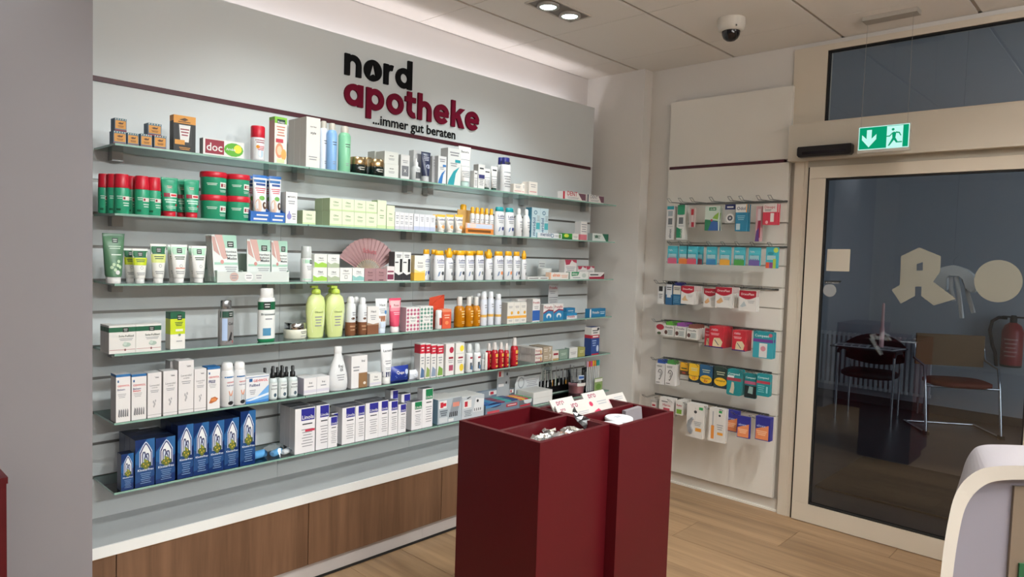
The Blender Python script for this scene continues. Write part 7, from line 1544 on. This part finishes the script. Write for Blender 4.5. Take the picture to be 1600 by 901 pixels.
hang('blister_plaster_pack', 'plaster pack', 'teal plaster pouch with toes picture, leftmost of three', 1135.5, 1158, 577, 617.5, card('#1c8288', comp('#a03a48', lambda p: (p.put([(0.2, 0.1), (0.5, 0.06), (0.55, 0.3), (0.5, 0.5), (0.35, 0.52), (0.3, 0.3)], '#c4b9a4'), p.rect(0.05, 0.68, 0.5, 0.76, '#d8e4e6'))), 0.012, 0.12), X=4.015, n=3, step=0.02)
hang('blister_plaster_pack', 'plaster pack', 'teal plaster pouch with black picture, middle of three', 1163, 1182.5, 583, 622, card('#1a7a80', comp('#b05a78', lambda p: (p.rect(0.02, 0.02, 0.98, 0.5, '#1e2628'), p.put([(0.3, 0.2), (0.7, 0.18), (0.72, 0.46), (0.4, 0.48)], '#8aa8a4'))), 0.012, 0.12), X=4.03)
hang('blister_plaster_pack', 'plaster pack', 'plain teal plaster pouch, rightmost of three', 1182, 1203.5, 584, 619, card('#1f8a92', comp('#b03a4c', lambda p: (p.lines(0.08, 0.6, 0.15, 0.5, 4, '#7ac4c8'), p.rect(0.72, 0.16, 0.84, 0.45, '#8fd0d4'))), 0.012, 0.12), X=4.02, n=2)
# row 6
hang('clip_pack', 'pack', 'grey clip pack with red label, half hidden', 1016, 1026, 625, 640, card('#a8a4a0', lambda p: (p.rect(0.2, 0.3, 0.9, 0.8, '#d4c8c4'), p.rect(0.3, 0.4, 0.8, 0.6, '#a82a3c')), 0.03), X=4.02)
hang('first_aid_pack', 'pack', 'white pack with red lettering above red bin', 1030, 1052, 621.5, 650, card('#dcd8d4', lambda p: (p.text('Hansa', 0.25, 0.8, 0.55, '#b02a3c'), p.lines(0.15, 0.6, 0.75, 0.85, 1, 'ink'), p.rect(0.3, 0.3, 0.75, 0.46, '#b84a58')), 0.02), X=4.02, n=2, step=0.03)
hang('first_aid_pack', 'pack', 'narrow white pack with green square', 1055.5, 1067, 626, 648, card('#d6d4ce', lambda p: (p.rect(0.15, 0.08, 0.85, 0.4, '#7aa83a'), p.text('Ratio', 0.15, 0.85, 0.62, '#b02a3c')), 0.02), X=4.02, n=4, step=0.03)
hang('denture_card', 'pack', 'large white card with grey curved brush', 1072.5, 1099, 631, 683.5, card('#dcd9d4', lambda p: (p.rect(0.72, 0.85, 0.95, 0.93, '#3aa05a'), p.ell(0.52, 0.77, 0.09, 0.045, '#3a3c40'), p.rect(0.5, 0.5, 0.51, 0.9, '#8a8c8e'), p.rect(0.55, 0.2, 0.9, 0.3, '#e09a3a'), p.lines(0.45, 0.9, 0.36, 0.5, 3)), 0.014), X=4.0, n=3, step=0.02)
q0 = [on_x(*p, 3.994) for p in [(1082, 651), (1076, 656), (1074, 664), (1076, 673), (1080, 677), (1082, 672), (1079, 664), (1081, 657), (1084, 655)]]
b = MB(); b.prism([(-(p.y - q0[0].y), p.z - q0[0].z) for p in q0], -0.01, 0.005, M('#8d9093', 0.3))
part('curved_brush', b, [o for o in bpy.data.objects if o.name.startswith('denture_card')][0], 'grey curved brush').matrix_parent_inverse = Matrix.Identity(4)
o = bpy.data.objects['curved_brush']; r_ = o.parent; o.location = (-(q0[0].y - r_.location.y), 3.994 - r_.location.x, q0[0].z - r_.location.z)
hang('denture_card', 'pack', 'large white card with orange handled tool', 1107.5, 1132.5, 638, 690.5, card('#dcd9d4', lambda p: (p.rect(0.6, 0.88, 0.8, 0.95, '#3aa05a'), p.ell(0.66, 0.8, 0.07, 0.035, '#3a3c40'), p.rect(0.15, 0.08, 0.34, 0.48, '#d88a3a'), p.rect(0.2, 0.48, 0.28, 0.9, '#a9abad'), p.rect(0.55, 0.22, 0.9, 0.3, '#e09a3a'), p.lines(0.5, 0.9, 0.36, 0.55, 3), p.rect(0.45, 0.05, 0.46, 0.95, '#c4c2be')), 0.014), X=4.0, n=2, step=0.03)
def corr(p): p.put([(0, 0.5), (1, 0.72), (1, 1), (0, 1)], '#2c2f8a'); p.put([(0.04, 0.03), (0.9, 0.03), (0.9, 0.66), (0.04, 0.46)], '#e08a5a'); p.lines(0.1, 0.8, 0.2, 0.42, 3, '#f0c4a0', 0.5); p.text('elmex', 0.1, 0.7, 0.56, '#a9b8e8')
CORR = card('#2c2f8a', corr, 0.012)
hang('dental_pack', 'pack', 'navy and orange pack on the left hook', 1133.5, 1154, 640.5, 674, CORR, X=4.05, n=2)
hang('dental_pack', 'pack', 'navy and orange pack overlapping in front', 1152, 1172, 650, 684, CORR, X=4.0, tilt=0.08)
hang('dental_pack', 'pack', 'navy and orange pack at the far right', 1180, 1203.5, 651, 688, CORR, X=4.02, n=3)
def ys(*px): return [on_x(x, 400, XP - 0.15).y for x in px]
rail(1.912, ys(1047, 1064, 1082, 1112, 1141, 1158, 1185, 1203), 'wire hook rail, uppermost, with toothbrushes', 1)
rail(1.636, ys(1050, 1067, 1081, 1111, 1133, 1155, 1179, 1206), 'wire hook rail, second, with teal pouches', 2)
rail(1.376, ys(1032, 1046, 1058, 1074, 1109, 1131, 1168, 1196), 'wire hook rail, third, with plaster packs', 3)
rail(1.118, ys(1031, 1046, 1063, 1081, 1118, 1154, 1192), 'wire hook rail, fourth, with red packs', 4)
rail(0.862, ys(1032, 1048, 1069, 1085, 1103, 1126, 1147, 1172, 1192), 'wire hook rail, fifth, with ear cartons', 5)
rail(0.600, ys(1021, 1041, 1061, 1086, 1120, 1144, 1162, 1191), 'wire hook rail, lowest, with white cards', 6)

# ================================================================ foreground
# white rounded stand at lower right, its recessed face turned to the camera
fw = Vector((FWD.x, FWD.y, 0)).normalized(); rt = Vector((RIGHT.x, RIGHT.y, 0)).normalized()
base = fw * 1.2 + rt * 1.015
SHELL = M('#c6c3bb', 0.4)
t = thing('white_stand', 'white rounded plastic stand with recessed grey lilac face', 'stand', (base.x, base.y, 0), (0, 0, math.atan2(rt.y, rt.x)))
def hood(w, ins=0.0):
    def cat(P, k=5):
        Q = []
        for i in range(len(P) - 1):
            p0, p1, p2, p3 = P[max(i - 1, 0)], P[i], P[i + 1], P[min(i + 2, len(P) - 1)]
            for j in range(k):
                t = j / k
                Q.append(tuple(0.5 * (2 * p1[d] + (p2[d] - p0[d]) * t + (2 * p0[d] - 5 * p1[d] + 4 * p2[d] - p3[d]) * t * t + (3 * p1[d] - p0[d] - 3 * p2[d] + p3[d]) * t ** 3) for d in (0, 1)))
        return Q + [P[-1]]
    prof = cat([(-w * 1.03, 0), (-w * 1.03, 0.8), (-w * 1.015, 1.0), (-w * 0.985, 1.10), (-w * 0.93, 1.158), (-w * 0.80, 1.192), (-w * 0.62, 1.203), (-w * 0.3, 1.205)])
    L = [(x, max(0, z - ins) if z > 0 else 0) for x, z in prof]
    return L + [(-x, z) for x, z in reversed(L)]
O = hood(0.235)[::-1]; I = [(x * 0.90, z) for x, z in hood(0.235, 0.026)][::-1]
b = MB(); n = len(O)
for i in range(n - 1):
    a, c, e, f = O[i], O[i + 1], I[i + 1], I[i]
    b.poly([(a[0], 0, a[1]), (f[0], 0.004, f[1]), (e[0], 0.004, e[1]), (c[0], 0, c[1])], SHELL, True)
    b.poly([(f[0], 0.004, f[1]), (f[0], 0.03, f[1]), (e[0], 0.03, e[1]), (e[0], 0.004, e[1])], SHELL, True)
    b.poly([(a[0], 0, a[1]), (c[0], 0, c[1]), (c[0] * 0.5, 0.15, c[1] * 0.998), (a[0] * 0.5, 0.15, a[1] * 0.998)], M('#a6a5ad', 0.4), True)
b.poly([(x * 0.5, 0.15, z * 0.998) for x, z in O][::-1], SHELL)
part('shell', b, t)
b = MB(); b.poly([(x, 0.03, z) for x, z in I][::-1], M('#85838f', 0.45)); part('recessed_face', b, t, 'grey lilac recessed face')
part('inset_panel', bx(-0.10, 0.15, 0.024, 0.0295, 0.5, 1.16, M('#75695b', 0.4)), t, 'taupe inset panel')
part('indicator_strip', bx(-0.084, 0.1, 0.020, 0.0235, 0.95, 1.02, M('#1f5a3a', 0.4)), t, 'dark green strip')
# maroon counter end at the left edge
t = thing('maroon_counter', 'maroon lacquered counter end at the left edge', 'counter', (0.18, 2.40, 0))
part('carcass', bx(-0.45, 0.232, -0.155, 0.19, 0, 0.882, BINRED), t); part('top_board', bx(-0.45, 0.235, -0.158, 0.195, 0.8825, 0.90, BINRED), t)
